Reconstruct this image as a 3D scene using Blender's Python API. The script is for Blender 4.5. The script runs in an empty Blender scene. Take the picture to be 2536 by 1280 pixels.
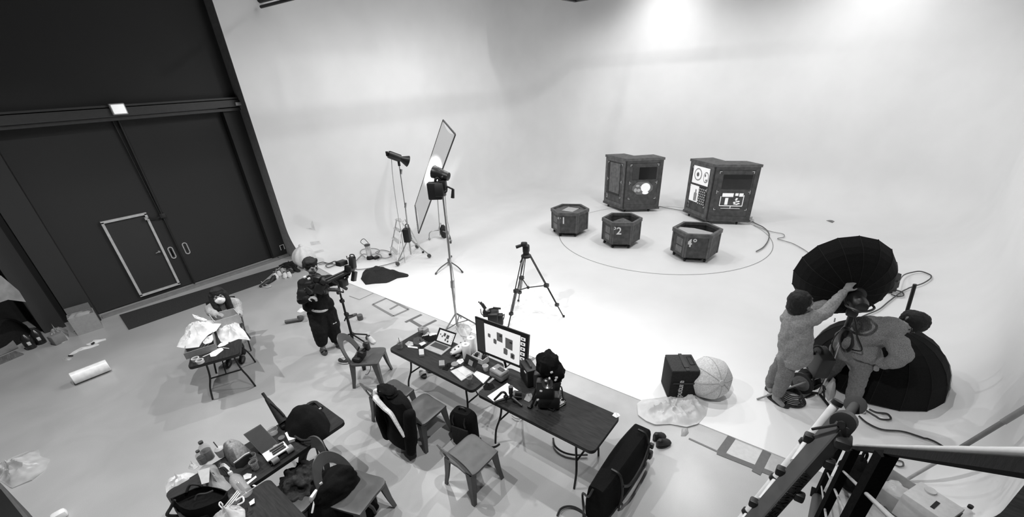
import bpy, bmesh, math, random
from mathutils import Vector, Matrix, Euler, noise
import numpy as np

sc = bpy.context.scene
C = sc.collection
PI = math.pi
rad = math.radians

# ---------------------------------------------------------------- camera
W_PX, H_PX = 2536, 1280
F_PX, CX, CY = 1033.7, 1268.0, 764.8        # focal length and principal point in pixels
EYE = Vector((0, 0, 4.0))                    # the photographer stands on a balcony
RC = Matrix(((0.61240338, -0.78900084, -0.04939419),   # rows: camera right, down, forward
             (-0.41058644, -0.26404995, -0.8727522),
             (0.67555968, 0.55475698, -0.48565813)))
cam_d = bpy.data.cameras.new('camera')
cam_d.sensor_width = 36.0
cam_d.sensor_fit = 'HORIZONTAL'
cam_d.lens = 36.0 * F_PX / W_PX
cam_d.shift_x = 0.0
cam_d.shift_y = (CY - H_PX / 2) / W_PX
cam_d.clip_start = 0.05
cam_d.clip_end = 200
cam = bpy.data.objects.new('camera', cam_d)
C.objects.link(cam)
m = Matrix((RC[0], -RC[1], -RC[2])).transposed().to_4x4()
m.translation = EYE
cam.matrix_world = m
sc.camera = cam

# ---------------------------------------------------------------- world, exposure, studio lamps
wd = bpy.data.worlds.new('world')
sc.world = wd
wd.use_nodes = True
wd.node_tree.nodes['Background'].inputs[0].default_value = (1, 1, 1, 1)
wd.node_tree.nodes['Background'].inputs[1].default_value = 0.10
sc.view_settings.view_transform = 'Standard'
sc.view_settings.look = 'None'
sc.view_settings.gamma = 1.0
sc.view_settings.exposure = -1.5
sc.view_settings.use_curve_mapping = False
try:
    sc.cycles.max_bounces = 6
    sc.cycles.diffuse_bounces = 4
    sc.cycles.glossy_bounces = 2
    sc.cycles.transmission_bounces = 4
    sc.cycles.transparent_max_bounces = 6
    sc.cycles.caustics_reflective = False
    sc.cycles.caustics_refractive = False
    sc.cycles.sample_clamp_indirect = 4.0
    sc.cycles.use_denoising = True
except Exception:
    pass


def area(name, loc, target, size, power, sy=None, spread=None):
    d = bpy.data.lights.new(name, 'AREA')
    d.energy = power
    d.size = size
    if sy:
        d.shape = 'RECTANGLE'
        d.size_y = sy
    if spread:
        d.spread = rad(spread)
    o = bpy.data.objects.new(name, d)
    C.objects.link(o)
    o.location = loc
    o.rotation_euler = (Vector(target) - Vector(loc)).to_track_quat('-Z', 'Y').to_euler()
    return o


def spot(name, loc, target, power, angle, blend=.6, soft=.08):
    d = bpy.data.lights.new(name, 'SPOT')
    d.energy = power
    d.spot_size = rad(angle)
    d.spot_blend = blend
    d.shadow_soft_size = soft
    o = bpy.data.objects.new(name, d)
    C.objects.link(o)
    o.location = loc
    o.rotation_euler = (Vector(target) - Vector(loc)).to_track_quat('-Z', 'Y').to_euler()
    return o


# overhead lamps and added area fills over the white stage, lamps over the grey floor, two wall washers
for x, y, p in ((8.9, 1.3, 1000), (8.9, 5.2, 700), (7.5, 6.6, 620), (12.2, 2.6, 330), (12.2, 7.2, 300)):
    spot('stage_overhead', (x, y, 6.5), (x, y, 0), p, 165, .35, .05)
for x, y in ((9.6, 7.4), (10.4, 2.2)):
    area('added_fill', (x, y, 6.7), (x + 1.4, y, 2.5), 2.2, 255)  # soft fill added to brighten the cove walls
area('added_fill', (6.6, 6.4, 6.7), (6.9, 11.3, 2.8), 1.6, 210)  # extra fill added for the left cove wall
for x, y in ((14.0, 5.9), (14.0, 0.4)):
    spot('wall_washer', (x, y, 6.35), (15.8, y, 4.6), 420, 120, 1.0, .3)
for x, y in ((1.6, 1.0), (1.1, 4.8), (.2, 8.0)):
    spot('floor_lamp_overhead', (x, y, 6.3), (x, y, 0), 1800, 130, .8, .04)
spot('floor_lamp_overhead', (5.2, 2.6, 6.3), (2.6, 3.0, 0), 1300, 100, .8, .07)
spot('floor_lamp_overhead', (5.2, 6.4, 6.3), (2.2, 6.6, 0), 1100, 100, .8, .07)


# ---------------------------------------------------------------- where a pixel of the photo lies
def ray(px, py):
    return RC.transposed() @ Vector(((px - CX) / F_PX, (py - CY) / F_PX, 1.0))


def at(px, py, z=0.0):
    d = ray(px, py)
    return EYE + d * ((z - EYE.z) / d.z)


def dp(px, py, depth):
    return EYE + ray(px, py) * depth


def upright(base):
    """Points on the vertical plane through BASE that faces the balcony, OFF metres behind it."""
    b = Vector(base)
    n = Vector((b.x, b.y, 0)).normalized()

    def f(px, py, off=0.0):
        d = ray(px, py)
        t = (b.xy.dot(n.xy) + off) / d.xy.dot(n.xy)
        return EYE + d * t
    return f


# ---------------------------------------------------------------- materials (all grey: the photo is black and white)
_M = {}


def mat(v, rough=.6, kind='plain', metal=0.0):
    key = (v, rough, kind, metal)
    if key in _M:
        return _M[key]
    ma = bpy.data.materials.new('%s_%g_%g' % (kind, v, rough))
    ma.use_nodes = True
    nt = ma.node_tree
    b = nt.nodes['Principled BSDF']
    b.inputs['Roughness'].default_value = rough
    b.inputs['Metallic'].default_value = metal
    N = nt.nodes.new
    L = nt.links.new
    tc = N('ShaderNodeTexCoord')
    nz = N('ShaderNodeTexNoise')
    L(tc.outputs['Object'], nz.inputs['Vector'])
    rp = N('ShaderNodeValToRGB')
    sc_, amp, bump = {'plain': (14, .10, 0), 'cloth': (60, .22, .25), 'wood': (9, .3, .08), 'paint': (1.5, .02, 0), 'film': (7, .16, .5),
                      'rust': (9, .35, .1), 'paper': (20, .06, .1), 'fur': (120, .4, .6), 'skin': (25, .12, .05), 'hair': (80, .4, .5), 'glass': (5, .05, 0), 'sheet': (7, .08, .3), 'fleck': (40, .3, .2)}[kind]
    nz.inputs['Scale'].default_value = sc_
    nz.inputs['Detail'].default_value = 5 if kind in ('rust', 'wood', 'cloth', 'fur') else 2
    if kind == 'wood':
        mp = N('ShaderNodeMapping')
        mp.inputs['Scale'].default_value = (6, .7, 6)
        L(tc.outputs['Object'], mp.inputs['Vector'])
        L(mp.outputs['Vector'], nz.inputs['Vector'])
    lo, hi = max(0, v * (1 - amp)), min(1, v * (1 + amp))
    rp.color_ramp.elements[0].color = (lo, lo, lo, 1)
    rp.color_ramp.elements[1].color = (hi, hi, hi, 1)
    rp.color_ramp.elements[0].position = .3
    rp.color_ramp.elements[1].position = .7
    L(nz.outputs['Fac'], rp.inputs['Fac'])
    L(rp.outputs['Color'], b.inputs['Base Color'])
    if bump:
        bp = N('ShaderNodeBump')
        bp.inputs['Strength'].default_value = bump
        bp.inputs['Distance'].default_value = .01
        L(nz.outputs['Fac'], bp.inputs['Height'])
        L(bp.outputs['Normal'], b.inputs['Normal'])
    if kind == 'wood':
        b.inputs['Specular IOR Level'].default_value = .12
    if kind == 'cloth' or kind == 'fur':
        b.inputs['Specular IOR Level'].default_value = .15
    if kind in ('film', 'sheet'):
        tr = N('ShaderNodeBsdfTranslucent')
        tp = N('ShaderNodeBsdfTransparent')
        m1 = N('ShaderNodeMixShader')
        m2 = N('ShaderNodeMixShader')
        m1.inputs[0].default_value = .3
        m2.inputs[0].default_value = .22 if kind == 'film' else .04
        L(rp.outputs['Color'], tr.inputs['Color'])
        L(b.outputs[0], m1.inputs[1])
        L(tr.outputs[0], m1.inputs[2])
        L(m1.outputs[0], m2.inputs[1])
        L(tp.outputs[0], m2.inputs[2])
        L(m2.outputs[0], nt.nodes['Material Output'].inputs['Surface'])
    if kind == 'glass':
        tp = N('ShaderNodeBsdfTransparent')
        m2 = N('ShaderNodeMixShader')
        m2.inputs[0].default_value = .72
        L(b.outputs[0], m2.inputs[1])
        L(tp.outputs[0], m2.inputs[2])
        L(m2.outputs[0], nt.nodes['Material Output'].inputs['Surface'])
    _M[key] = ma
    return ma


def emit(v, s):
    key = ('emit', v, s)
    if key not in _M:
        ma = bpy.data.materials.new('glow_%g' % s)
        ma.use_nodes = True
        b = ma.node_tree.nodes['Principled BSDF']
        b.inputs['Base Color'].default_value = (v, v, v, 1)
        b.inputs['Emission Color'].default_value = (v, v, v, 1)
        b.inputs['Emission Strength'].default_value = s
        _M[key] = ma
    return _M[key]


BLACK = mat(.007, .5)
BLACKM = mat(.014, .4)
BCLOTH = mat(.006, .95, 'cloth')
DARK = mat(.035, .55)
WALLP = mat(.025, .8, 'paint')
CHARC = mat(.07, .5)
GREY = mat(.2, .5)
MID = mat(.35, .5)
LIGHT = mat(.6, .5)
WHITE = mat(.82, .5)
PAPER = mat(.85, .8, 'paper')
STEEL = mat(.45, .3, 'plain', .9)
ALU = mat(.7, .35, 'plain', .7)
DSTEEL = mat(.12, .35, 'plain', .8)
FILM = mat(.85, .25, 'film')
GLASS = mat(.6, .1, 'glass')
CARD = mat(.33, .8, 'paper')
SKIN = mat(.28, .55, 'skin')
HAIR = mat(.006, .75, 'hair')


# ---------------------------------------------------------------- mesh helpers
class MB:
    def __init__(self):
        self.v, self.f = [], []

    def add(self, vs, fs, M=None):
        b = len(self.v)
        self.v += [tuple(M @ Vector(p)) if M else tuple(p) for p in vs]
        self.f += [tuple(b + i for i in f) for f in fs]
        return self

    def box(self, c, s, rot=None, M=None):
        x, y, z = s[0] / 2, s[1] / 2, s[2] / 2
        vs = [(-x, -y, -z), (x, -y, -z), (x, y, -z), (-x, y, -z), (-x, -y, z), (x, -y, z), (x, y, z), (-x, y, z)]
        T = Matrix.Translation(c) @ (Euler(rot).to_matrix().to_4x4() if rot else Matrix())
        if M:
            T = M @ T
        return self.add(vs, [(0, 3, 2, 1), (4, 5, 6, 7), (0, 1, 5, 4), (1, 2, 6, 5), (2, 3, 7, 6), (3, 0, 4, 7)], T)

    def rbox(self, c, s, r=.02, rot=None, M=None, seg=2):
        bm = bmesh.new()
        bmesh.ops.create_cube(bm, size=1)
        bmesh.ops.scale(bm, vec=s, verts=bm.verts)
        bmesh.ops.bevel(bm, geom=bm.edges[:], offset=min(r, min(s) * .49), segments=seg, affect='EDGES', profile=.5)
        bm.verts.index_update()
        T = Matrix.Translation(c) @ (Euler(rot).to_matrix().to_4x4() if rot else Matrix())
        if M:
            T = M @ T
        self.add([v.co[:] for v in bm.verts], [[v.index for v in f.verts] for f in bm.faces], T)
        bm.free()
        return self

    def rod(self, p0, p1, r0, r1=None, n=10, cap=True):
        p0, p1 = Vector(p0), Vector(p1)
        r1 = r0 if r1 is None else r1
        d = (p1 - p0)
        if d.length < 1e-6:
            return self
        q = d.to_track_quat('Z', 'Y')
        vs = []
        for p, r in ((p0, r0), (p1, r1)):
            for k in range(n):
                a = 2 * PI * k / n
                vs.append(p + q @ Vector((math.cos(a) * r, math.sin(a) * r, 0)))
        fs = [(k, (k + 1) % n, n + (k + 1) % n, n + k) for k in range(n)]
        if cap:
            fs += [tuple(range(n))[::-1], tuple(range(n, 2 * n))]
        return self.add(vs, fs)

    def tube(self, pts, r, n=6, smooth=0, closed=False):
        pts = [Vector(p) for p in pts]
        if smooth:
            pts = spline(pts, smooth, closed)
        rs = r if isinstance(r, (list, tuple)) else [r] * len(pts)
        if len(rs) != len(pts):
            rs = [rs[0] + (rs[-1] - rs[0]) * i / (len(pts) - 1) for i in range(len(pts))]
        vs, fs = [], []
        prev = None
        for i, p in enumerate(pts):
            a = pts[max(i - 1, 0)]
            b = pts[min(i + 1, len(pts) - 1)]
            t = (b - a)
            t = t.normalized() if t.length > 1e-9 else Vector((0, 0, 1))
            if prev is None:
                u = t.orthogonal().normalized()
            else:
                u = (prev - t * prev.dot(t))
                u = u.normalized() if u.length > 1e-6 else t.orthogonal().normalized()
            prev = u
            w = t.cross(u)
            for k in range(n):
                an = 2 * PI * k / n
                vs.append(p + (u * math.cos(an) + w * math.sin(an)) * rs[i])
        for i in range(len(pts) - 1):
            for k in range(n):
                fs.append((i * n + k, i * n + (k + 1) % n, (i + 1) * n + (k + 1) % n, (i + 1) * n + k))
        fs += [tuple(range(n))[::-1], tuple(range((len(pts) - 1) * n, len(pts) * n))]
        return self.add(vs, fs)

    def ball(self, c, r, n=12, M=None, sq=(1, 1, 1)):
        r = (r, r, r) if not isinstance(r, (tuple, list)) else r
        m_ = n // 2 + 1
        vs, fs = [(0, 0, r[2])], []
        for i in range(1, m_):
            t = PI * i / m_
            for k in range(n):
                a = 2 * PI * k / n
                vs.append((r[0] * math.sin(t) * math.cos(a), r[1] * math.sin(t) * math.sin(a), r[2] * math.cos(t)))
        vs.append((0, 0, -r[2]))
        for k in range(n):
            fs.append((0, 1 + k, 1 + (k + 1) % n))
            e = 1 + (m_ - 2) * n
            fs.append((len(vs) - 1, e + (k + 1) % n, e + k))
        for i in range(m_ - 2):
            for k in range(n):
                fs.append((1 + i * n + k, 1 + (i + 1) * n + k, 1 + (i + 1) * n + (k + 1) % n, 1 + i * n + (k + 1) % n))
        T = Matrix.Translation(c)
        if M:
            T = T @ M
        return self.add(vs, fs, T)

    def lathe(self, prof, n=20, M=None, c=(0, 0, 0)):
        vs, fs = [], []
        for r, z in prof:
            for k in range(n):
                a = 2 * PI * k / n
                vs.append((r * math.cos(a), r * math.sin(a), z))
        for i in range(len(prof) - 1):
            for k in range(n):
                fs.append((i * n + k, i * n + (k + 1) % n, (i + 1) * n + (k + 1) % n, (i + 1) * n + k))
        fs += [tuple(range(n))[::-1], tuple(range((len(prof) - 1) * n, len(prof) * n))]
        T = Matrix.Translation(c)
        if M:
            T = T @ M
        return self.add(vs, fs, T)

    def prism(self, poly, z0, z1, M=None):
        n = len(poly)
        vs = [(p[0], p[1], z0) for p in poly] + [(p[0], p[1], z1) for p in poly]
        fs = [tuple(range(n))[::-1], tuple(range(n, 2 * n))] + [(k, (k + 1) % n, n + (k + 1) % n, n + k) for k in range(n)]
        return self.add(vs, fs, M)

    def plate(self, pts, th):
        """Flat polygon in space with a thickness."""
        pts = [Vector(p) for p in pts]
        nn = (pts[1] - pts[0]).cross(pts[2] - pts[1]).normalized() * th
        n = len(pts)
        vs = [p for p in pts] + [p + nn for p in pts]
        fs = [tuple(range(n))[::-1], tuple(range(n, 2 * n))] + [(k, (k + 1) % n, n + (k + 1) % n, n + k) for k in range(n)]
        return self.add(vs, fs)

    def loft(self, rings, cap=True, closed=True):
        n = len(rings[0])
        vs = [p for r in rings for p in r]
        fs = []
        for i in range(len(rings) - 1):
            for k in range(n if closed else n - 1):
                fs.append((i * n + k, i * n + (k + 1) % n, (i + 1) * n + (k + 1) % n, (i + 1) * n + k))
        if cap:
            fs += [tuple(range(n))[::-1], tuple(range((len(rings) - 1) * n, len(rings) * n))]
        return self.add(vs, fs)

    def heap(self, outline, h, base=0.0, rings=7, seg=44, seed=1, amp=.35, freq=6.0, power=2.2, skew=(0, 0), ridge=0.0):
        """A crumpled mound of cloth or film resting inside OUTLINE."""
        ol = [Vector((p[0], p[1])) for p in outline]
        n0 = len(ol)
        L = [0]
        for i in range(n0):
            L.append(L[-1] + (ol[(i + 1) % n0] - ol[i]).length)
        o2 = []
        for k in range(seg):
            s = L[-1] * k / seg
            i = max(j for j in range(n0) if L[j] <= s + 1e-9)
            t = (s - L[i]) / max(1e-9, L[i + 1] - L[i])
            o2.append(ol[i].lerp(ol[(i + 1) % n0], t))
        c = sum(o2, Vector((0, 0))) / seg
        vs, fs = [], []
        for r in range(rings + 1):
            q = 1 - r / (rings + .6)
            for k in range(seg):
                p = c + (o2[k] - c) * q + Vector(skew) * (1 - q)
                e = (1 - q ** power)
                nv = noise.noise(Vector((p.x * freq, p.y * freq, seed * 7.3)))
                n2 = noise.noise(Vector((p.x * freq * 2.3, p.y * freq * 2.3, seed * 3.1)))
                z = base + h * e * (1 + amp * (nv + .5 * n2))
                if ridge:
                    n3 = 1 - abs(noise.noise(Vector((p.x * freq * 1.3 + 4, p.y * freq * 1.3, seed * 2.7)))) * 3
                    n4 = 1 - abs(noise.noise(Vector((p.x * freq * 3.1, p.y * freq * 3.1 + 9, seed * 1.7)))) * 3
                    z = base + h * e * (.35 + ridge * .55 * max(0, n3) + ridge * .25 * max(0, n4) + amp * .4 * nv)
                if r == 0:
                    z = base + .004 + h * .12 * max(0, nv)
                vs.append((p.x, p.y, max(base + .002, z)))
        for r in range(rings):
            for k in range(seg):
                fs.append((r * seg + k, r * seg + (k + 1) % seg, (r + 1) * seg + (k + 1) % seg, (r + 1) * seg + k))
        vs.append((c.x + skew[0], c.y + skew[1], base + h * (1 + amp * .3)))
        for k in range(seg):
            fs.append((rings * seg + k, rings * seg + (k + 1) % seg, len(vs) - 1))
        b0 = len(vs)
        for k in range(seg):
            vs.append((o2[k].x, o2[k].y, base))
        fs.append(tuple(range(b0, b0 + seg))[::-1])
        for k in range(seg):
            fs.append((b0 + k, b0 + (k + 1) % seg, (k + 1) % seg, k))
        return self.add(vs, fs)

    def blob(self, c, r, seed=1, amp=.2, freq=4., n=24, flat=True, M=None):
        """A lumpy closed shape (bags, bundles)."""
        t = MB()
        t.ball((0, 0, 0), 1.0, n)
        out = []
        for p in t.v:
            p = Vector(p)
            q = p * (1 + amp * noise.noise(p * freq * .5 + Vector((seed * 9.1, 0, 0))) + amp * .4 * noise.noise(p * freq + Vector((0, seed * 5.7, 0))))
            q = Vector((q.x * r[0], q.y * r[1], q.z * r[2]))
            if flat:
                q.z = max(q.z, -r[2] * .98)
            out.append(q)
        T = Matrix.Translation(c)
        if M:
            T = T @ M
        return self.add(out, t.f, T)

    def build(self, name, ma, parent=None, smooth=True, world=True, mods=()):
        """Link as ONE mesh object; WORLD coordinates become local to an unrotated parent."""
        me = bpy.data.meshes.new(name)
        off = Vector((0, 0, 0))
        if parent is not None and world:
            q = parent
            while q is not None:
                off = off + q.location
                q = q.parent
        me.from_pydata([tuple(Vector(p) - off) for p in self.v], [], self.f)
        me.materials.append(ma)
        bm = bmesh.new()
        bm.from_mesh(me)
        bmesh.ops.recalc_face_normals(bm, faces=bm.faces)
        bm.to_mesh(me)
        bm.free()
        if smooth:
            me.polygons.foreach_set('use_smooth', [True] * len(me.polygons))
            try:
                me.set_sharp_from_angle(angle=rad(38))
            except Exception:
                pass
        o = bpy.data.objects.new(name, me)
        C.objects.link(o)
        if parent is not None:
            o.parent = parent
        for m_ in mods:
            m_(o)
        return o


def spline(pts, k=6, closed=False):
    out = []
    n = len(pts)
    for i in range(n - 1):
        p0 = pts[max(i - 1, 0)]
        p1, p2 = pts[i], pts[i + 1]
        p3 = pts[min(i + 2, n - 1)]
        for j in range(k):
            t = j / k
            out.append(.5 * ((2 * p1) + (p2 - p0) * t + (2 * p0 - 5 * p1 + 4 * p2 - p3) * t * t + (3 * p1 - p0 - 3 * p2 + p3) * t ** 3))
    out.append(pts[-1])
    return out


def remesh(size, smooth=4):
    def f(o):
        r = o.modifiers.new('skin_over', 'REMESH')
        r.mode = 'VOXEL'
        r.voxel_size = size
        r.use_smooth_shade = True
        s = o.modifiers.new('smooth', 'SMOOTH')
        s.factor = .5
        s.iterations = smooth
    return f


def folds(strength=.02, size=.12):
    def f(o):
        t = bpy.data.textures.new('folds', 'CLOUDS')
        t.noise_scale = size
        d = o.modifiers.new('folds', 'DISPLACE')
        d.texture = t
        d.strength = strength
        d.mid_level = .5
        d.texture_coords = 'LOCAL'
    return f


def tag(o, label=None, cat=None, group=None, kind=None):
    if label:
        o['label'] = label
    if cat:
        o['category'] = cat
    if group:
        o['group'] = group
    if kind:
        o['kind'] = kind
    return o


def thing(name, loc, label, cat, group=None, rz=0.0):
    o = bpy.data.objects.new(name, None)
    o.empty_display_size = .1
    C.objects.link(o)
    o.location = loc
    o.rotation_euler = (0, 0, rz)
    return tag(o, label, cat, group)


def solo(name, mb, ma, label, cat, group=None, smooth=True, mods=()):
    """A thing that is a single mesh, its origin at its base."""
    xs = [p[0] for p in mb.v]
    ys = [p[1] for p in mb.v]
    zs = [p[2] for p in mb.v]
    o0 = Vector(((min(xs) + max(xs)) / 2, (min(ys) + max(ys)) / 2, min(zs)))
    mb.v = [tuple(Vector(p) - o0) for p in mb.v]
    o = mb.build(name, ma, None, smooth, mods=mods)
    o.location = o0
    return tag(o, label, cat, group)


def struct(name, mb, ma, parent=None, smooth=True):
    o = mb.build(name, ma, parent, smooth)
    if parent is None:
        o['kind'] = 'structure'
    return o


def copy_tree(o, parent=None):
    kids = [c for c in o.children]
    c = o.copy()
    C.objects.link(c)
    if parent is not None:
        c.parent = parent
    for k in kids:
        copy_tree(k, c)
    return c


def text(name, body, size, ma, parent, loc, rot, th=.002):
    """Lettering as a flat raised mesh, placed in its parent's coordinates."""
    cu = bpy.data.curves.new(name, 'FONT')
    cu.body = body
    cu.size = size
    cu.extrude = th
    cu.offset = size * .018
    cu.align_x = 'CENTER'
    cu.align_y = 'CENTER'
    tmp = bpy.data.objects.new(name + '_tmp', cu)
    C.objects.link(tmp)
    dg = bpy.context.evaluated_depsgraph_get()
    dg.update()
    me = bpy.data.meshes.new_from_object(tmp.evaluated_get(dg))
    bpy.data.objects.remove(tmp)
    bpy.data.curves.remove(cu)
    me.name = name
    me.materials.clear()
    me.materials.append(ma)
    o = bpy.data.objects.new(name, me)
    C.objects.link(o)
    o.parent = parent
    o.location = loc
    o.rotation_euler = rot
    return o


def frame3(x, y, o):
    """4x4 matrix with the given X and Y directions and origin."""
    x = Vector(x).normalized()
    z = x.cross(Vector(y)).normalized()
    y = z.cross(x)
    M_ = Matrix((x, y, z)).transposed().to_4x4()
    M_.translation = Vector(o)
    return M_


def onY(px, py, y):
    d = ray(px, py)
    return EYE + d * (y / d.y)


def onX(px, py, x):
    d = ray(px, py)
    return EYE + d * (x / d.x)


# ================================================================ the setting
def floor_material():
    ma = bpy.data.materials.new('grey_epoxy_floor')
    ma.use_nodes = True
    nt = ma.node_tree
    b = nt.nodes['Principled BSDF']
    N, L = nt.nodes.new, nt.links.new
    tc = N('ShaderNodeTexCoord')
    big = N('ShaderNodeTexNoise')
    big.inputs['Scale'].default_value = .9
    big.inputs['Detail'].default_value = 6
    big.inputs['Distortion'].default_value = 1.2
    fine = N('ShaderNodeTexNoise')
    fine.inputs['Scale'].default_value = 140
    L(tc.outputs['Object'], big.inputs['Vector'])
    L(tc.outputs['Object'], fine.inputs['Vector'])
    r1 = N('ShaderNodeMapRange')
    r1.inputs['From Min'].default_value = .3
    r1.inputs['From Max'].default_value = .7
    r1.inputs['To Min'].default_value = .36
    r1.inputs['To Max'].default_value = .43
    L(big.outputs['Fac'], r1.inputs['Value'])
    r2 = N('ShaderNodeMapRange')
    r2.inputs['To Min'].default_value = -.05
    r2.inputs['To Max'].default_value = .05
    L(fine.outputs['Fac'], r2.inputs['Value'])
    ad = N('ShaderNodeMath')
    L(r1.outputs[0], ad.inputs[0])
    L(r2.outputs[0], ad.inputs[1])
    # the worn strip along the white stage carries old white overspray
    sx = N('ShaderNodeSeparateXYZ')
    L(tc.outputs['Object'], sx.inputs[0])
    st = N('ShaderNodeMapRange')
    st.inputs['From Min'].default_value = 3.2
    st.inputs['From Max'].default_value = 4.3
    st.inputs['To Min'].default_value = 0
    st.inputs['To Max'].default_value = .16
    L(sx.outputs['X'], st.inputs['Value'])
    sp = N('ShaderNodeTexNoise')
    sp.inputs['Scale'].default_value = 3.1
    sp.inputs['Detail'].default_value = 7
    L(tc.outputs['Object'], sp.inputs['Vector'])
    mu = N('ShaderNodeMath')
    mu.operation = 'MULTIPLY'
    L(st.outputs[0], mu.inputs[0])
    L(sp.outputs['Fac'], mu.inputs[1])
    ad2 = N('ShaderNodeMath')
    L(ad.outputs[0], ad2.inputs[0])
    L(mu.outputs[0], ad2.inputs[1])
    L(ad2.outputs[0], b.inputs['Base Color'])
    b.inputs['Roughness'].default_value = .28
    b.inputs['Specular IOR Level'].default_value = .4
    return ma


FLOORM = floor_material()
CYC = mat(.86, .55, 'paint')

fl = MB()
fl.box((4, 3.5, -.06), (26, 21, .12))
struct('floor', fl, FLOORM, smooth=False)

# the white infinity cove: floor, two side walls and a back wall that run into one another
XE, XB, YL, YR0, YR1 = 4.47, 15.8, 11.3, -1.87, -2.65


def arc(c, r, a0, a1, n=14):
    return [(c[0] + r * math.cos(rad(a0 + (a1 - a0) * i / n)), c[1] + r * math.sin(rad(a0 + (a1 - a0) * i / n))) for i in range(n + 1)]


path = [(4.63, YL), (6.5, YL), (8.5, YL), (11, YL), (13, YL)]
path += arc((XB - 1.3, YL - 1.3), 1.3, 90, 0)
path += [(XB, 8), (XB, 6), (XB, 4), (XB, 2)]
path += arc((XB - 1.9, YR1 + 1.9), 1.9, 0, -90)
path += [(12, -2.5), (9, -2.33), (7, -2.12), (5.5, -1.97), (XE, YR0)]
path = [Vector(p) for p in path]
nn = []
for i, p in enumerate(path):
    t = (path[min(i + 1, len(path) - 1)] - path[max(i - 1, 0)]).normalized()
    nn.append(Vector((t.y, -t.x)))       # points into the stage
ZF, ZT = .012, 7.0
rings = []
coveR = []
for i, p in enumerate(path):
    s = i / (len(path) - 1)
    if i < 5:
        R_ = .85
    elif i < 20:
        R_ = .85 + .3 * (i - 5) / 15
    elif i < 39:
        R_ = 1.15
    else:
        R_ = float(np.interp(p.x, (4.47, 5.5, 7, 9, 12), (.4, .5, .6, .85, 1.15)))
    coveR.append(R_)
    ring = []
    for k in range(13):
        a = k / 12 * PI / 2
        d, z = R_ - R_ * math.sin(a), R_ - R_ * math.cos(a)
        q = p + nn[i] * d
        ring.append((q.x, q.y, z + ZF))
    ring.append((p.x, p.y, 3.5))
    ring.append((p.x, p.y, ZT))
    rings.append(ring)
cy = MB()
cy.loft(rings, cap=False, closed=False)
inner = [r[0] for r in rings]
cyf = MB()
poly = [(p[0], p[1]) for p in inner] + [(XE, 8.8), (4.56, 9.6)]
poly = [(p[0], p[1]) for p in poly]
poly[0] = (4.63, YL - .85)
o = struct('wall_back', cy, CYC)
sol = MB()
# floor of the stage, triangulated as a fan about its middle
cx_, cy_ = 10.0, 4.5
pl = poly[:len(inner)] + [(XE, -.5), (XE, 3), (XE, 6), (XE, 8.8), (4.56, 9.8)]
vs = [(cx_, cy_, ZF)] + [(p[0], p[1], ZF) for p in pl]
sol.add(vs, [(0, 1 + i, 1 + (i + 1) % len(pl)) for i in range(len(pl))])
e0 = len(inner)
edge = [pl[i] for i in range(e0 - 1, len(pl))] + [pl[0]]
for i in range(len(edge) - 1):
    a, b = edge[i], edge[i + 1]
    sol.add([(a[0], a[1], 0), (b[0], b[1], 0), (b[0], b[1], ZF), (a[0], a[1], ZF)], [(0, 1, 2, 3)])
struct('floor_stage', sol, CYC, smooth=False)
# grey end faces of the cove
e = MB()
prof = [(r[1], r[2]) for r in rings[0][:13]] + [(YL, ZT), (11.72, ZT), (11.72, 0)]
e.add([(4.62, p[0], p[1]) for p in prof], [tuple(range(len(prof)))])
struct('trim_2', e, mat(.32, .7), smooth=False)
e = MB()
prof = [(r[1], r[2]) for r in rings[-1][:13]] + [(YR0, ZT), (-3.2, ZT), (-3.2, 0)]
e.add([(XE, p[0], p[1]) for p in prof], [tuple(range(len(prof)))])
struct('trim_3', e, mat(.1, .7, 'wood'), smooth=False)

def stage_z(x, y):
    """Height of the white cove above the floor at X, Y."""
    if x < XE:
        return 0.0
    z = ZF
    yw = float(np.interp(x, (4.47, 5.5, 7, 9, 12, 13.9), (YR0, -1.97, -2.12, -2.33, -2.5, YR1)))
    r_ = float(np.interp(x, (4.47, 5.5, 7, 9, 12), (.4, .5, .6, .85, 1.15)))
    for d, R_ in ((y - yw, r_), (YL - y, .85), (XB - x, 1.15)):
        if d < R_:
            k = min(R_, R_ - d)
            z = max(z, ZF + R_ - math.sqrt(max(0, R_ * R_ - k * k)))
    return z


def on_stage(px, py):
    d = ray(px, py)
    t = (EYE.z - 1.2) / -d.z
    for _ in range(4000):
        p = EYE + d * t
        if p.z <= stage_z(p.x, p.y):
            return p
        t += .0015
    return at(px, py)


# the dark wall with its sliding doors
YW, YD = 11.7, 11.86
w = MB()
w.box((2.4, YW + .12, 5.4), (4.5, .24, 3.2))
w.box((4.45, YW + .12, 1.9), (.40, .24, 3.85))
struct('wall_left', w, WALLP, smooth=False)
w = MB()
w.box((-4.5, 13.0, 3.5), (9.5, .2, 7.2))
struct('wall_storage', w, mat(.02, .8), smooth=False)
w = MB()
w.box((-.9, YW + .12, 5.4), (2.2, .24, 3.2))
struct('wall_lintel', w, mat(.02, .8), smooth=False)
w = MB()
w.box((-2.4, 12.4, 3.5), (.15, 1.2, 7.2))
struct('wall_storage_side', w, mat(.02, .8), smooth=False)
pl_ = MB()
pl_.box((.34, 11.62, 1.87), (.40, .28, 3.74))
struct('trim_4', pl_, WALLP, smooth=False)
pl_ = MB()
pl_.box((-.12, 11.9, 1.87), (.32, .2, 3.74))
struct('trim_5', pl_, mat(.045, .7, 'paint'), smooth=False)
pl_ = MB()
pl_.box((.0, 12.1, 1.87), (.6, .1, 3.74))
struct('trim_6', pl_, mat(.02, .7, 'paint'), smooth=False)
bm_ = MB()
bm_.box((1.7, YW - .05, 3.78), (5.85, .16, .14))
bm_.box((1.7, YW - .08, 3.885), (5.85, .07, .035))
bm_.box((1.7, YW - .02, 3.66), (5.85, .1, .06))
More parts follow.
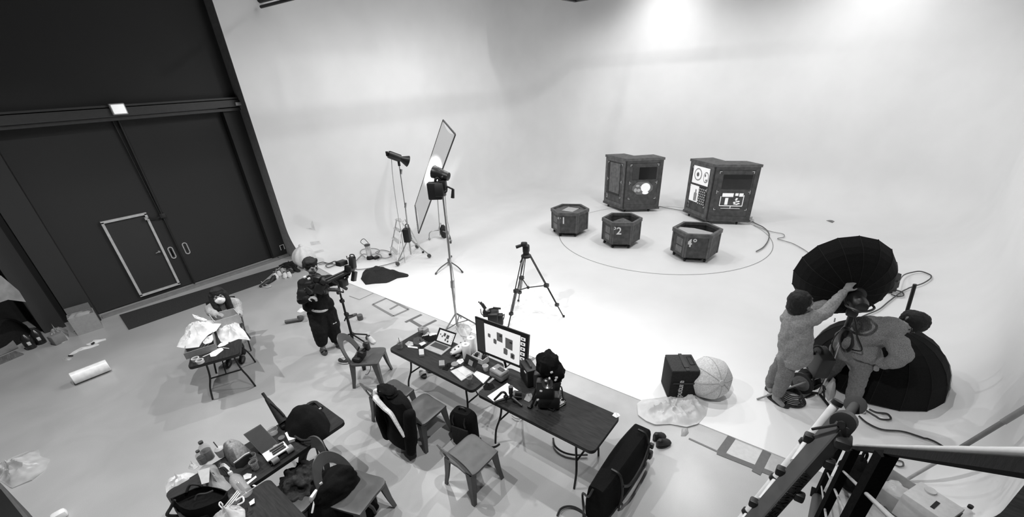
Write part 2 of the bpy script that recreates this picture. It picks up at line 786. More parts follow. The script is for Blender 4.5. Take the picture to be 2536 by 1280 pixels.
struct('trim_7', bm_, mat(.04, .5), smooth=False)
th_ = MB()
th_.box((2.45, YW - .12, .03), (3.75, .10, .06))
th_.box((4.45, YW - .1, .03), (.30, .10, .06))
struct('trim_8', th_, mat(.22, .5), smooth=False)


def leaf(name, x0, x1, handle):
    d = MB()
    d.box(((x0 + x1) / 2, YD + .04, 1.86), (x1 - x0, .08, 3.66))
    o = struct(name, d, WALLP, smooth=False)
    h = MB()
    p = onY(handle[0], handle[1], YD - .005)
    M_ = Matrix.Translation(p) @ Matrix.Rotation(PI / 2, 4, 'X')
    pts = []
    for k in range(24):
        a = 2 * PI * k / 24
        pts.append(Vector((.042 * math.cos(a), .042 * math.sin(a) + (.09 if math.sin(a) > 0 else -.09), 0)))
    pts.append(pts[0])
    h.tube([M_ @ q for q in pts], .012, 6)
    h.box((p.x, p.y + .01, p.z), (.02, .01, .16))
    h.build('recessed_handle', mat(.5, .4), o)
    return o


door1 = leaf('door_1', .52, 2.365, (426, 626))
door2 = leaf('door_2', 2.38, 4.24, (461, 615))
a, b, c, d = onY(250, 553, YD - .03), onY(359, 528, YD - .03), onY(443, 703, YD - .03), onY(351, 730, YD - .03)
x0, x1, z0, z1 = (a.x + d.x) / 2, (b.x + c.x) / 2, (c.z + d.z) / 2, (a.z + b.z) / 2
wk = MB()
wk.box(((x0 + x1) / 2, YD - .012, (z0 + z1) / 2), (x1 - x0, .024, z1 - z0))
wk = struct('door_3', wk, mat(.03, .6, 'paint'), smooth=False)
fr = MB()
for q in (((x0 + x1) / 2, z1, x1 - x0 + .045, .045), ((x0 + x1) / 2, z0, x1 - x0 + .045, .045), (x0, (z0 + z1) / 2, .045, z1 - z0), (x1, (z0 + z1) / 2, .045, z1 - z0)):
    fr.box((q[0], YD - .03, q[1]), (q[2], .05, q[3]))
o = fr.build('door_frame', mat(.55, .4), wk, smooth=False)
o['label'] = 'pale grey metal frame'
p = onY(394, 623, YD - .05)
h = MB()
h.rod((p.x, YD - .02, p.z), (p.x, YD - .07, p.z), .02)
h.rod((p.x, YD - .07, p.z), (p.x - .07, YD - .075, p.z - .01), .009)
h.build('door_handle', mat(.3, .3), wk)
cl = MB()
q = onY(361, 541, YD - .05)
cl.box((q.x, YD - .07, q.z), (.05, .06, .05))
cl.build('door_closer', mat(.4, .4), wk)

ce = MB()
ce.box((6, 4.5, 7.1), (22, 18, .15))
struct('ceiling', ce, mat(.015, .8), smooth=False)

# rigging bars under the ceiling
fr = MB()
p0, p1 = at(1424, 6, 5.6), Vector((5.0, 0, 0))
X1, Y1 = p0.x, p0.y
fr.box(((4 + X1) / 2, Y1 - .04, 5.66), (X1 - 4, .08, .12))
fr.box((X1 - .04, Y1 - 2.2, 5.66), (.08, 4.4, .12))
for x, y in ((4.3, Y1 - .04), (8, Y1 - .04), (X1 - .04, Y1 - .04), (X1 - .04, Y1 - 4.2)):
    fr.rod((x, y, 5.7), (x, y, 7.03), .015)
truss = solo('lighting_truss', fr, BLACK, 'black lighting truss corner hanging under the ceiling at the top of the photo', 'truss', smooth=False)
for (x0, y0, x1, y1) in ((7.72, 6.95, 8.8, 6.95), (12.49, 7.47, 12.49, 8.3)):    # unseen boards added to shade the far corner from two lamps
    d_ = MB()
    d_.box(((x0 + x1) / 2 - truss.location.x, (y0 + y1) / 2 - truss.location.y, 6.5 - truss.location.z), (abs(x1 - x0) + .01, abs(y1 - y0) + .01, 1.0))
    d_.build('shadow_flag', BLACK, truss, smooth=False, world=False)
d_ = MB()
d_.box((7.34 - truss.location.x, 7.17 - truss.location.y, 6.4 - truss.location.z), (.012, .012, 1.2))
d_.build('drop_pipe', BLACK, truss, smooth=False, world=False)
bt = MB()
a, b = at(646, 17, 5.6), at(724, -3, 5.62)
e_ = b + (b - a) * 1.2
bt.rod(a, e_, .03)
a2, b2 = at(642, 0, 5.75), at(700, -14, 5.77)
bt.rod(a2 + (b2 - a2) * -.1, b2 + (b2 - a2) * 1.4, .06)
bt.rod(e_, (e_.x, e_.y, 7.03), .012)
q_ = a.lerp(e_, .3)
bt.rod(q_, (q_.x, q_.y, 7.03), .012)
solo('ceiling_batten', bt, BLACK, 'short black pipe batten hung above the white side wall', 'batten')

# wall fittings
p = onY(293, 270, YW - .15)
t = thing('emergency_light', (p.x, YW - .1, p.z - .09), 'small glowing white emergency light on the dark door track', 'light')
m_ = MB()
m_.rbox((p.x, YW - .14, p.z), (.24, .09, .2), .015)
m_.build('lamp_housing', mat(.5, .5), t)
m_ = MB()
m_.rbox((p.x, YW - .19, p.z), (.2, .03, .16), .01)
m_.build('lamp_lens', emit(.95, 1.6), t)
p = onY(588, 257, YW - .1)
m_ = MB()
m_.rbox((p.x, YW - .13, p.z), (.13, .1, .07), .01)
m_.rod((p.x + .05, YW - .1, p.z), (p.x + .05, YW - .1, p.z - .12), .008)
solo('door_sensor', m_, mat(.5, .5), 'small pale sensor box at the right end of the door track', 'sensor')
p = onY(699, 612, YW - .03)
m_ = MB()
m_.tube([p + Vector((-.05, 0, -.07)), p + Vector((-.05, 0, .06)), p + Vector((.05, 0, .06)), p + Vector((.05, 0, -.03)), p + Vector((.05, 0, -.07))], .012, 6)
solo('wall_hook', m_, mat(.75, .4), 'small white hook shaped bracket low on the dark wall beside the white cove', 'hook')
# conduit between the lamp and the doors
t = thing('electrical_conduit', (2.38, YD - .05, .1), 'thin dark conduit running from the wall light down between the sliding doors', 'conduit')
m_ = MB()
p0, p1, p2 = onY(291, 295, YD - .03), onY(402, 534, YD - .03), onY(484, 708, YD - .03)
m_.rod(p0, p1, .02)
m_.rod(p0 + Vector((-.09, 0, -.03)), p1 + Vector((-.03, 0, 0)), .012)
m_.rod(p1, p2, .016)
m_.build('conduit_pipe', mat(.012, .5), t)
m_ = MB()
m_.rbox(p1, (.11, .06, .1), .01)
m_.build('junction_box', mat(.015, .4), t)
m_ = MB()
q = onY(364, 540, YD - .05)
m_.tube([p1, p1.lerp(q, .5) + Vector((0, -.01, -.03)), q], .012, 6, 4)
m_.build('branch_cable', mat(.015, .4), t)

# long dark mat in front of the doors
mt = MB()
cs = [at(296, 781), at(319, 817), at(645, 703), at(694, 660)]
mt.prism([(p.x, p.y) for p in cs], .001, .014)
solo('door_mat', mt, mat(.04, .95, 'cloth'), 'long dark mat laid in front of the sliding doors', 'mat', smooth=False)


# tape and paint marks on the floor
def tape(pts, wdt, v, label, grp, z=.003, closed=False):
    m_ = MB()
    for a, b in zip(pts[:-1], pts[1:]):
        a, b = at(*a), at(*b)
        d = (b - a).normalized()
        s = Vector((-d.y, d.x, 0)) * wdt / 2
        m_.prism([tuple((a - s).xy), tuple((b - s).xy), tuple((b + s).xy), tuple((a + s).xy)], z, z + .0015)
    return solo('floor_tape', m_, mat(v, .7, 'paper'), label, 'tape', grp, smooth=False)


tape([(923, 754), (958, 738), (1012, 766), (974, 783), (923, 754)], .05, .2, 'grey tape rectangle on the floor between the cameraman and the tall light stand', None)
tape([(966, 766), (991, 752)], .05, .2, 'short grey tape strip crossing the tape rectangle near the cameraman', None, .005)
tape([(1004, 798), (1044, 779)], .06, .12, 'dark tape strip near the far end of the laptop table, upper of the crossing pair', None)
tape([(1016, 793), (1052, 814)], .06, .12, 'dark tape strip running towards the laptop on the far table', None, .005)
tape([(1036, 815), (1080, 793)], .06, .12, 'dark tape strip closest behind the laptop screen', None)
tape([(865, 733), (890, 742), (942, 718)], .02, .27, 'thin faded tape corner on the floor right of the black camera stand', None)
tape([(1783, 1124), (1812, 1083)], .09, .14, 'broad grey tape strip at the near end of the taped paper by the ladder', None)
tape([(1872, 1172), (1899, 1119)], .09, .14, 'broad grey tape strip across the taped paper closest to the ladder', None, .006)
tape([(1776, 1120), (1912, 1174), (1960, 1196)], .07, .15, 'long grey tape edging the taped paper beside the grey floor', None, .005)
tape([(1706, 1086), (1778, 1119)], .025, .2, 'thin grey tape line running to the taped paper near the ladder', None, .004)
tape([(1306, 900), (1323, 886)], .05, .18, 'short dark tape strip just right of the monitor', None)
m_ = MB()
cs = [at(1795, 1118), at(1816, 1087), at(1896, 1120), at(1872, 1165)]
m_.prism([(p.x, p.y) for p in cs], .001, .0025)
solo('floor_paper', m_, mat(.62, .8, 'paper'), 'white paper sheet taped down between the grey floor and the stage', 'paper', smooth=False)
m_ = MB()
cs = [at(1900, 1122), at(1990, 1158), at(1975, 1195), at(1882, 1168)]
m_.prism([(p.x, p.y) for p in cs], .001, .0025)
solo('floor_paper', m_, mat(.5, .8, 'paper'), 'greyish paper sheet on the floor partly hidden behind the ladder', 'paper', smooth=False)
# turntable ring drawn on the stage floor
m_ = MB()
cc, rr = Vector((11.15, 3.75)), 2.75
n = 120
prof = []
for k in range(n + 1):
    a = 2 * PI * k / n
    prof.append((cc.x + rr * math.cos(a), cc.y + rr * math.sin(a)))
for k in range(n):
    a, b = Vector(prof[k]), Vector(prof[k + 1])
    i1, i2 = cc + (a - cc) * (1 - .018 / rr), cc + (b - cc) * (1 - .018 / rr)
    m_.add([(a.x, a.y, ZF + .003), (b.x, b.y, ZF + .003), (i2.x, i2.y, ZF + .003), (i1.x, i1.y, ZF + .003)], [(0, 1, 2, 3)])
solo('floor_ring', m_, mat(.3, .6), 'thin circular line on the white floor around the painted boxes', 'floor marking', smooth=False)


# ================================================================ painted boxes on the stage
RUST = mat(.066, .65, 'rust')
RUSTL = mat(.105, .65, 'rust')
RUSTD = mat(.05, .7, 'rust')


def caster(root, x, y, ztop=.11):
    m_ = MB()
    m_.rod((x - .012, y - .02, .036), (x - .012, y + .02, .036), .036, n=12)
    m_.box((x, y, ztop - .02), (.05, .05, .03))
    m_.box((x + .01, y + .024, .06), (.04, .006, .07))
    m_.box((x + .01, y - .024, .06), (.04, .006, .07))
    m_.build('caster', BLACK, root, world=False)


def hexbox(cx, cy, R, rot, num, label, inside):
    t = thing('hexagonal_box', (cx, cy, ZF), label, 'box', 'hexagonal boxes on the white stage')
    hx = lambda r, a0=rot: [(r * math.cos(rad(a0 + 60 * k)), r * math.sin(rad(a0 + 60 * k))) for k in range(6)]
    zb, zt = .11, .63
    m_ = MB()
    o, i = hx(R * .97), hx(R * .90)
    for k in range(6):
        j = (k + 1) % 6
        m_.add([(*o[k], zb), (*o[j], zb), (*o[j], zt), (*o[k], zt), (*i[k], zb + .03), (*i[j], zb + .03), (*i[j], zt), (*i[k], zt)],
               [(0, 1, 2, 3), (4, 7, 6, 5), (0, 4, 5, 1)])
    m_.prism(hx(R * .955), zb, zb + .03)
    m_.build('body', RUST, t, smooth=False, world=False)
    for k in range(6):                            # corner posts and the band round the rim
        m_ = MB()
        j = (k + 1) % 6
        a, b = Vector(o[k]), Vector(o[j])
        for p, q in ((a, a.lerp(b, .09)), (b.lerp(a, .09), b)):
            m_ = MB()
            nrm = (a + b).normalized() * .010
            m_.prism([tuple(p), tuple(q), tuple(q + nrm), tuple(p + nrm)], zb, zt)
            m_.build('corner_post', RUSTL, t, smooth=False, world=False)
    m_ = MB()
    oo, ii = hx(R * 1.02), hx(R * .88)
    for k in range(6):
        j = (k + 1) % 6
        m_.add([(*oo[k], .60), (*oo[j], .60), (*oo[j], .685), (*oo[k], .685), (*ii[k], .62), (*ii[j], .62), (*ii[j], .685), (*ii[k], .685)],
               [(0, 1, 2, 3), (4, 7, 6, 5), (3, 2, 6, 7), (0, 4, 5, 1)])
    m_.build('rim', RUSTL, t, smooth=False, world=False)
    m_ = MB()
    m_.prism(hx(R * .62), .012, zb)
    m_.build('plinth', mat(.03, .7), t, smooth=False, world=False)
    for k in (0, 1, 3, 5):
        a = rad(rot + 60 * k)
        caster(t, R * .8 * math.cos(a), R * .8 * math.sin(a))
    # number on the face between the vertices at ROT and ROT+60
    a, b = Vector((*hx(R * .97)[0], 0)), Vector((*hx(R * .97)[1], 0))
    d = (b - a).normalized()
    nrm = Vector((d.y, -d.x, 0))
    M_ = frame3(d, (0, 0, 1), a.lerp(b, .24 if num != '°1' else .16) + nrm * .004 + Vector((0, 0, .46)))
    text('number', num, .26, WHITE, t, M_.to_translation(), M_.to_euler())
    # stencilled paler rectangles on the face to the left of it
    a0 = Vector((*hx(R * .97)[5], 0))
    m_ = MB()
    for z0, z1 in ((.36, .53), (.18, .33)):
        q = [a0.lerp(a, .35), a0.lerp(a, .8)]
        dd = (a - a0).normalized()
        nn_ = Vector((dd.y, -dd.x, 0)) * .003
        m_.plate([q[0] + nn_ + Vector((0, 0, z0)), q[1] + nn_ + Vector((0, 0, z0)), q[1] + nn_ + Vector((0, 0, z1)), q[0] + nn_ + Vector((0, 0, z1))], .002)
    m_.build('side_panels', mat(.17, .7, 'rust'), t, smooth=False, world=False)
    if inside == 'lid':
        m_ = MB()
        m_.prism(hx(R * .88), .60, .635)
        m_.build('lid', RUSTL, t, smooth=False, world=False)
        m_ = MB()
        m_.box((.04, .0, .64), (.40, .34, .012), rot=(0, 0, rad(2)))
        m_.build('lid_panel', mat(.42, .5), t, smooth=False, world=False)
        m_ = MB()
        m_.box((.25, .0, .643), (.035, .34, .012), rot=(0, 0, rad(2)))
        m_.build('lid_slot', BLACK, t, smooth=False, world=False)
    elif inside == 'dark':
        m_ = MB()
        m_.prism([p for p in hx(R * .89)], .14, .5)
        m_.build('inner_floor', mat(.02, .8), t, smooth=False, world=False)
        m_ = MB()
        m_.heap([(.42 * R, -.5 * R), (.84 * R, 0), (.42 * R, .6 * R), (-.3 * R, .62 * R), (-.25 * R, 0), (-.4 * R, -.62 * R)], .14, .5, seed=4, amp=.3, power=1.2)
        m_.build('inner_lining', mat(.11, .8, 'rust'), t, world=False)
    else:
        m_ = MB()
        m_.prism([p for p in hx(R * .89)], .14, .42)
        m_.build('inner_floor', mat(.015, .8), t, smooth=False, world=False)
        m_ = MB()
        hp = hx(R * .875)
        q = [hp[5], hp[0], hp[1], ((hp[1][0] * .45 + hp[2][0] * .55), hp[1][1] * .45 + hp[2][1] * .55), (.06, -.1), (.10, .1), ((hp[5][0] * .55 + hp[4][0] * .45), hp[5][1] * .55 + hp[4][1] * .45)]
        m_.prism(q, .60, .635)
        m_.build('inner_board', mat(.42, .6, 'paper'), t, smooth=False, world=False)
    return t


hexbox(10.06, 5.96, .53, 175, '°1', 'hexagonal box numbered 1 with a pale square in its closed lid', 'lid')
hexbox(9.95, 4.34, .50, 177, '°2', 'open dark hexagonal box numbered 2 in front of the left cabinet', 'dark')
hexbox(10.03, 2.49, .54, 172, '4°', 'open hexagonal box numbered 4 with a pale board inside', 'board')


def cabinet(F_, R_, BR, NB, BL, L_, label):
    F_, R_, BR, NB, BL, L_ = [Vector((*p, 0)) for p in (F_, R_, BR, NB, BL, L_)]
    t = thing('chevron_cabinet', (F_.x, F_.y, ZF), label, 'cabinet', 'tall painted cabinets on the stage')
    H0, H1 = .11, 1.64
    pts = [F_, R_, BR, NB, BL, L_]
    mid = sum(pts, Vector()) / 6
    m_ = MB()
    m_.prism([p.xy for p in pts], H0, H1)
    m_.build('body', RUST, t, smooth=False)
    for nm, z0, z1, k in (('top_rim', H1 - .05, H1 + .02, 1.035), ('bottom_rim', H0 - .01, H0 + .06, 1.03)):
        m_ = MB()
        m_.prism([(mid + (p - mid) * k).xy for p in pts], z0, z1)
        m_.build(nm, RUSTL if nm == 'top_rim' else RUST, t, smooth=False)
    for p in (L_.lerp(F_, .12), F_.lerp(mid, .18), R_.lerp(F_, .2), BR.lerp(mid, .2), BL.lerp(mid, .2)):
        q = p.lerp(mid, .12) - F_
        caster(t, q.x, q.y)

    def face(A, B, u, z, off=0.0):
        p = A.lerp(B, u)
        d = (B - A).normalized()
        n_ = Vector((d.y, -d.x, 0))
        if n_.dot(mid - A) > 0:
            n_ = -n_
        return Vector((p.x, p.y, z + ZF)) + n_ * off

    def rect(name, A, B, u0, u1, z0, z1, ma, off=.006, th=.006, parent=t):
        m2 = MB()
        P4 = [face(A, B, u0, z0, off), face(A, B, u1, z0, off), face(A, B, u1, z1, off), face(A, B, u0, z1, off)]
        Q4 = [face(A, B, u0, z0, off - th), face(A, B, u1, z0, off - th), face(A, B, u1, z1, off - th), face(A, B, u0, z1, off - th)]
        m2.add(P4 + Q4, [(0, 1, 2, 3), (7, 6, 5, 4), (0, 4, 5, 1), (1, 5, 6, 2), (2, 6, 7, 3), (3, 7, 4, 0)])
        return m2.build(name, ma, parent, smooth=False) if name else m2

    def ringf(name, A, B, u0, u1, z0, z1, wd, ma, off=.012):
        m2 = MB()
        du = wd / (B - A).length
        for q in ((u0, u1, z0, z0 + wd), (u0, u1, z1 - wd, z1), (u0, u0 + du, z0 + wd, z1 - wd), (u1 - du, u1, z0 + wd, z1 - wd)):
            s = rect(None, A, B, q[0], q[1], q[2], q[3], None, off, .014)
            m2.add(s.v, s.f)
        return m2.build(name, ma, t, smooth=False)

    # stiles and rails of both faces
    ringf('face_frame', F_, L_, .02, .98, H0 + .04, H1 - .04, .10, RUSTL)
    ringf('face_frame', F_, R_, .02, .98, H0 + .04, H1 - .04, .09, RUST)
    m2 = MB()
    s = rect(None, F_, R_, .0, .018, H0, H1, None, .016, .016)
    m2.add(s.v, s.f)
    m2.build('corner_seam', BLACK, t, smooth=False)
    # white corner brackets
    for A, B, us in ((F_, L_, (.15, .85)), (F_, R_, (.12, .88))):
        for u in us:
            for z in (.42, .92, 1.46):
                m2 = MB()
                s = -1 if u > .5 else 1
                for q in ((u, u + s * .05, z, z + .012), (u, u + s * .012, z - (.05 if z > .9 else 0), z + (.05 if z < 1 else 0))):
                    r_ = rect(None, A, B, min(q[0], q[1]), max(q[0], q[1]), q[2], q[3], None, .017, .006)
                    m2.add(r_.v, r_.f)
                m2.build('corner_bracket', mat(.6, .5), t, smooth=False)
    return t, face, rect, F_, R_, L_


def octo(face, A, B, u0, u1, z0, z1, off, th, ch=.25):
    m2 = MB()
    du, dz = (u1 - u0) * ch, (z1 - z0) * ch * 1.4
    c = [(u0 + du, z0), (u1 - du, z0), (u1, z0 + dz), (u1, z1 - dz), (u1 - du, z1), (u0 + du, z1), (u0, z1 - dz), (u0, z0 + dz)]
    P8 = [face(A, B, u, z, off) for u, z in c]
    Q8 = [face(A, B, u, z, off - th) for u, z in c]
    m2.add(P8 + Q8, [tuple(range(8)), tuple(range(15, 7, -1))] + [(k, (k + 1) % 8, 8 + (k + 1) % 8, 8 + k) for k in range(8)])
    return m2


def disc(face, A, B, u, z, ru, rz, off, n=20, th=.004):
    m2 = MB()
    P_ = [face(A, B, u + ru * math.cos(2 * PI * k / n), z + rz * math.sin(2 * PI * k / n), off) for k in range(n)]
    Q_ = [face(A, B, u + ru * math.cos(2 * PI * k / n), z + rz * math.sin(2 * PI * k / n), off - th) for k in range(n)]
    return m2.add(P_ + Q_, [tuple(range(n)), tuple(range(2 * n - 1, n - 1, -1))] + [(k, (k + 1) % n, n + (k + 1) % n, n + k) for k in range(n)])


LIT = emit(.9, 1.0)
# left cabinet
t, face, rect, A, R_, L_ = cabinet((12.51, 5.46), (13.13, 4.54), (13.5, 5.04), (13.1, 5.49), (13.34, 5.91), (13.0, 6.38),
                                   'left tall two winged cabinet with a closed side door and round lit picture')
rect('recess', A, L_, .24, .83, .47, 1.47, BLACK, .008)
rect('side_door', A, L_, .24, .74, .54, 1.46, mat(.13, .6, 'rust'), .016)
rect('screen', A, R_, .19, .84, 1.02, 1.38, mat(.01, .2), .008)
rect('screen_border', A, R_, .19, .37, 1.02, 1.38, mat(.045, .5), .012)
w_ = octo(face, A, R_, .22, .78, .56, .95, .010, .008).build('picture_window', emit(.12, .8), t, smooth=False)
disc(face, A, R_, .58, .77, .13, .14, .016).build('picture_disc', LIT, w_, smooth=False)
m2 = MB()
s = disc(face, A, R_, .585, .615, .085, .05, .018)
m2.add(s.v, s.f)
m2.build('picture_base', LIT, w_, smooth=False)
m2 = MB()
for u, z, a, b in ((.36, .83, .05, .035), (.31, .70, .04, .06), (.40, .69, .05, .05), (.45, .80, .03, .02)):
    s = disc(face, A, R_, u, z, a, b, .014)
    m2.add(s.v, s.f)
m2.build('picture_shapes', mat(.5, .4), w_, smooth=False)
d_ = (A - L_).normalized()
M_ = frame3(d_, (0, 0, 1), face(A, L_, .82, .36, .02) - Vector((A.x, A.y, ZF)))
text('number', '3', .14, mat(.6, .5), t, M_.to_translation(), M_.to_euler())

# right cabinet
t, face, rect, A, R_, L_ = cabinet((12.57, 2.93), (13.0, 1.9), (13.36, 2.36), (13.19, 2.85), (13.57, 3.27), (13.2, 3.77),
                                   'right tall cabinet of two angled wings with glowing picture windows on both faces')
w_ = rect('picture_window', A, L_, .16, .82, 1.02, 1.50, LIT, .014)
m2 = MB()
for u, z, ru, rz, g in ((.60, 1.28, .155, .17, 0), (.27, 1.25, .10, .15, 1)):
    s = disc(face, A, L_, u, z, ru, rz, .018)
    m2.add(s.v, s.f)
m2.build('picture_ring', mat(.3, .5), w_, smooth=False)
m2 = MB()
for u, z, ru, rz in ((.60, 1.28, .125, .14), (.27, 1.25, .08, .12)):
    s = disc(face, A, L_, u, z, ru, rz, .021)
    m2.add(s.v, s.f)
m2.build('picture_disc', LIT, w_, smooth=False)
m2 = MB()
for u, z, ru, rz in ((.60, 1.28, .05, .06), (.30, 1.30, .025, .04), (.24, 1.18, .025, .03)):
    s = disc(face, A, L_, u, z, ru, rz, .024)
    m2.add(s.v, s.f)
m2.build('picture_core', mat(.16, .5), w_, smooth=False)
w_ = rect('picture_window', A, L_, .48, .84, .50, .96, LIT, .014)
m2 = MB()
for u0, u1, z0, z1 in ((.53, .65, .53, .76), (.56, .61, .76, .86)):
    s = rect(None, A, L_, u0, u1, z0, z1, None, .018, .004)
    m2.add(s.v, s.f)
m2.build('picture_bottle', mat(.35, .5), w_, smooth=False)
w_ = rect('picture_window', A, L_, .17, .47, .46, .96, mat(.03, .4), .014)
m2 = MB()
for i in range(4):
    for j in range(7):
        s = disc(face, A, L_, .205 + i * .075 + (.02 if j % 2 else 0), .50 + j * .068, .022, .024, .018, 8)
        m2.add(s.v, s.f)
m2.build('picture_dots', mat(.6, .5), w_, smooth=False)
rect('screen', A, R_, .22, .86, 1.00, 1.38, mat(.02, .2), .008)
rect('screen_border', A, R_, .22, .86, 1.27, 1.38, mat(.004, .4), .012)
w_ = octo(face, A, R_, .22, .78, .46, .90, .010, .008).build('picture_window', mat(.07, .4, 'rust'), t, smooth=False)
m2 = MB()
for q in ((.27, .52, .79, .89), (.56, .63, .82, .89), (.65, .74, .80, .89), (.24, .76, .53, .55), (.235, .25, .54, .80), (.75, .765, .54, .84), (.49, .505, .47, .53), (.35, .42, .57, .76), (.28, .72, .465, .475)):
    s = rect(None, A, R_, *q, None, .016, .004)
    m2.add(s.v, s.f)
for k, (u, z) in enumerate(((.58, .60), (.63, .59), (.67, .61), (.57, .64), (.62, .66), (.66, .67), (.60, .71), (.61, .745))):
    s = disc(face, A, R_, u, z, .028, .018, .017 + k * .0004, 10)
    m2.add(s.v, s.f)
m2.build('picture_shapes', LIT, w_, smooth=False)
d_ = (A - L_).normalized()
M_ = frame3(d_, (0, 0, 1), face(A, L_, .82, .33, .02) - Vector((A.x, A.y, ZF)))
text('number', '4', .15, mat(.2, .5), t, M_.to_translation(), M_.to_euler())


# ================================================================ cables on the floor
def cable(pts, r, v, label, name='power_cable', z=.02, group=None, extra=()):
    m_ = MB()
    for path_ in [pts] + list(extra):
        P3 = [Vector(p) if isinstance(p, Vector) else (on_stage(p[0], p[1]) + Vector((0, 0, r + .022)) if len(p) == 2 else at(*p)) for p in path_]
        P3 = [Vector((p.x, p.y, max(p.z, stage_z(p.x, p.y) + r + (.006 if stage_z(p.x, p.y) < ZF + .001 else .035)))) for p in spline(P3, 6)]
        m_.tube(P3, r, 6)
    return solo(name, m_, mat(v, .5), label, 'cable', group)


cable([(1632, 514), (1660, 519), (1700, 526)], .012, .2, 'thin cable lying between the two tall cabinets')
cable([(1858, 548), (1870, 556), (1890, 566), (1903, 580), (1902, 597), (1890, 615), (1872, 626)], .014, .12, 'thin dark cable curving forward from the right cabinet on the white floor')
cable([(1866, 560), (1905, 575), (1938, 582), (1940, 590), (1925, 594), (1960, 605), (1985, 618), (2000, 628)], .01, .3, 'thin grey cable running from the right cabinet towards the raised softbox')
m_ = MB()
q = at(1862, 549, ZF)
m_.rbox(q + Vector((0, 0, .03)), (.2, .08, .05), .01)
m_.rbox(q + Vector((.1, .05, .08)), (.1, .06, .06), .01)
solo('plug_block', m_, mat(.6, .5), 'pale plug block at the back corner of the right cabinet', 'plug')
m_ = MB()
q = at(2056, 549, ZF)
m_.heap([(q.x - .1, q.y - .06), (q.x + .1, q.y - .1), (q.x + .06, q.y + .1)], .04, ZF, seg=14, rings=3, seed=3)
solo('floor_scrap', m_, GREY, 'tiny scrap on the white floor to the right of the cabinets', 'scrap')


# ================================================================ lamps and stands
def stand_legs(root, base, feet, zc, r=.012, ma=STEEL, brace=.35):
    for f_ in feet:
        m_ = MB()
        top = Vector((base.x, base.y, zc))
        f_ = Vector(f_)
        m_.rod(top, f_, r)
        m_.ball(f_ + Vector((0, 0, r * .6)), r * 1.5, 8)
        if brace:
            m_.rod(Vector((base.x, base.y, zc * brace)), top.lerp(f_, .55), r * .6)
        m_.build('leg', ma, root)


# flash head on a rolling stand beside the ladder
B = at(1020, 642, ZF)
U = upright(B)
t = thing('flash_lamp_stand', B, 'tall light stand with a black flash head beside the small ladder', 'light stand')
P1, P2 = U(1011, 575), U(988, 404)
m_ = MB()
m_.rod(U(1018, 630), U(1010, 570), .018)
m_.rod(U(1013, 590), U(1003, 505), .016)
m_.rod(U(1003, 510), P2, .012)
for q in ((1004, 508), (993, 425)):
    m_.rod(U(q[0] + 1, q[1] - 6), U(q[0], q[1] + 6), .026)
m_.build('pole', STEEL, t)
for f_, kn in (((985, 655), (998, 632)), ((1063, 635), (1040, 618)), ((1033, 612), (1030, 606))):
    m_ = MB()
    g = at(*f_, ZF + .05)
    m_.tube([U(1012, 588), U(1012, 588).lerp(g, .75) + Vector((0, 0, .03)), g + Vector((0, 0, .06))], .014, 6, 4)
    m_.build('leg', STEEL, t)
    m_ = MB()
    m_.rod(g + Vector((-.01, -.02, .02)), g + Vector((.01, .02, .02)), .05, n=12)
    m_.build('wheel', CHARC, t)
hd = P2 + Vector((0, 0, .12))
dir_ = (U(1010, 392) - U(972, 374)).normalized()
dir_ = (dir_ + Vector((.55, .0, -.15))).normalized()
M_ = Matrix.Translation(hd) @ dir_.to_track_quat('Z', 'Y').to_matrix().to_4x4()
m_ = MB()
m_.lathe([(.02, -.24), (.075, -.23), (.085, -.2), (.085, .05), (.075, .06)], 16, M_)
m_.rod(P2 + Vector((0, 0, -.06)), hd, .03)
m_.box(M_ @ Vector((0, .0, -.26)), (.04, .04, .1))
m_.build('lamp_head', BLACKM, t)
m_ = MB()
m_.lathe([(.055, .05), (.06, .08), (.13, .24), (.125, .24), (.05, .08)], 16, M_)
m_.build('reflector', BLACKM, t)
m_ = MB()
m_.rbox(U(1008, 582), (.2, .16, .34), .02, rot=(0, 0, .6))
m_.tube([U(1006, 566), U(1004, 556), U(1011, 556), U(1012, 566)], .012, 6, 4)
m_.build('battery_pack', BLACK, t)
m_ = MB()
m_.tube([M_ @ Vector((0, 0, -.24)), U(968, 382), U(972, 430), U(978, 480), U(986, 535), U(994, 580), U(1000, 625), at(1003, 650, .03)], .007, 6, 6)
m_.build('head_cable', mat(.35, .5), t)
SPOT_FROM = M_ @ Vector((0, 0, .2))

# diffusion scrim on a rolling base
B = at(1088, 588, ZF)
U = upright(B)
t = thing('diffusion_scrim', B, 'tall tilted diffusion screen glowing in front of the flash head', 'diffusion screen')
BRc, TRc, TLc, BLc = U(1037, 578, -.55), U(1128, 333, -.55), U(1097, 297, .35), U(1028, 508, .35)
m_ = MB()
n = 8
vs, fs = [], []
for i in range(n + 1):
    for j in range(n + 1):
        u, v = i / n, j / n
        k_ = .04 * math.sin(PI * u) * (abs(v - .5) * 2) ** 2
        vs.append(BLc.lerp(BRc, u).lerp(TLc.lerp(TRc, u), v * (1 - 2 * k_) + k_))
for i in range(n):
    for j in range(n):
        fs.append((i * (n + 1) + j, (i + 1) * (n + 1) + j, (i + 1) * (n + 1) + j + 1, i * (n + 1) + j + 1))
m_.add(vs, fs)
SCR = bpy.data.materials.new('scrim_silk')
SCR.use_nodes = True
nt = SCR.node_tree
b_ = nt.nodes['Principled BSDF']
b_.inputs['Base Color'].default_value = (.9, .9, .9, 1)
nz_ = nt.nodes.new('ShaderNodeTexNoise')
nz_.inputs['Scale'].default_value = 30
mr_ = nt.nodes.new('ShaderNodeMapRange')
mr_.inputs['To Min'].default_value = .5
mr_.inputs['To Max'].default_value = .6
tr_ = nt.nodes.new('ShaderNodeBsdfTranslucent')
tr_.inputs['Color'].default_value = (.95, .95, .95, 1)
mx_ = nt.nodes.new('ShaderNodeMixShader')
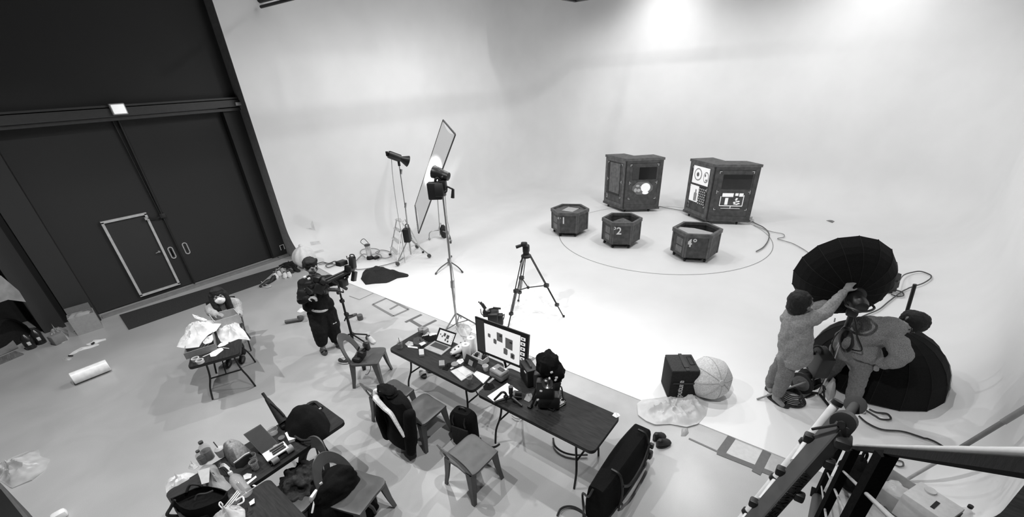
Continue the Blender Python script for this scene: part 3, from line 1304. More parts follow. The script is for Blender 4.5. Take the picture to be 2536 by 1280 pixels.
nt.links.new(nz_.outputs['Fac'], mr_.inputs['Value'])
nt.links.new(mr_.outputs[0], mx_.inputs[0])
nt.links.new(b_.outputs[0], mx_.inputs[1])
nt.links.new(tr_.outputs[0], mx_.inputs[2])
nt.links.new(mx_.outputs[0], nt.nodes['Material Output'].inputs['Surface'])
m_.build('silk', SCR, t)
m_ = MB()
m_.rod(BRc, TRc, .018)
m_.rod(BLc, TLc, .012)
m_.build('side_tubes', DSTEEL, t)
m_ = MB()
m_.rod(TLc, TRc, .012)
m_.rod(BLc, BRc, .012)
for i in range(14):
    for a, b in ((TLc, TRc), (BLc, BRc)):
        q = a.lerp(b, (i + .5) / 14)
        m_.box(q, (.03, .03, .05))
m_.build('end_tubes', mat(.2, .5), t)
m_ = MB()
mid_ = BRc.lerp(TRc, .42)
m_.rod(U(1090, 583), U(1084, 495), .014)
m_.rod(U(1084, 495), mid_, .014)
m_.build('pole', STEEL, t)
for fx, fy in ((1064, 594), (1117, 598), (1094, 566)):
    m_ = MB()
    g = at(fx, fy, ZF)
    q = Vector((B.x, B.y, ZF + .22))
    d_ = (g - q)
    m_.tube([q, q + Vector((d_.x * .6, d_.y * .6, .02)), q + Vector((d_.x * .92, d_.y * .92, -.03)), g + Vector((0, 0, .06))], .014, 6, 5)
    m_.ball(g + Vector((0, 0, .035)), .035, 10)
    m_.build('leg', STEEL, t)
m_ = MB()
q = U(1098, 573, -.1)
m_.blob(q, (.1, .08, .2), 3, .25, flat=False)
solo('sandbag', m_, BLACK, 'small black sandbag hung on the base of the diffusion screen', 'sandbag')
sp_ = spot('scrim_flash', SPOT_FROM, BLc.lerp(TRc, .5), 3800, 33, 1.0, .06)

# tall front stand with a second head
B = at(1133, 812, ZF)
U = upright(B)
t = thing('lamp_on_tall_stand', B, 'tall metal light stand with a black lamp head standing behind the laptop table', 'light stand')
m_ = MB()
m_.rod(U(1132, 806), U(1119, 700), .022)
m_.rod(U(1120, 708), U(1110, 590), .018)
m_.rod(U(1110, 600), U(1097, 487), .014)
m_.rod(U(1121, 712), U(1120, 696), .035)
m_.rod(U(1113, 650), U(1112, 640), .03)
m_.build('pole', STEEL, t)
for fx, fy in ((1086, 846), (1180, 803), (1142, 786)):
    m_ = MB()
    g = at(fx, fy, ZF)
    m_.rod(U(1129, 775), g, .013)
    m_.rod(U(1132, 800), U(1129, 775).lerp(g, .6), .01)
    m_.build('leg', mat(.18, .35, 'plain', .6), t)
m_ = MB()
m_.rbox(U(1078, 472), (.14, .22, .26), .02, rot=(0, 0, .6))
m_.rbox(U(1090, 470), (.22, .14, .2), .02, rot=(0, .2, .6))
m_.rbox(U(1096, 458), (.14, .12, .16), .02, rot=(0, 0, .6))
m_.build('control_box', BLACK, t)
m_ = MB()
m_.tube([U(1088, 462), U(1078, 448), U(1083, 440), U(1092, 447)], .022, 8, 4)
m_.build('yoke', BLACKM, t)
m_ = MB()
a, b = U(1079, 427, .1), U(1106, 436)
M_ = Matrix.Translation(a.lerp(b, .45)) @ (a - b).to_track_quat('Z', 'Y').to_matrix().to_4x4() @ Matrix.Scale(.78, 4)
m_.lathe([(.03, -.2), (.08, -.18), (.09, -.1), (.10, .0), (.115, .02), (.125, .12), (.13, .16)], 18, M_)
m_.rod(M_ @ Vector((.06, 0, -.1)), M_ @ Vector((.17, 0, -.12)), .015)
m_.build('lamp_head', BLACKM, t)
m_ = MB()
m_.lathe([(.001, .17), (.07, .168), (.12, .16)], 18, M_)
m_.build('lamp_glass', emit(.95, 2.0), t)
m_ = MB()
m_.tube([U(1098, 462), U(1107, 462), U(1118, 467), U(1122, 468)], .014, 6, 4)
m_.rod(U(1122, 468), U(1121, 490), .022, .03)
m_.tube([U(1107, 463), U(1106, 474), U(1100, 478)], .012, 6, 4)
m_.build('pan_handle', BLACKM, t)
m_ = MB()
m_.tube([U(1102, 480), U(1107, 540), U(1112, 570), U(1113, 620), U(1124, 690), U(1127, 740), U(1126, 770), at(1140, 815, .02), at(1148, 838, .02)], .006, 6, 6)
m_.build('head_cable', mat(.4, .5), t)

# turtle base stand behind it
B = at(1113, 655, ZF)
U = upright(B)
t = thing('turtle_base_stand', B, 'chrome stand with two curved feet behind the tall front light stand', 'light stand')
m_ = MB()
m_.rod(U(1114, 652), U(1108, 595), .016)
m_.rod(U(1108, 600), U(1103, 560), .012)
m_.rbox(U(1113, 655), (.08, .08, .12), .02)
m_.build('pole', STEEL, t)
for fx, fy in ((1079, 680), (1146, 676), (1118, 636)):
    m_ = MB()
    g = at(fx, fy, ZF)
    q = U(1113, 647)
    d_ = g - q
    m_.tube([q, q + Vector((d_.x * .55, d_.y * .55, .0)), q + Vector((d_.x * .85, d_.y * .85, d_.z * .35)), g], .014, 6, 6)
    m_.rod(g + Vector((0, 0, .02)), q + Vector((d_.x * .93, d_.y * .93, d_.z * .6)), .022)
    m_.build('leg', DSTEEL, t)
m_ = MB()
for q in ((1108, 575), (1114, 590), (1116, 600)):
    m_.rbox(U(q[0], q[1], -.02), (.04, .04, .06), .01)
m_.build('clamps', CHARC, t)

# camera tripod
B = at(1312, 752, ZF)
F3 = [at(1258, 813, ZF), at(1284, 746, ZF), at(1396, 785, ZF)]
ctr = sum(F3, Vector()) / 3
U = upright(ctr)
ap = U(1303, 632)
t = thing('camera_tripod', ctr, 'empty black video tripod standing alone on the white stage', 'tripod')
mids = []
for g in F3:
    out = (g - ctr).normalized()
    side = Vector((-out.y, out.x, 0)) * .028
    a = ap + out * .07
    m_ = MB()
    mid_ = a.lerp(g, .47)
    mids.append(mid_)
    for s in (-1, 1):
        m_.rod(a + side * s, mid_ + side * s, .009, n=8)
        m_.rod(mid_ + side * s * .9, a.lerp(g, .8) + side * s * .9, .007, n=8)
    m_.box(mid_, (.07, .07, .06))
    m_.box(a.lerp(g, .79), (.06, .06, .05))
    m_.rod(mid_, g, .011, n=8)
    m_.ball(g + Vector((0, 0, .02)), .024, 8)
    m_.build('leg', BLACKM, t)
m_ = MB()
c_ = sum(mids, Vector()) / 3 + Vector((0, 0, -.06))
for q in mids:
    m_.rod(c_, q, .01, n=8)
m_.ball(c_, .03, 8)
m_.build('spreader', BLACKM, t)
m_ = MB()
m_.lathe([(.09, -.03), (.09, .0), (.06, .02), (.05, .06)], 14, None, ap)
m_.rbox(U(1303, 616), (.13, .11, .15), .03, rot=(0, 0, .4))
m_.rbox(U(1298, 605), (.16, .1, .09), .025, rot=(0, .35, .5))
m_.rod(U(1296, 606), U(1278, 612), .025, .03)
m_.build('fluid_head', BLACK, t)
m_ = MB()
m_.rod(U(1298, 632, -.1), U(1289, 650, -.1), .014)
m_.build('pan_handle', BLACK, t)

# little aluminium ladder
feet = [at(966, 632, ZF), at(983, 653, ZF), at(1048, 626, ZF), at(1031, 607, ZF)]
ctr = sum(feet, Vector()) / 4
U = upright(ctr)
t = thing('step_ladder', ctr, 'small aluminium folding step ladder on the white stage by the side wall', 'ladder')
tops = [U(983, 541, .15), U(996, 544, -.1), U(1003, 543, -.1), U(990, 541, .15)]
for a, b, nm in ((0, 1, 'front_frame'), (2, 3, 'rear_frame')):
    m_ = MB()
    m_.rod(feet[a], tops[a], .016, n=8)
    m_.rod(feet[b], tops[b], .016, n=8)
    m_.build(nm, ALU, t)
for i, v in enumerate((.22, .48, .74, .97)):
    m_ = MB()
    a, b = feet[0].lerp(tops[0], v), feet[1].lerp(tops[1], v)
    d_ = (tops[2] - tops[1])
    m_.box(a.lerp(b, .5), ((b - a).length, .09, .03), rot=(0, 0, math.atan2((b - a).y, (b - a).x)))
    m_.build('step', ALU, t)
m_ = MB()
a, b = feet[3].lerp(tops[3], .45), feet[2].lerp(tops[2], .45)
m_.rod(a, b, .012)
a, b = feet[3].lerp(tops[3], .75), feet[2].lerp(tops[2], .75)
m_.rod(a, b, .012)
m_.build('rear_brace', ALU, t)
for g in feet:
    m_ = MB()
    m_.rbox(g + Vector((0, 0, .025)), (.05, .05, .05), .01)
    m_.build('rubber_foot', BLACK, t)

# black cloth, work lamp and cables near the cove's left end
m_ = MB()
m_.heap([at(*p).xy for p in ((894, 692), (900, 674), (935, 661), (968, 670), (985, 677), (1014, 682), (1010, 687), (985, 690), (960, 702), (925, 704), (906, 707))], .16, ZF, seed=5, amp=.35, power=2.6, skew=(-.1, .1))
solo('black_cloth', m_, mat(.03, .95, 'cloth'), 'crumpled black cloth lying on the white stage left of the tall light stand', 'cloth')
g = at(917, 641, ZF)
t = thing('work_lamp', g, 'silver cylindrical work lamp with a black base among cables by the side wall', 'work lamp')
m_ = MB()
m_.lathe([(.09, 0), (.09, .05), (.06, .09), (.055, .1)], 16, None, g)
m_.build('lamp_base', BLACK, t)
m_ = MB()
m_.lathe([(.065, .1), (.07, .11), (.07, .36), (.065, .38)], 16, None, g)
m_.build('lamp_body', ALU, t)
m_ = MB()
m_.lathe([(.075, .37), (.075, .4), (.03, .41)], 16, None, g)
m_.tube([g + Vector((-.07, 0, .4)), g + Vector((-.13, .05, .5)), g + Vector((-.02, .05, .55)), g + Vector((.05, 0, .42))], .008, 6, 5)
m_.build('lamp_cap', CHARC, t)
cable([(905, 640), (893, 628), (900, 620), (925, 618), (940, 622), (935, 630), (915, 633), (900, 632), (890, 640), (880, 650), (860, 655)], .01, .25,
      'loops of grey cable on the white floor around the silver work lamp',
      extra=[[(935, 638), (955, 642), (970, 636), (965, 626), (945, 622), (930, 628)], [(925, 640), (940, 632), (945, 640), (935, 646)]])
cable([(1000, 641), (985, 650), (950, 660), (915, 667), (885, 670), (870, 665), (845, 660), (812, 655), (790, 658)], .01, .15, 'long dark cable from the flash stand towards the cameraman on the white floor')
cable([(786, 656), (800, 652), (815, 655), (830, 650), (838, 655), (815, 665), (808, 660), (825, 654)], .012, .06, 'tangle of dark cable on the white floor right of the white bag')
m_ = MB()
m_.rbox(at(932, 638, ZF + .03), (.14, .1, .06), .01)
solo('power_adapter', m_, BLACK, 'small black power brick beside the silver work lamp', 'adapter')


# ================================================================ people
def limb(m_, pts, rs, n=10):
    for i in range(len(pts)):
        m_.ball(pts[i], rs[i], n)
        if i:
            m_.rod(pts[i - 1], pts[i], rs[i - 1], rs[i], n)
    return m_


def hand(m_, wrist, tip, palm_n, k=1.0, curl=.35):
    """Palm, four unequal bent fingers and a thumb leaving the side of the palm."""
    w_, t_ = Vector(wrist), Vector(tip)
    d = (t_ - w_).normalized()
    n_ = Vector(palm_n)
    n_ = (n_ - d * n_.dot(d)).normalized()
    s = d.cross(n_)
    L_ = .18 * k
    kn = w_ + d * L_ * .52
    for j in range(4):
        o_ = s * (-.03 + .02 * j) * k
        limb(m_, [w_ + o_ * .6, kn + o_], [.016 * k, .013 * k], 8)
        ln = L_ * (.42, .47, .45, .36)[j]
        p1 = kn + o_ + (d * math.cos(curl) + n_ * math.sin(curl)) * ln * .5
        p2 = p1 + (d * math.cos(curl * 2) + n_ * math.sin(curl * 2)) * ln * .5
        limb(m_, [kn + o_, p1, p2], [.0105 * k, .0095 * k, .008 * k], 8)
    b_ = w_ + d * L_ * .16 - s * .028 * k
    p1 = b_ + (d * .6 - s * .7 + n_ * .35).normalized() * L_ * .26
    limb(m_, [b_, p1, p1 + (d * .85 - s * .25 + n_ * .4).normalized() * L_ * .2], [.014 * k, .012 * k, .009 * k], 8)
    return m_


def head_mesh(m_, c, face, up, k=1.0):
    """Skull, jaw, nose, brow, ears about centre C, looking along FACE."""
    f_ = Vector(face).normalized()
    u = Vector(up)
    u = (u - f_ * u.dot(f_)).normalized()
    s = f_.cross(u)
    c = Vector(c)
    g = lambda a, b, z: c + f_ * a * k + s * b * k + u * z * k
    m_.ball(g(-.01, 0, .03), .092 * k, 16)
    m_.ball(g(.025, 0, -.03), .075 * k, 14)
    m_.ball(g(.05, 0, -.075), .042 * k, 12)
    m_.ball(g(-.05, 0, .0), .08 * k, 12)
    limb(m_, [g(.092, 0, .012), g(.112, 0, -.022)], [.012 * k, .017 * k], 8)
    for q in (-1, 1):
        m_.ball(g(.083, q * .034, .028), .018 * k, 8)
        m_.ball(g(.07, q * .048, -.012), .028 * k, 8)
        m_.ball(g(-.005, q * .088, -.008), (.02 * k, .02 * k, .03 * k), 8)
    m_.rod(g(.088, -.022, -.057), g(.088, .022, -.057), .011 * k)
    return g


def eyes_brows(g, root, k=1.0):
    m_ = MB()
    for q in (-1, 1):
        m_.ball(g(.096, q * .034, .016), .010 * k, 8)
    m_.build('eyes', mat(.02, .3), root)
    m_ = MB()
    for q in (-1, 1):
        m_.rod(g(.098, q * .018, .034), g(.090, q * .052, .036), .006 * k)
    m_.rod(g(.098, -.018, -.055), g(.098, .018, -.055), .005 * k)
    m_.build('brows_and_lips', mat(.05, .6), root)


def hair_cap(m_, g, k=1.0, back=.0, fringe=.02, bulk=.106):
    m_.ball(g(-.022, 0, .045), bulk * k, 18)
    m_.ball(g(-.05, 0, .0 - back), bulk * .9 * k, 16)
    for i in range(7):
        y = -.07 + .14 * i / 6
        m_.ball(g(.048 - abs(y) * .35, y, .085 - fringe + abs(y) * .1), .030 * k, 10)
    return m_


FLEECE = mat(.26, .95, 'fur')
HOOD = mat(.30, .9, 'cloth')
JEANS = mat(.2, .85, 'cloth')
JEANS2 = mat(.2, .9, 'cloth')

# the person who fits the raised softbox
base = at(1918, 1002, ZF)
U = upright(base)
t = thing('person', base, 'person in grey hoodie and jeans reaching up to fit the raised black softbox', 'person')
hc = U(1984, 750)
m_ = MB()
g = head_mesh(m_, hc, U(2010, 738, .10) - hc, (0, 0, 1), 1.1)
limb(m_, [hc + Vector((0, 0, -.06)), U(1972, 785)], [.06, .065])
sh, el, wr = U(1990, 795, -.08), U(2043, 775, .05), U(2092, 722, .28)
sh2, el2, wr2 = U(1962, 790, .18), U(2040, 755, .42), U(2088, 712, .52)
limb(m_, [U(1972, 785), U(1968, 830), U(1955, 880)], [.10, .12, .12], 12)
limb(m_, [sh, el, wr], [.05, .042, .03])
limb(m_, [sh2, el2, wr2], [.05, .042, .03])
hand(m_, wr, U(2110, 698, .36), (0, 0, -1), 1.0, .45)
hand(m_, wr2, U(2112, 706, .56), (0, 0, -1), 1.0, .5)
kn, an, toe = U(1942, 932, -.05), U(1920, 984, -.02), at(1938, 1003, .045)
kn2, an2, toe2 = U(1925, 915, .2), U(1905, 956, .28), at(1908, 968, .045)
limb(m_, [U(1955, 880), kn, an, toe], [.09, .06, .042, .03])
limb(m_, [U(1955, 880), kn2, an2, toe2], [.09, .06, .042, .03])
m_.build('body', SKIN, t, mods=(remesh(.009, 3),))
eyes_brows(g, t, 1.1)
m_ = MB()
hair_cap(m_, g, 1.1, .02, -.01, .112)
m_.build('hair', HAIR, t, mods=(remesh(.012, 2), folds(.02, .03)))
m_ = MB()
limb(m_, [U(1974, 786), U(1972, 812), U(1968, 845), U(1966, 885)], [.14, .165, .17, .165], 14)
limb(m_, [U(1983, 800, -.06), U(1980, 850, -.06), U(1984, 886, -.05)], [.12, .14, .12], 12)
limb(m_, [U(1985, 800, -.08), U(2014, 788, -.02), el, el.lerp(wr, .93)], [.10, .085, .075, .048])
limb(m_, [sh2, el2, el2.lerp(wr2, .9)], [.095, .075, .05])
limb(m_, [U(1957, 768, .05), U(1953, 790, .02), U(1962, 800, -.06)], [.06, .085, .08])
limb(m_, [U(1948, 885, -.02), U(1992, 884, -.03)], [.11, .09])
m_.build('hoodie', HOOD, t, mods=(remesh(.014, 4), folds(.045, .11)))
m_ = MB()
limb(m_, [U(1957, 880, -.03), U(1945, 928, -.05), U(1927, 972, -.03)], [.115, .095, .07], 12)
limb(m_, [U(1952, 880, .08), kn2, U(1907, 950, .28)], [.11, .09, .068], 12)
m_.build('jeans', JEANS, t, mods=(remesh(.014, 3), folds(.03, .1)))


def slipper(root, heel, toe, w_=.05, ma=BLACK, name='slipper', strap=True):
    heel, toe = Vector(heel), Vector(toe)
    heel.z, toe.z = ZF if heel.x > XE else 0, ZF if heel.x > XE else 0
    d = (toe - heel)
    L_ = d.length
    d.normalize()
    s = Vector((-d.y, d.x, 0))
    m2 = MB()
    pts = []
    for k in range(20):
        a = 2 * PI * k / 20
        ww = w_ * (1.0 if math.cos(a) > 0 else .85)
        pts.append(((heel + d * (L_ / 2 + L_ / 2 * math.cos(a)) + s * ww * math.sin(a)).xy))
    m2.prism(pts, heel.z + .002, heel.z + .035)
    o_ = m2.build(name, ma, root, smooth=False)
    if strap:
        m2 = MB()
        rr = []
        for i in range(7):
            q = []
            c_ = heel + d * L_ * (.42 + .06 * i)
            for k in range(7):
                a = PI * k / 6
                q.append(c_ + s * w_ * 1.05 * math.cos(a) + Vector((0, 0, .03 + .045 * math.sin(a))))
            rr.append(q)
        m2.loft(rr, cap=False, closed=False)
        m2.build('strap', ma, o_)
    return o_


slipper(t, at(1898, 982), at(1953, 1014), .062)
slipper(t, at(1894, 962), at(1914, 974), .05)

# the person who bends over the second softbox
base = at(2058, 978, ZF)
U = upright(base)
t = thing('person', base, 'person in fuzzy grey jacket bending over the black softbox on the floor', 'person')
hc = U(2255, 800, .30)
m_ = MB()
fdir = (U(2246, 832, .16) - hc)
g = head_mesh(m_, hc, fdir, U(2292, 785, .35) - hc, 1.1)
sh, sh2 = U(2205, 828, .02), U(2195, 806, .38)
limb(m_, [hc + (sh - hc) * .25, U(2206, 818, .2)], [.06, .07])
limb(m_, [U(2206, 818, .2), U(2150, 830, .1), U(2098, 862, .05)], [.10, .13, .13], 12)
el, wr = U(2234, 880, -.12), U(2188, 902, -.08)
limb(m_, [sh, el, wr], [.05, .042, .03])
hand(m_, wr, U(2170, 906, -.02), (0, 0, -1), 1.0, .6)
el2, wr2 = U(2225, 862, .45), U(2238, 900, .42)
limb(m_, [sh2, el2, wr2], [.05, .042, .03])
hand(m_, wr2, U(2236, 918, .40), (0, 0, -1), 1.0, .5)
hip = U(2098, 868, .05)
kn, an = U(2128, 930, -.02), U(2108, 1010, -.05)
kn2, an2 = U(2066, 905, .22), U(2026, 958, .25)
limb(m_, [hip, kn, an, an + Vector((-.1, -.08, -.05))], [.09, .06, .042, .035])
limb(m_, [hip, kn2, an2, an2 + Vector((-.05, -.12, -.05))], [.09, .06, .042, .035])
m_.build('body', SKIN, t, mods=(remesh(.009, 3),))
eyes_brows(g, t, 1.1)
m_ = MB()
hair_cap(m_, g, 1.1, .0, .0, .118)
m_.ball(U(2274, 797, .3), .11, 14)
m_.build('hair', HAIR, t, mods=(remesh(.012, 2), folds(.02, .03)))
m_ = MB()
limb(m_, [U(2206, 815, .15), U(2180, 822, .08), U(2145, 822, .05), U(2115, 840, .03), U(2097, 862, .02)], [.15, .19, .205, .19, .17], 14)
limb(m_, [U(2120, 862, -.02), U(2150, 872, -.02), U(2162, 884, -.02)], [.15, .14, .10], 12)
limb(m_, [sh, U(2222, 852, -.08), el, U(2214, 896, -.12), wr], [.115, .115, .105, .095, .06], 12)
limb(m_, [sh2, el2, el2.lerp(wr2, .8)], [.11, .1, .07])
limb(m_, [U(2200, 800, .22), U(2222, 826, .15), U(2226, 815, .3)], [.085, .08, .08])
m_.build('jacket', FLEECE, t, mods=(remesh(.014, 4), folds(.04, .10)))
m_ = MB()
limb(m_, [U(2100, 868, .03), U(2136, 900, -.02), kn, U(2112, 985, -.05)], [.14, .115, .10, .085], 12)
limb(m_, [U(2085, 868, .12), kn2, U(2034, 945, .25)], [.14, .10, .085], 12)
m_.build('trousers', JEANS2, t, mods=(remesh(.014, 3), folds(.035, .1)))
for a in (an, an2):
    m_ = MB()
    c_ = Vector((a.x - .06, a.y - .05, ZF + .05))
    m_.ball(c_, (.12, .055, .05), 14, Matrix.Rotation(rad(215), 4, 'Z'))
    m_.ball(c_ + Vector((.05, .03, .03)), (.055, .05, .055), 12)
    m_.build('sneaker', mat(.6, .6), t)

# ================================================================ softboxes
def dome(name, label, cat, apex, rim_c, R_, n=16, shaft=0.0, root_at=None):
    axis = (Vector(rim_c) - Vector(apex))
    dep = axis.length
    M_ = Matrix.Translation(rim_c) @ (-axis).to_track_quat('Z', 'Y').to_matrix().to_4x4()
    t = thing(name, root_at or rim_c, label, cat)
    prof = [(R_, 0.0), (R_ * 1.02, dep * .02)]
    for i in range(1, 9):
        a = PI / 2 * i / 8
        prof.append((max(.085, R_ * math.cos(a) ** .85), dep * math.sin(a)))
    m_ = MB()
    rr = []
    for r, z in prof:
        rr.append([M_ @ Vector((r * math.cos(2 * PI * k / n), r * math.sin(2 * PI * k / n), z)) for k in range(n)])
    m_.loft(rr, cap=False)
    shell = m_.build('fabric_shell', mat(.006, .85, 'cloth'), t, smooth=False)
    m_ = MB()
    for k in range(n):
        a = 2 * PI * (k + .0) / n
        m_.tube([M_ @ Vector((r * 1.006 * math.cos(a), r * 1.006 * math.sin(a), z)) for r, z in prof], .003, 4)
    m_.build('rib_seams', mat(.008, .9), t)
    m_ = MB()
    m_.add([M_ @ Vector((R_ * .985 * math.cos(2 * PI * k / n), R_ * .985 * math.sin(2 * PI * k / n), .03)) for k in range(n)], [tuple(range(n))])
    m_.build('diffuser', mat(.75, .8, 'cloth'), t, smooth=False)
    m_ = MB()
    m_.lathe([(.10, dep - .02), (.115, dep), (.115, dep + .03), (.08, dep + .04)], 20, M_)
    m_.build('speed_ring', BLACKM, t)
    return t, M_, dep


SB = at(2027, 980, ZF)
U = upright(SB)
rimc, apx = U(2084, 676, .28), U(2112, 726, -.10)
apx = rimc + (apx - rimc).normalized() * .46
t, M_, dep = dome('raised_softbox', 'big black round softbox raised on a stand, seen from behind', 'softbox', apx, rimc, .515)
m_ = MB()
m_.tube([U(2203, 655, .25), U(2211, 668, .25), U(2205, 690, .25)], .012, 6, 4)
m_.rod(U(2068, 788, .1), U(2066, 797, .1), .008)
m_.rbox(U(1996, 652, .02), (.05, .03, .02), .005)
m_.build('fittings', mat(.5, .6), t)
# lamp and stand that carry it
t = thing('softbox_stand', SB, 'black light stand with a lamp head carrying the raised softbox', 'light stand')
m_ = MB()
hd0, hd1 = U(2100, 790), M_ @ Vector((0, 0, dep + .05))
m_.rod(U(2027, 978), U(2050, 925), .020)
m_.rod(U(2048, 930), U(2083, 842), .017)
m_.build('lower_pole', STEEL, t)
m_ = MB()
m_.rod(U(2081, 846), U(2100, 800), .02)
m_.rod(U(2098, 806), U(2110, 775, -.02), .03)
m_.rbox(U(2092, 822), (.07, .07, .1), .02)
m_.build('upper_pole', BLACK, t)
m_ = MB()
M2 = Matrix.Translation(hd1) @ (hd1 - (M_ @ Vector((0, 0, 0)))).to_track_quat('Z', 'Y').to_matrix().to_4x4()
m_.lathe([(.07, -.03), (.085, 0), (.085, .16), (.07, .2)], 18, M2)
m_.tube([M2 @ Vector((.1, 0, .05)), M2 @ Vector((.13, 0, .18)), M2 @ Vector((.0, 0, .26)), M2 @ Vector((-.13, 0, .18)), M2 @ Vector((-.1, 0, .05))], .013, 6, 5)
m_.rbox(U(2112, 768, -.05), (.14, .12, .14), .03)
m_.rbox(U(2122, 752, -.06), (.16, .1, .1), .03)
m_.build('lamp_head', BLACKM, t)
m_ = MB()
for q in ((2131, 738), (2135, 748)):
    m_.rbox(U(q[0], q[1], -.14), (.02, .02, .02), .004)
m_.rbox(U(2112, 741, -.14), (.05, .02, .02), .004)
m_.build('lamp_clamps', mat(.6, .4), t)
for fx, fy in ((1937, 967), (2056, 1013), (2062, 962)):
    m_ = MB()
    gq = at(fx, fy, ZF)
    hub = U(2029, 974)
    m_.rod(hub, gq + Vector((0, 0, .02)), .016)
    m_.rod(U(2038, 948), hub.lerp(gq, .5), .010)
    m_.build('leg', BLACK, t)
m_ = MB()
for k in range(4):
    a0 = k * .5
    m_.tube([U(2094 + 16 * math.cos(a) + k, 838 + 28 * math.sin(a) + k * 2, -.05 - .02 * k) for a in [a0 + 2 * PI * i / 12 for i in range(13)]], .008, 6, 3)
m_.tube([U(2112, 778, -.05), U(2118, 800, -.1), U(2122, 830, -.12), U(2135, 865, -.12), U(2120, 868, -.1), U(2100, 862, -.05)], .008, 6, 5)
m_.tube([U(2092, 812), U(2070, 830), U(2060, 855), U(2066, 875), U(2060, 900)], .008, 6, 5)
m_.build('coiled_cable', BLACK, t)
m_ = MB()
m_.rbox(U(2031, 896, -.02), (.30, .17, .33), .025, rot=(0, -.12, .5))
o_ = m_.build('ballast', BLACK, t)
m_ = MB()
m_.tube([U(2016, 878, -.05), U(2013, 862, -.05), U(2026, 857, -.05), U(2036, 866, -.05), U(2036, 872, -.05)], .014, 6, 5)
m_.build('ballast_handle', BLACK, o_)
m_ = MB()
a, b = at(1874, 990, ZF), U(2030, 934)
m_.rod(a + Vector((0, 0, .012)), b, .012)
solo('metal_rod', m_, mat(.3, .35), 'thin metal rod leaning from the floor onto the softbox stand', 'rod')
# cable reel and coil by the stand
q = at(1985, 968, ZF)
U = upright(q)
t = thing('cable_reel', q, 'round dark cable reel standing between the softbox stand and the jeans', 'cable reel')
M2 = Matrix.Translation(q + Vector((0, 0, .17))) @ Matrix.Rotation(rad(-25), 4, 'Z') @ Matrix.Rotation(PI / 2, 4, 'Y')
m_ = MB()
m_.lathe([(.155, -.09), (.155, -.075), (.10, -.075), (.10, .075), (.155, .075), (.155, .09)], 24, M2)
m_.build('drum', mat(.03, .4), t)
m_ = MB()
m_.lathe([(.05, -.10), (.06, -.09), (.06, -.085)], 16, M2)
m_.lathe([(.10, -.094), (.11, -.092), (.11, -.09)], 16, M2)
m_.build('drum_face', mat(.22, .4), t)
m_ = MB()
m_.tube([M2 @ Vector((.0, -.14, -.1)), M2 @ Vector((-.17, -.1, -.06)), M2 @ Vector((-.19, .0, 0)), M2 @ Vector((-.17, .1, .06)), M2 @ Vector((.0, .14, .1))], .012, 6, 5)
m_.tube([M2 @ Vector((.15, -.12, -.1)), M2 @ Vector((.16, -.12, .1))], .012, 6)
m_.build('reel_frame', BLACK, t)
m_ = MB()
q = at(1957, 990, ZF)
for k in range(7):
    r = .17 - .012 * k
    m_.tube([q + Vector((r * math.cos(a) + .01 * k, r * math.sin(a), .02 + .012 * k)) for a in [2 * PI * i / 20 for i in range(21)]], .009, 6, 1)
m_.tube([at(1935, 985, .02), at(1945, 1003, .02), at(1968, 1007, .02), at(1983, 998, .02), at(1980, 988, .02), at(2005, 982, .02)], .008, 6, 6)
solo('coiled_cable', m_, mat(.015, .5), 'coil of black cable on the floor beside the slippers', 'cable')
m_ = MB()
cs = [at(*p).xy for p in ((2036, 972), (2052, 948), (2064, 962), (2066, 985), (2050, 995))]
m_.heap(cs, .18, ZF, seed=8, amp=.5)
solo('clear_bag', m_, FILM, 'crumpled clear plastic bag on the floor behind the softbox stand', 'bag')

# the second softbox on the floor, opening down
c_ = Vector((6.85, -.98, .0))
t, M_, dep = dome('floor_softbox', 'big black round softbox lying face down on the white floor', 'softbox', c_ + Vector((.0, -.02, .80)), c_ + Vector((0, 0, .03)), .80, 16, root_at=(c_.x, c_.y, ZF))
m_ = MB()
U = upright(c_ + Vector((.12, -.05, 0)))
m_.rod(U(2252, 826), U(2244, 778, .02), .022)
m_.rod(U(2243, 782), U(2266, 704), .022)
m_.build('mount_shaft', BLACK, t)
# lamp box behind the raised softbox with its cable
q = on_stage(2214, 722) + Vector((-.05, .12, .0))
m_ = MB()
m_.rbox(q + Vector((0, 0, .2)), (.16, .2, .36), .02, rot=(.0, .25, .5))
m_.rbox(q + Vector((.03, -.06, .23)), (.10, .14, .28), .02, rot=(.0, .25, .5))
m_.rbox(q + Vector((0, 0, .02)), (.14, .18, .04), .01)
m_.tube([q + Vector((0, .05, .38)), q + Vector((0, .02, .44)), q + Vector((0, -.05, .40))], .012, 6, 4)
solo('lamp_ballast', m_, mat(.025, .5), 'dark ballast box on the floor just behind the raised softbox', 'ballast')
cable([(2224, 700, .3), (2240, 680, .1), (2270, 677), (2298, 684), (2303, 693), (2285, 706), (2262, 714), (2235, 724), (2200, 750), (2175, 770), (2140, 785), (2105, 803), (2085, 815)], .012, .06,
      'dark cable looping from the ballast box across the floor to the softbox stand', extra=[[(2218, 718, .08), (2232, 727), (2236, 735), (2225, 738), (2205, 733)]])
cable([(2118, 1010), (2140, 1020), (2165, 1035), (2180, 1043), (2203, 1043), (2195, 1030), (2168, 1026), (2150, 1018)], .012, .03, 'black cable loops on the floor in front of the lying softbox',
      extra=[[(2125, 1035), (2145, 1052), (2180, 1068), (2230, 1073), (2265, 1083), (2305, 1098), (2330, 1112)]])

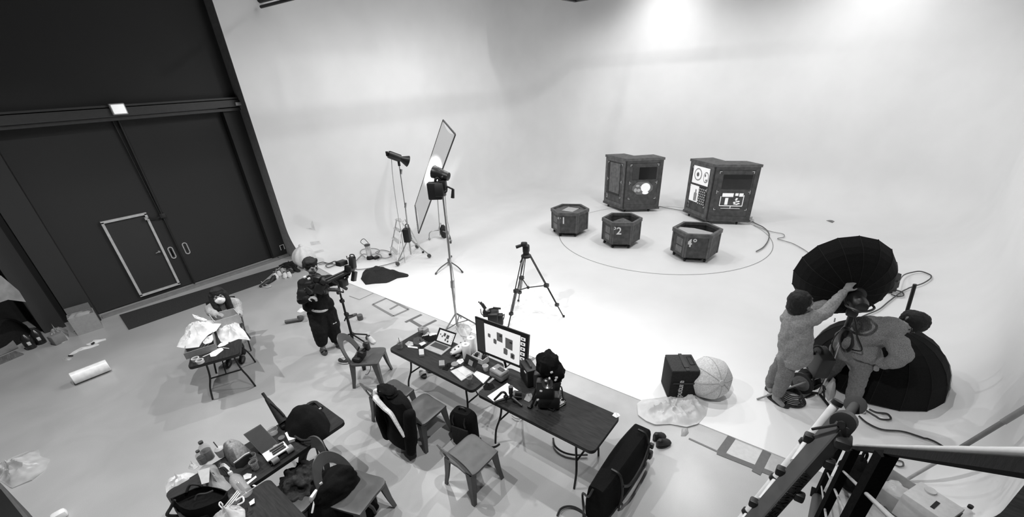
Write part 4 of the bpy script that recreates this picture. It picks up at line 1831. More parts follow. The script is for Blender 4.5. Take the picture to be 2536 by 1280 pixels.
# ================================================================ things left on the stage edge
# black cube bag
P_ = [at(1630, 986), at(1698, 986), at(1722, 950)]
ang = math.atan2((P_[1] - P_[0]).y, (P_[1] - P_[0]).x)
c_ = (P_[0] + P_[2]) / 2
w_, d_ = (P_[1] - P_[0]).length, (P_[2] - P_[1]).length
t = thing('equipment_bag', (c_.x, c_.y, ZF), 'black cube equipment bag with white lettering beside the paper lantern', 'bag', rz=ang)
Hb = .47
m_ = MB()
m_.rbox((0, 0, Hb / 2), (w_, d_, Hb), .025)
m_.build('bag_body', mat(.022, .8, 'cloth'), t, world=False)
m_ = MB()
m_.rbox((0, 0, Hb + .002), (w_ * .98, d_ * .98, .03), .014)
m_.build('lid', mat(.05, .8, 'cloth'), t, world=False)
m_ = MB()
m_.box((w_ * .05, 0, Hb + .02), (.045, d_ * 1.0, .01))
m_.box((w_ * .05, -d_ * .18, Hb + .025), (.06, .12, .012))
m_.build('strap', BLACK, t, world=False)
m_ = MB()
m_.box((0, -d_ / 2 - .004, Hb * .60), (w_ * .8, .014, .03))
m_.box((w_ / 2 + .004, 0, Hb * .5), (.012, d_ * .6, .3))
m_.build('front_pocket', BLACK, t, world=False)
m_ = MB()
m_.tube([(w_ * .24, -.06, Hb + .02), (w_ * .24, -.06, Hb + .022), (w_ * .40, -.06, Hb + .022), (w_ * .40, .12, Hb + .022), (w_ * .24, .12, Hb + .022), (w_ * .24, -.06, Hb + .022)], .006, 5)
m_.build('label_pocket', BLACK, t, world=False)
text('lettering', 'aputure', .105, mat(.55, .6), t, (-w_ * .12, -d_ / 2 - .009, Hb * .36), (PI / 2, -PI / 2, 0), .001)

# paper lantern
q = at(1748, 972, ZF)
R_ = .29
t = thing('lantern_softbox', q, 'round white fabric lantern lying on the floor behind the black cube bag', 'lantern')
cc = q + Vector((0, 0, R_ * .9))
fc = (at(1767, 928, .3) - cc)
M2 = Matrix.Translation(cc) @ Vector((-.55, -.62, .35)).to_track_quat('Z', 'Y').to_matrix().to_4x4()
m_ = MB()
n = 48
rr = []
for i in range(13):
    a = PI * (i + .3) / 13.0
    row = []
    for k in range(n):
        pl_ = 1 + .02 * math.cos(8 * 2 * PI * k / n) * math.sin(a)
        row.append(M2 @ Vector((R_ * math.sin(a) * math.cos(2 * PI * k / n) * pl_, R_ * math.sin(a) * math.sin(2 * PI * k / n) * pl_, R_ * .92 * math.cos(a))))
    rr.append(row)
m_.loft(rr)
m_.build('fabric_ball', mat(.62, .8, 'cloth'), t)
m_ = MB()
m_.lathe([(.001, R_ * .97), (.035, R_ * .96), (.042, R_ * .90), (.03, R_ * .88)], 16, M2)
m_.build('top_knob', mat(.5, .6), t)
m_ = MB()
for k in range(8):
    a = 2 * PI * k / 8
    m_.tube([M2 @ Vector((R_ * 1.012 * math.sin(b) * math.cos(a), R_ * 1.012 * math.sin(b) * math.sin(a), R_ * .925 * math.cos(b))) for b in [.15 + 2.6 * i / 12 for i in range(13)]], .005, 5)
m_.build('seam_ribs', mat(.4, .7), t)
# milky sheet on the floor
m_ = MB()
m_.heap([at(*p).xy for p in ((1577, 1003), (1590, 992), (1632, 987), (1690, 975), (1722, 966), (1740, 972), (1754, 1000), (1748, 1030), (1728, 1052), (1700, 1060), (1660, 1052), (1622, 1054), (1600, 1045), (1580, 1030))],
        .17, .013, seed=12, amp=.5, freq=3.6, power=1.6, rings=22, seg=110, ridge=1.0)
solo('plastic_sheet', m_, mat(.8, .35, 'sheet'), 'crumpled milky plastic sheet over the stage edge in front of the black cube bag', 'plastic sheet')
m_ = MB()
m_.heap([at(*p).xy for p in ((1688, 1062), (1702, 1060), (1706, 1072), (1698, 1080), (1686, 1080))], .05, 0, seed=3, amp=.6, seg=20, rings=4)
solo('plastic_scrap', m_, FILM, 'small twisted scrap of plastic beside the milky sheet on the grey floor', 'scrap')


def shoe(root, heel, toe, ma, h=.1, w_=.05, z=0.0, sole=None, name='shoe', lab=None):
    heel, toe = Vector((heel[0], heel[1], z)), Vector((toe[0], toe[1], z))
    d = toe - heel
    L_ = d.length
    d.normalize()
    s = Vector((-d.y, d.x, 0))
    rr = []
    for i in range(9):
        u = i / 8
        hh = h * (.95 if u < .3 else max(.42, .95 - (u - .3) * 1.0)) * (1 if u < .9 else .7)
        ww = w_ * (.55 + 1.2 * u - .85 * u * u) * (1.15 if .1 < u < .95 else .75)
        c_ = heel + d * L_ * u
        q = []
        for k in range(10):
            a = 2 * PI * k / 10
            zz = .5 + .5 * math.sin(a)
            q.append(c_ + s * ww * math.cos(a) * (1 - .25 * zz) + Vector((0, 0, .012 + hh * zz)))
        rr.append(q)
    m2 = MB()
    m2.loft(rr)
    up = m2.build('upper', ma, root)
    m2 = MB()
    m2.ball(heel + d * L_ * .22 + Vector((0, 0, h * .95)), (L_ * .17, w_ * .55, h * .12), 10, Matrix.Rotation(math.atan2(d.y, d.x), 4, 'Z'))
    m2.build('opening', BLACK, root)
    m2 = MB()
    pts = []
    for k in range(18):
        a = 2 * PI * k / 18
        pts.append((heel + d * (L_ / 2 + L_ * .52 * math.cos(a)) + s * w_ * .95 * math.sin(a)).xy)
    m2.prism(pts, z + .001, z + .024)
    m2.build('sole', sole or ma, root, smooth=False)


for i, (hx_, tx_, lab) in enumerate((((1618, 1092), (1645, 1080), 'black shoe further from the ladder of the pair by the black case'),
                                    ((1626, 1108), (1658, 1096), 'black shoe nearer the camera of the pair by the black case'))):
    a, b = at(*hx_), at(*tx_)
    t = thing('shoe', (a.x, a.y, 0), lab, 'shoe', 'pair of black shoes on the grey floor')
    shoe(t, a.xy, b.xy, mat(.015, .6), .11, .055)

# ================================================================ ladder, stair rail and things at the lower right
t = thing('telescopic_ladder', (2.0, -.1, 0.0), 'big folding ladder with dark lettered rail and white telescopic rail beside the stair railing', 'ladder')
A, Bq = dp(2086, 1049, 2.0), dp(1862, 1305, 2.3)
dirn = (Bq - A).normalized()
foot = A + dirn * (A.z / -dirn.z)
view = (A - EYE).normalized()
side = dirn.cross(view).normalized()         # across the rail as seen
out = side.cross(dirn).normalized()
M2 = Matrix((dirn, side, out)).transposed().to_4x4()
M2.translation = A
LL = (foot - A).length
m_ = MB()
prof = [(-.055, .012), (.004, -.03), (.012, -.032), (.052, .006), (.05, .05), (-.05, .055)]
m_.loft([[M2 @ Vector((x, p[0], p[1])) for p in prof] for x in (.0, LL)])
m_.build('front_rail', mat(.085, .6), t, smooth=False)
m_ = MB()
M3 = M2 @ Matrix.Rotation(0, 4, 'X')
m_.lathe([(.04, -.03), (.052, -.026), (.052, .035), (.04, .04)], 20, M2 @ Matrix.Translation((-.005, .0, .02)))
m_.rod(M2 @ Vector((0, 0, -.036)), M2 @ Vector((0, 0, .05)), .018)
m_.rbox(M2 @ Vector((.07, .045, -.0)), (.09, .07, .05), .015)
m_.rod(M2 @ Vector((.0, -.01, -.05)), M2 @ Vector((.10, -.075, -.02)), .007)
m_.build('hinge', mat(.02, .4), t)
# collars along the dark rail
for k, s_ in enumerate((.16, .40, .65, .92, 1.2)):
    for sg in (-1, 1):
        m_ = MB()
        m_.rbox(M2 @ Vector((s_ + (.05 if sg > 0 else 0), sg * .064, .02)), (.045, .045, .05), .01)
        m_.build('rung_cap', BLACK, t)
text_face = Vector((.0, .0, .0))
nrm = (M2.to_3x3() @ Vector((0, .038, -.040))).cross(dirn)
fx = -dirn
fy = (M2.to_3x3() @ Vector((0, -.040, -.038))).normalized()
Mt = frame3(fx, fy, M2 @ Vector((.50, .033, -.0165)))
if (Mt.to_3x3() @ Vector((0, 0, 1))).dot(EYE - A) < 0:
    Mt = frame3(-fx, fy, M2 @ Vector((.50, .033, -.0165)))
Mt = Matrix.Translation(-Vector(t.location)) @ Mt
text('embossed_lettering', 'N9ETKNLAMV', .062, mat(.008, .5), t, Mt.to_translation(), Mt.to_euler(), .002)
# telescoping white rail
a, b = dp(2074, 997, 2.30), dp(1836, 1290, 2.62)
d_ = (b - a).normalized()
fo = a + d_ * (a.z / -d_.z)
TL = (fo - a).length
n = 9
for i in range(n):
    p0, p1 = a + d_ * TL * i / n, a + d_ * TL * (i + 1) / n
    m_ = MB()
    m_.rod(p0, p1, .022 + .0022 * i, n=14)
    m_.build('rail_section', mat(.72, .35), t)
    m_ = MB()
    m_.rod(p0 - d_ * .012, p0 + d_ * .014, .029 + .0022 * i, n=14)
    m_.build('rail_collar', BLACK, t)
    m_ = MB()
    q = M2 @ Vector((.02 + LL * i / n, -.05, .03))
    m_.rod(p0, q, .014)
    if i:
        m_.build('rung', mat(.6, .35), t)
# rear rails beyond the grey top hinge
T2 = dp(2118, 1002, 2.22)
m_ = MB()
M4 = Matrix.Translation(T2) @ view.to_track_quat('Z', 'Y').to_matrix().to_4x4()
m_.lathe([(.04, -.02), (.05, -.016), (.05, .016), (.04, .02)], 20, M4)
m_.rod(T2, A.lerp(T2, .25), .022)
m_.build('top_hinge', mat(.045, .8), t)
r0, r1 = dp(2112, 1030, 2.35), dp(1900, 1285, 2.72)
d2 = (r1 - r0).normalized()
m_ = MB()
m_.rod(r0, r0 + d2 * (r0.z / -d2.z), .024)
m_.build('rear_rail', mat(.55, .4), t)
r0 = dp(2088, 1020, 2.6)
r1 = r0 + (d2 * 1.0)
m_ = MB()
m_.rod(r0, r0 + d2 * (r0.z / -d2.z), .02)
m_.build('rear_rail', mat(.6, .4), t)

# stair railing going down from the balcony
SLICK = mat(.006, 1.0, 'cloth')
V = Vector((0.7734253, -0.08052289, -0.62875223))
P3 = Vector((1.5, -.34, 2.85))
tops = [P3 - V * 1.35, P3, P3 + V * ((2.54 - 1.38) / (RC[2].dot(V))), P3 + V * ((4.05 - 1.38) / (RC[2].dot(V)))]
t = thing('stair_railing', (tops[3].x, tops[3].y, 0), 'dark steel stair railing with a pale wrapped handrail at the lower right', 'railing')
sdir = V.cross(Vector((0, 0, 1))).normalized()
up = sdir.cross(V).normalized()
if up.z < 0:
    up = -up
e0, e1 = tops[0] - V * .15, tops[3] + V * .02
m_ = MB()
n = 40
rr = []
for i in range(n + 1):
    p = e0.lerp(e1, i / n) + up * .020
    r = .0082 * (1 + .10 * noise.noise(p * 9) + .05 * noise.noise(p * 23))
    rr.append([p + (sdir * math.cos(2 * PI * k / 14) * 1.25 + up * math.sin(2 * PI * k / 14)) * r for k in range(14)])
m_.loft(rr)
o_ = m_.build('handrail_wrap', mat(.5, .45, 'film' if False else 'paper'), t)
m_ = MB()
Mr = Matrix((V, sdir, up)).transposed().to_4x4()
Mr.translation = e0.lerp(e1, .5) + up * .003
m_.box((0, 0, 0), ((e1 - e0).length, .020, .018), None, Mr)
m_.build('top_bar', SLICK, t, smooth=False)
for i, p in enumerate(tops[1:]):
    m_ = MB()
    h_ = min(1.0, p.z - .005)
    m_.box((p.x, p.y, p.z - h_ / 2), (.03, .06, h_), rot=(0, 0, rad(38)))
    if p.z - h_ < .02:
        m_.box((p.x, p.y, .012), (.12, .12, .02))
    m_.build('post', SLICK, t, smooth=False)
for h_ in (.2, .37, .57):
    m_ = MB()
    m_.rod(tops[0] - Vector((0, 0, h_)), tops[3] - Vector((0, 0, h_)), .007, n=10)
    m_.build('mid_rail', mat(.34, .4), t)
m_ = MB()
a, b = tops[0] - Vector((0, 0, 1.02)), tops[3] - Vector((0, 0, .70))
b = Vector((tops[3].x - .1, tops[3].y, .05))
m_.rod(a, b, .05)
m_.build('stringer', BLACK, t)

# leaning pole
a = at(2240, 1193, ZF)
b = onY(2600, 975, -1.80)
t = thing('extension_pole', a, 'long grey extension pole leaning against the white side wall at the lower right', 'pole')
m_ = MB()
m_.rod(a + Vector((0, 0, .02)), a.lerp(b, .30), .016)
m_.build('thin_section', mat(.45, .4), t)
m_ = MB()
m_.rod(a.lerp(b, .28), a.lerp(b, .75), .022)
m_.build('middle_section', mat(.2, .4), t)
m_ = MB()
m_.rod(a.lerp(b, .73), b, .026)
m_.build('thick_section', mat(.25, .4), t)

# black bag behind the railing
q = at(2100, 1200, ZF)
t = thing('black_bag', q, 'black bag with a loop handle on the floor seen between the stair posts', 'bag')
m_ = MB()
m_.blob(q + Vector((0, 0, .16)), (.17, .14, .17), 6, .2)
m_.blob(q + Vector((0, 0, .30)), (.09, .08, .12), 2, .2)
m_.build('bag_body', BCLOTH, t)
m_ = MB()
m_.tube([q + Vector((-.03, 0, .38)), q + Vector((0, 0, .5)), q + Vector((.06, -.04, .42)), q + Vector((.08, -.05, .25))], .014, 6, 5)
m_.build('handle', BCLOTH, t)
# cartons and bottle at the edge of the photo
c_ = at(2312, 1240, .32)
t = thing('cardboard_carton', (c_.x, c_.y, .02), 'white topped carton with a dark front and hand slot at the lower right corner', 'carton', rz=rad(62))
m_ = MB()
m_.rbox((0, 0, .15), (.34, .3, .3), .008)
m_.build('carton_body', mat(.62, .7, 'paper'), t, world=False)
m_ = MB()
m_.box((-.172, 0, .13), (.006, .28, .25))
m_.build('front_panel', mat(.10, .6, 'paper'), t, smooth=False, world=False)
m_ = MB()
m_.box((-.03, .04, .302), (.03, .12, .006), rot=(0, 0, rad(4)))
m_.build('hand_slot', BLACK, t, smooth=False, world=False)
m_ = MB()
m_.lathe([(.022, .301), (.045, .302), (.045, .318), (.022, .32)], 20, Matrix.Translation((.07, -.09, 0)))
m_.build('tape_ring', mat(.6, .6), t, world=False)
c_ = at(2222, 1212, .16)
t = thing('storage_tub', (c_.x, c_.y, ZF), 'clear storage tub with a dark slotted edge behind the stair railing', 'tub', rz=rad(-28))
m_ = MB()
for q in ((0, -.17, .34, .01), (0, .17, .34, .01), (-.17, 0, .01, .34), (.17, 0, .01, .34)):
    m_.box((q[0], q[1], .1), (q[2], q[3], .19))
m_.box((0, 0, .01), (.34, .34, .012))
m_.build('tub_walls', mat(.5, .3, 'film'), t, smooth=False, world=False)
m_ = MB()
m_.box((0, -.178, .13), (.36, .012, .07))
m_.build('dark_edge', BLACK, t, smooth=False, world=False)
m_ = MB()
m_.blob((0, .02, .1), (.13, .12, .08), 5, .4)
m_.build('plastic_content', FILM, t, world=False)
c_ = at(2382, 1283, .1)
t = thing('water_bottle', (c_.x, c_.y, 0.0), 'clear plastic bottle with a dark cap at the bottom right corner', 'bottle')
m_ = MB()
m_.lathe([(.03, 0), (.05, .01), (.05, .17), (.04, .21), (.018, .24), (.016, .26)], 18, None, (c_.x, c_.y, 0))
m_.build('bottle_body', mat(.75, .12, 'glass'), t)
m_ = MB()
m_.rod((c_.x, c_.y, .258), (c_.x, c_.y, .285), .02, n=14)
m_.build('bottle_cap', BLACK, t)
cable([(2188, 1190), (2196, 1215), (2200, 1243), (2193, 1254), (2175, 1250), (2165, 1243)], .009, .04, 'dark cable curling on the floor behind the third stair post',
      extra=[[(2176, 1222), (2186, 1235), (2188, 1258), (2200, 1275)]])
cable([(2217, 1144), (2232, 1148), (2234, 1158), (2224, 1160), (2212, 1155)], .009, .1, 'small loop of dark cable on the white floor under the handrail')


# ================================================================ plastic chairs
PLAST = mat(.065, .4)


def make_chair(name, label):
    t = thing(name, (0, 0, 0), label, 'chair', 'grey plastic chairs')
    H = .43
    m_ = MB()                                   # seat, softly dished, with rolled rim
    n = 8
    out = [(.21, -.20), (.215, .0), (.21, .20), (.0, .215), (-.19, .20), (-.20, 0), (-.19, -.20), (0, -.215)]
    ol = spline([Vector((*p, 0)) for p in out + out[:1]], 4)
    ol = [Vector((p.x, p.y)) for p in ol[:-1]]
    rr = []
    for k_, z in ((1.0, H - .035), (1.03, H - .02), (1.02, H), (.94, H + .004), (.6, H - .008), (.15, H - .012)):
        rr.append([(p.x * k_, p.y * k_, z) for p in ol])
    m_.loft(rr)
    m_.build('seat', PLAST, t, world=False)
    for sx, sy in ((1, 1), (1, -1), (-1, 1), (-1, -1)):
        m_ = MB()
        rr = []
        for z, sp, w_ in ((H - .012, 0, .042), (H - .12, .012, .036), (H - .28, .03, .028), (0.0, .055, .021)):
            cx_, cy_ = sx * (.165 + sp), sy * (.165 + sp)
            rr.append([(cx_ + sx * a * w_, cy_ + sy * b * w_, z) for a, b in ((1, 1), (1, -1), (.35, -1), (.25, .25), (-1, .35), (-1, 1))])
        m_.loft(rr)
        m_.build('leg', PLAST, t, smooth=False, world=False)
    m_ = MB()                                   # arch shaped back with an open middle
    rr = []
    N_ = 28
    for i in range(N_ + 1):
        a = PI * i / N_
        q = []
        for r_, w_ in ((1.0, 1), (.64, -1)):
            y = .215 * math.cos(a) * (1.0 if r_ == 1 else .62)
            z = H - .02 + (.41 if r_ == 1 else .29) * math.sin(a) ** .8
            x = -.185 - .13 * (z - H) / .4 - .05 * (1 - (y / .21) ** 2) * (.3 + (z - H))
            q += [(x, y, z), (x - .014, y, z)]
        rr.append([q[0], q[1], q[3], q[2]])
    m_.loft(rr)
    m_.build('backrest', PLAST, t, world=False)
    return t


def place(o, c, face, first):
    o.location = (c[0], c[1], 0)
    o.rotation_euler = (0, 0, math.atan2(face[1], face[0]))
    return o


proto = make_chair('plastic_chair', 'grey plastic chair holding a black camera, nearest the cameraman')
qB = [at(x, y, .43) for x, y in ((969, 973), (1046, 1012), (1166, 1124))]
spots = [((2.63, 5.03), (.59, -.81), None),
         (qB[0].xy, (1, .05), 'grey plastic chair beside the jacket chair, on the side of the cameraman'),
         (qB[1].xy, (1, .0), 'grey plastic chair with a black and white jacket over its back'),
         (qB[2].xy, (1, -.05), 'empty grey plastic chair standing apart between the laptop tables and the cluttered table'),
         (at(745, 1210, .43).xy, (-.95, -.3), 'grey plastic chair under dark clothes at the cluttered table'),
         (at(880, 1216, .43).xy, (.3, -.95), 'grey plastic chair with a black puffer coat hung over its back')]
CH = []
for c, f_, lab in spots:
    o = proto if lab is None else copy_tree(proto)
    if lab:
        o['label'] = lab
    CH.append(place(o, c, f_, False))

# ================================================================ folding tables
TOPM = mat(.026, .5, 'wood')


def table(cx, cy, L, Wd, H, rz, label):
    t = thing('folding_table', (cx, cy, 0), label, 'table', 'dark folding tables', rz=rz)
    m_ = MB()
    r = .06
    pts = []
    for sx, sy, a0 in ((1, 1, 0), (-1, 1, 90), (-1, -1, 180), (1, -1, 270)):
        for k in range(6):
            a = rad(a0 + 90 * k / 5)
            pts.append((sx * (Wd / 2 - r) + r * math.cos(a), sy * (L / 2 - r) + r * math.sin(a)))
    m_.prism(pts, H - .035, H)
    m_.build('tabletop', TOPM, t, smooth=False, world=False)
    m_ = MB()
    m_.prism([(p[0] * 1.006, p[1] * 1.004) for p in pts], H - .04, H - .008)
    m_.build('edge_band', BLACK, t, smooth=False, world=False)
    for sy in (-1, 1):
        ye = sy * (L / 2 - .26)
        for sx in (-1, 1):
            m_ = MB()
            m_.tube([(sx * .17, ye, H - .04), (sx * .18, ye, H - .22), (sx * .20, ye + sy * .02, .36), (sx * .25, ye + sy * .05, .2), (sx * .285, ye + sy * .05, .005)], .013, 8, 5)
            m_.build('leg', BLACK, t, world=False)
        m_ = MB()
        m_.rod((-.2, ye + sy * .02, .34), (.2, ye + sy * .02, .34), .011)
        m_.build('crossbar', BLACK, t, world=False)
        m_ = MB()
        m_.tube([(0, ye + sy * .02, .34), (0, ye - sy * .1, .5), (0, ye - sy * .3, H - .045)], .009, 6, 3)
        m_.build('brace', BLACK, t, world=False)
    return t


Z1, Z2, Z3, Z4, Z0 = .735, .722, .722, .705, .735
table(3.0, 3.69, 1.60, .64, Z1, 0, 'dark folding table holding the silver laptop and the large monitor')
table(3.0, 2.055, 1.55, .62, Z2, 0, 'dark folding table with a mostly bare top and black camera gear')
d0 = Vector((.40, .917))
c0 = (Vector((.81, 6.46)) + Vector((1.39, 6.22))) / 2 + d0 * .58
table(c0.x, c0.y, 1.16, .63, Z0, math.atan2(d0.y, d0.x) - PI / 2, 'dark folding table under the open box where the masked person sits')
table(.72, 4.03, 1.56, .60, Z3, PI / 2, 'dark folding table cluttered with bottles and a black backpack')
table(.31, 2.91, 1.56, .62, Z4, 0, 'dark folding table at the bottom edge with a mostly empty corner')


# ================================================================ on the laptop table
def lap(hl, hr, fl_, fr_, tl, tr, z, label, lid, deck, scr, name='laptop'):
    """Open laptop from hinge, front and screen-top corners."""
    t = thing(name, (hl + hr) / 2, label, 'laptop')
    up = Vector((0, 0, .016))
    m_ = MB()
    m_.plate([fl_, fr_, hr, hl] if (fr_ - fl_).cross(hl - fl_).z > 0 else [fl_, hl, hr, fr_], .016)
    m_.build('base', deck, t, smooth=False)
    g = lambda u, v: fl_.lerp(fr_, u).lerp(hl.lerp(hr, u), v)
    m_ = MB()
    P4 = [g(.1, .42) + up * 1.02, g(.9, .42) + up * 1.02, g(.9, .9) + up * 1.02, g(.1, .9) + up * 1.02]
    if (P4[1] - P4[0]).cross(P4[2] - P4[1]).z < 0:
        P4 = P4[::-1]
    m_.plate(P4, .002)
    m_.build('keyboard', scr['keys'], t, smooth=False)
    tr = tl + (hr - hl)
    a, b = hl + up, hr + up
    nrm = (b - a).cross(tl - a).normalized()
    if nrm.dot((fl_ + fr_) / 2 - (hl + hr) / 2) < 0:
        nrm = -nrm
    m_ = MB()
    P4 = [a, b, tr, tl]
    back = [p - nrm * .008 for p in P4]
    m_.add(P4 + back, [(0, 1, 2, 3), (7, 6, 5, 4), (0, 4, 5, 1), (1, 5, 6, 2), (2, 6, 7, 3), (3, 7, 4, 0)])
    lidm = m_.build('screen_lid', lid, t, smooth=False)
    s = lambda u, v, o_=.002: a.lerp(b, u).lerp(tl.lerp(tr, u), v) + nrm * o_
    m_ = MB()
    u0, u1, v0, v1 = scr['rect']
    m_.add([s(u0, v0), s(u1, v0), s(u1, v1), s(u0, v1)], [(0, 1, 2, 3)])
    m_.build('screen', scr['mat'], lidm, smooth=False)
    return t, s, lidm


def screen_picture(s, parent, rect, thumbs, bw=.10):
    """The five painted boxes shown on the photo on screen."""
    u0, u1, v0, v1 = rect
    f = lambda u, v, o_: s(u0 + (u1 - u0) * u, v0 + (v1 - v0) * v, o_)
    shapes = [(.10, .58, .06, .10), (.26, .43, .07, .13), (.55, .20, .09, .17), (.75, .14, .09, .15)]
    for u, v, w_, h_ in shapes:
        m_ = MB()
        m_.add([f(u, v, .004), f(u + w_, v - .02, .004), f(u + w_ * 1.25, v + .02, .004), f(u + w_ * 1.25, v + h_, .004), f(u + w_ * .6, v + h_ * 1.2, .004), f(u, v + h_ * 1.05, .004)], [(0, 1, 2, 3, 4, 5)])
        m_.build('picture_box', emit(.10, .6), parent, smooth=False)
    for u, v, w_, h_ in ((.36, .56, .16, .27), (.60, .42, .20, .33)):
        m_ = MB()
        m_.add([f(u, v, .0035), f(u + w_, v - .02, .0035), f(u + w_, v + h_, .0035), f(u, v + h_ * 1.05, .0035)], [(0, 1, 2, 3)])
        m_.build('picture_box', emit(.10, .6), parent, smooth=False)
    m_ = MB()
    for u, v, w_, h_ in ((.44, .72, .06, .07), (.72, .62, .07, .06), (.78, .17, .05, .09)):
        m_.add([f(u, v, .0055), f(u + w_, v, .0055), f(u + w_, v + h_, .0055), f(u, v + h_, .0055)], [(0, 1, 2, 3)])
    m_.build('picture_details', emit(.02, .3), parent, smooth=False)
    for k in range(thumbs):
        m_ = MB()
        v = (k + .2) / thumbs
        m_.add([s(u1 + .01, v0 + (v1 - v0) * v, .004), s(u1 + bw * .75, v0 + (v1 - v0) * v, .004), s(u1 + bw * .75, v0 + (v1 - v0) * (v + .65 / thumbs), .004), s(u1 + .01, v0 + (v1 - v0) * (v + .65 / thumbs), .004)], [(0, 1, 2, 3)])
        m_.build('thumbnail', emit(.8, .9), parent, smooth=False)
    m_ = MB()
    for k in range(thumbs):
        v = (k + .38) / thumbs
        m_.add([s(u1 + .03, v0 + (v1 - v0) * v, .006), s(u1 + bw * .55, v0 + (v1 - v0) * v, .006), s(u1 + bw * .55, v0 + (v1 - v0) * (v + .3 / thumbs), .006), s(u1 + .03, v0 + (v1 - v0) * (v + .3 / thumbs), .006)], [(0, 1, 2, 3)])
    m_.build('thumbnail_marks', emit(.12, .4), parent, smooth=False)


SCRW = emit(.85, .85)
z = Z1 + .002
t, s, lid = lap(at(1077, 846, z), at(1118, 861, z), at(1050, 864, z), at(1093, 881, z), at(1088, 811, z + .225), at(1131, 825, z + .225), z,
                'silver laptop open on the far end of the table showing boxes on white', mat(.02, .4), mat(.42, .35, 'plain', .4),
                dict(rect=(.10, .96, .10, .90), mat=SCRW, keys=mat(.03, .5)))
screen_picture(s, lid, (.10, .86, .10, .90), 6, .10)
t, s, lid = lap(at(1147, 908, z), at(1175, 925, z), at(1116, 921, z), at(1143, 945, z), at(1155, 876, z + .19), at(1184, 896, z + .19), z,
                'small pale laptop with a dark screen beside the drinking glass', mat(.025, .4), mat(.5, .5, 'plain', .2),
                dict(rect=(.05, .95, .08, .95), mat=mat(.012, .15), keys=mat(.62, .6)))
m_ = MB()
m_.add([s(.35, .35, .004), s(.7, .35, .004), s(.7, .75, .004), s(.35, .75, .004)], [(0, 1, 2, 3)])
m_.build('screen_image', emit(.25, .5), lid, smooth=False)

# large monitor on its two feet
BLm, BRm, TLm, TRm = at(1183, 869, .86), at(1304, 918, .86), at(1176, 783, 1.27), at(1308, 831, 1.27)
TRm = TLm + (BRm - BLm) * ((TRm - TLm).length / (BRm - BLm).length)
nm = (BRm - BLm).cross(TLm - BLm).normalized()
if nm.dot(EYE - BLm) < 0:
    nm = -nm
mc = (BLm + BRm) / 2
t = thing('monitor', (mc.x + .03, mc.y, Z1), 'large flat monitor on the table showing the stage boxes and a strip of thumbnails', 'monitor')
m_ = MB()
P4 = [BLm, BRm, TRm, TLm]
bk = [p - nm * .03 for p in P4]
m_.add(P4 + bk, [(0, 1, 2, 3), (7, 6, 5, 4), (0, 4, 5, 1), (1, 5, 6, 2), (2, 6, 7, 3), (3, 7, 4, 0)])
cas = m_.build('monitor_case', mat(.012, .35), t, smooth=False)
s = lambda u, v, o_=.0015: BLm.lerp(BRm, u).lerp(TLm.lerp(TRm, u), v) + nm * o_
m_ = MB()
m_.add([s(.18, .07), s(.86, .07), s(.86, .90), s(.18, .90)], [(0, 1, 2, 3)])
m_.build('screen', SCRW, cas, smooth=False)
m_ = MB()
m_.add([s(.02, .05), s(.175, .05), s(.175, .95), s(.02, .95)], [(0, 1, 2, 3)])
m_.build('side_panel', emit(.03, .4), cas, smooth=False)
screen_picture(s, cas, (.18, .86, .07, .90), 6, .12)
for fx in ((1209, 881), (1259, 906)):
    m_ = MB()
    f_ = at(*fx, Z1)
    top = Vector((f_.x, f_.y, .87))
    k = BLm.lerp(BRm, max(0, min(1, (f_.y - BLm.y) / (BRm.y - BLm.y))))
    top = Vector((k.x - nm.x * -.0, f_.y, k.z + .01)) - nm * .02
    m_.rod(top, Vector((top.x + .02, top.y, Z1 + .02)), .016)
    m_.rod((top.x - .06, top.y, Z1 + .008), (top.x + .14, top.y, Z1 + .008), .008)
    m_.build('stand_foot', BLACK, t)


def cup(px, py, z, r, h, ma, label, name='cup', cat='cup', straw=False, liquid=None):
    c = at(px, py, z)
    t = thing(name, c, label, cat)
    m_ = MB()
    m_.lathe([(r * .78, 0.001), (r * .8, .004), (r, h), (r * .93, h), (r * .74, .01)], 18, None, c)
    m_.build('cup_wall', ma, t)
    if liquid is not None:
        m_ = MB()
        m_.lathe([(r * .72, .008), (r * .88, h * .75), (.001, h * .76)], 16, None, c)
        m_.build('drink', mat(liquid, .2), t)
    if straw:
        m_ = MB()
        m_.rod(c + Vector((0, 0, .03)), c + Vector((.015, .02, h * 1.6)), .004)
        m_.build('straw', mat(.1, .4), t)
    return t


cup(992, 861, z, .04, .095, GLASS, 'iced dark drink with a straw at the far corner of the laptop table', straw=True, liquid=.03)
cup(1164, 948, z, .042, .10, GLASS, 'clear glass of dark drink in front of the open notebook', 'drinking_glass', 'glass', liquid=.04)
cup(1203, 917, z, .04, .075, mat(.7, .6, 'paper'), 'small white paper cup in front of the monitor')


def lump(name, px, z, h, label, cat, ma, seed=1, amp=.6, freq=14, power=1.6, ridge=.4, group=None):
    m_ = MB()
    m_.heap([at(*p, z).xy for p in px], h, z, seed=seed, amp=amp, freq=freq, power=power, ridge=ridge, seg=36, rings=6)
    return solo(name, m_, ma, label, cat, group)


def slab(name, px, z, th, ma, label, cat, group=None):
    m_ = MB()
    P_ = [at(*p, z) for p in px]
    if (P_[1] - P_[0]).cross(P_[2] - P_[1]).z < 0:
        P_ = P_[::-1]
    m_.plate([p + Vector((0, 0, .001)) for p in P_], th)
    return solo(name, m_, ma, label, cat, group, smooth=False)


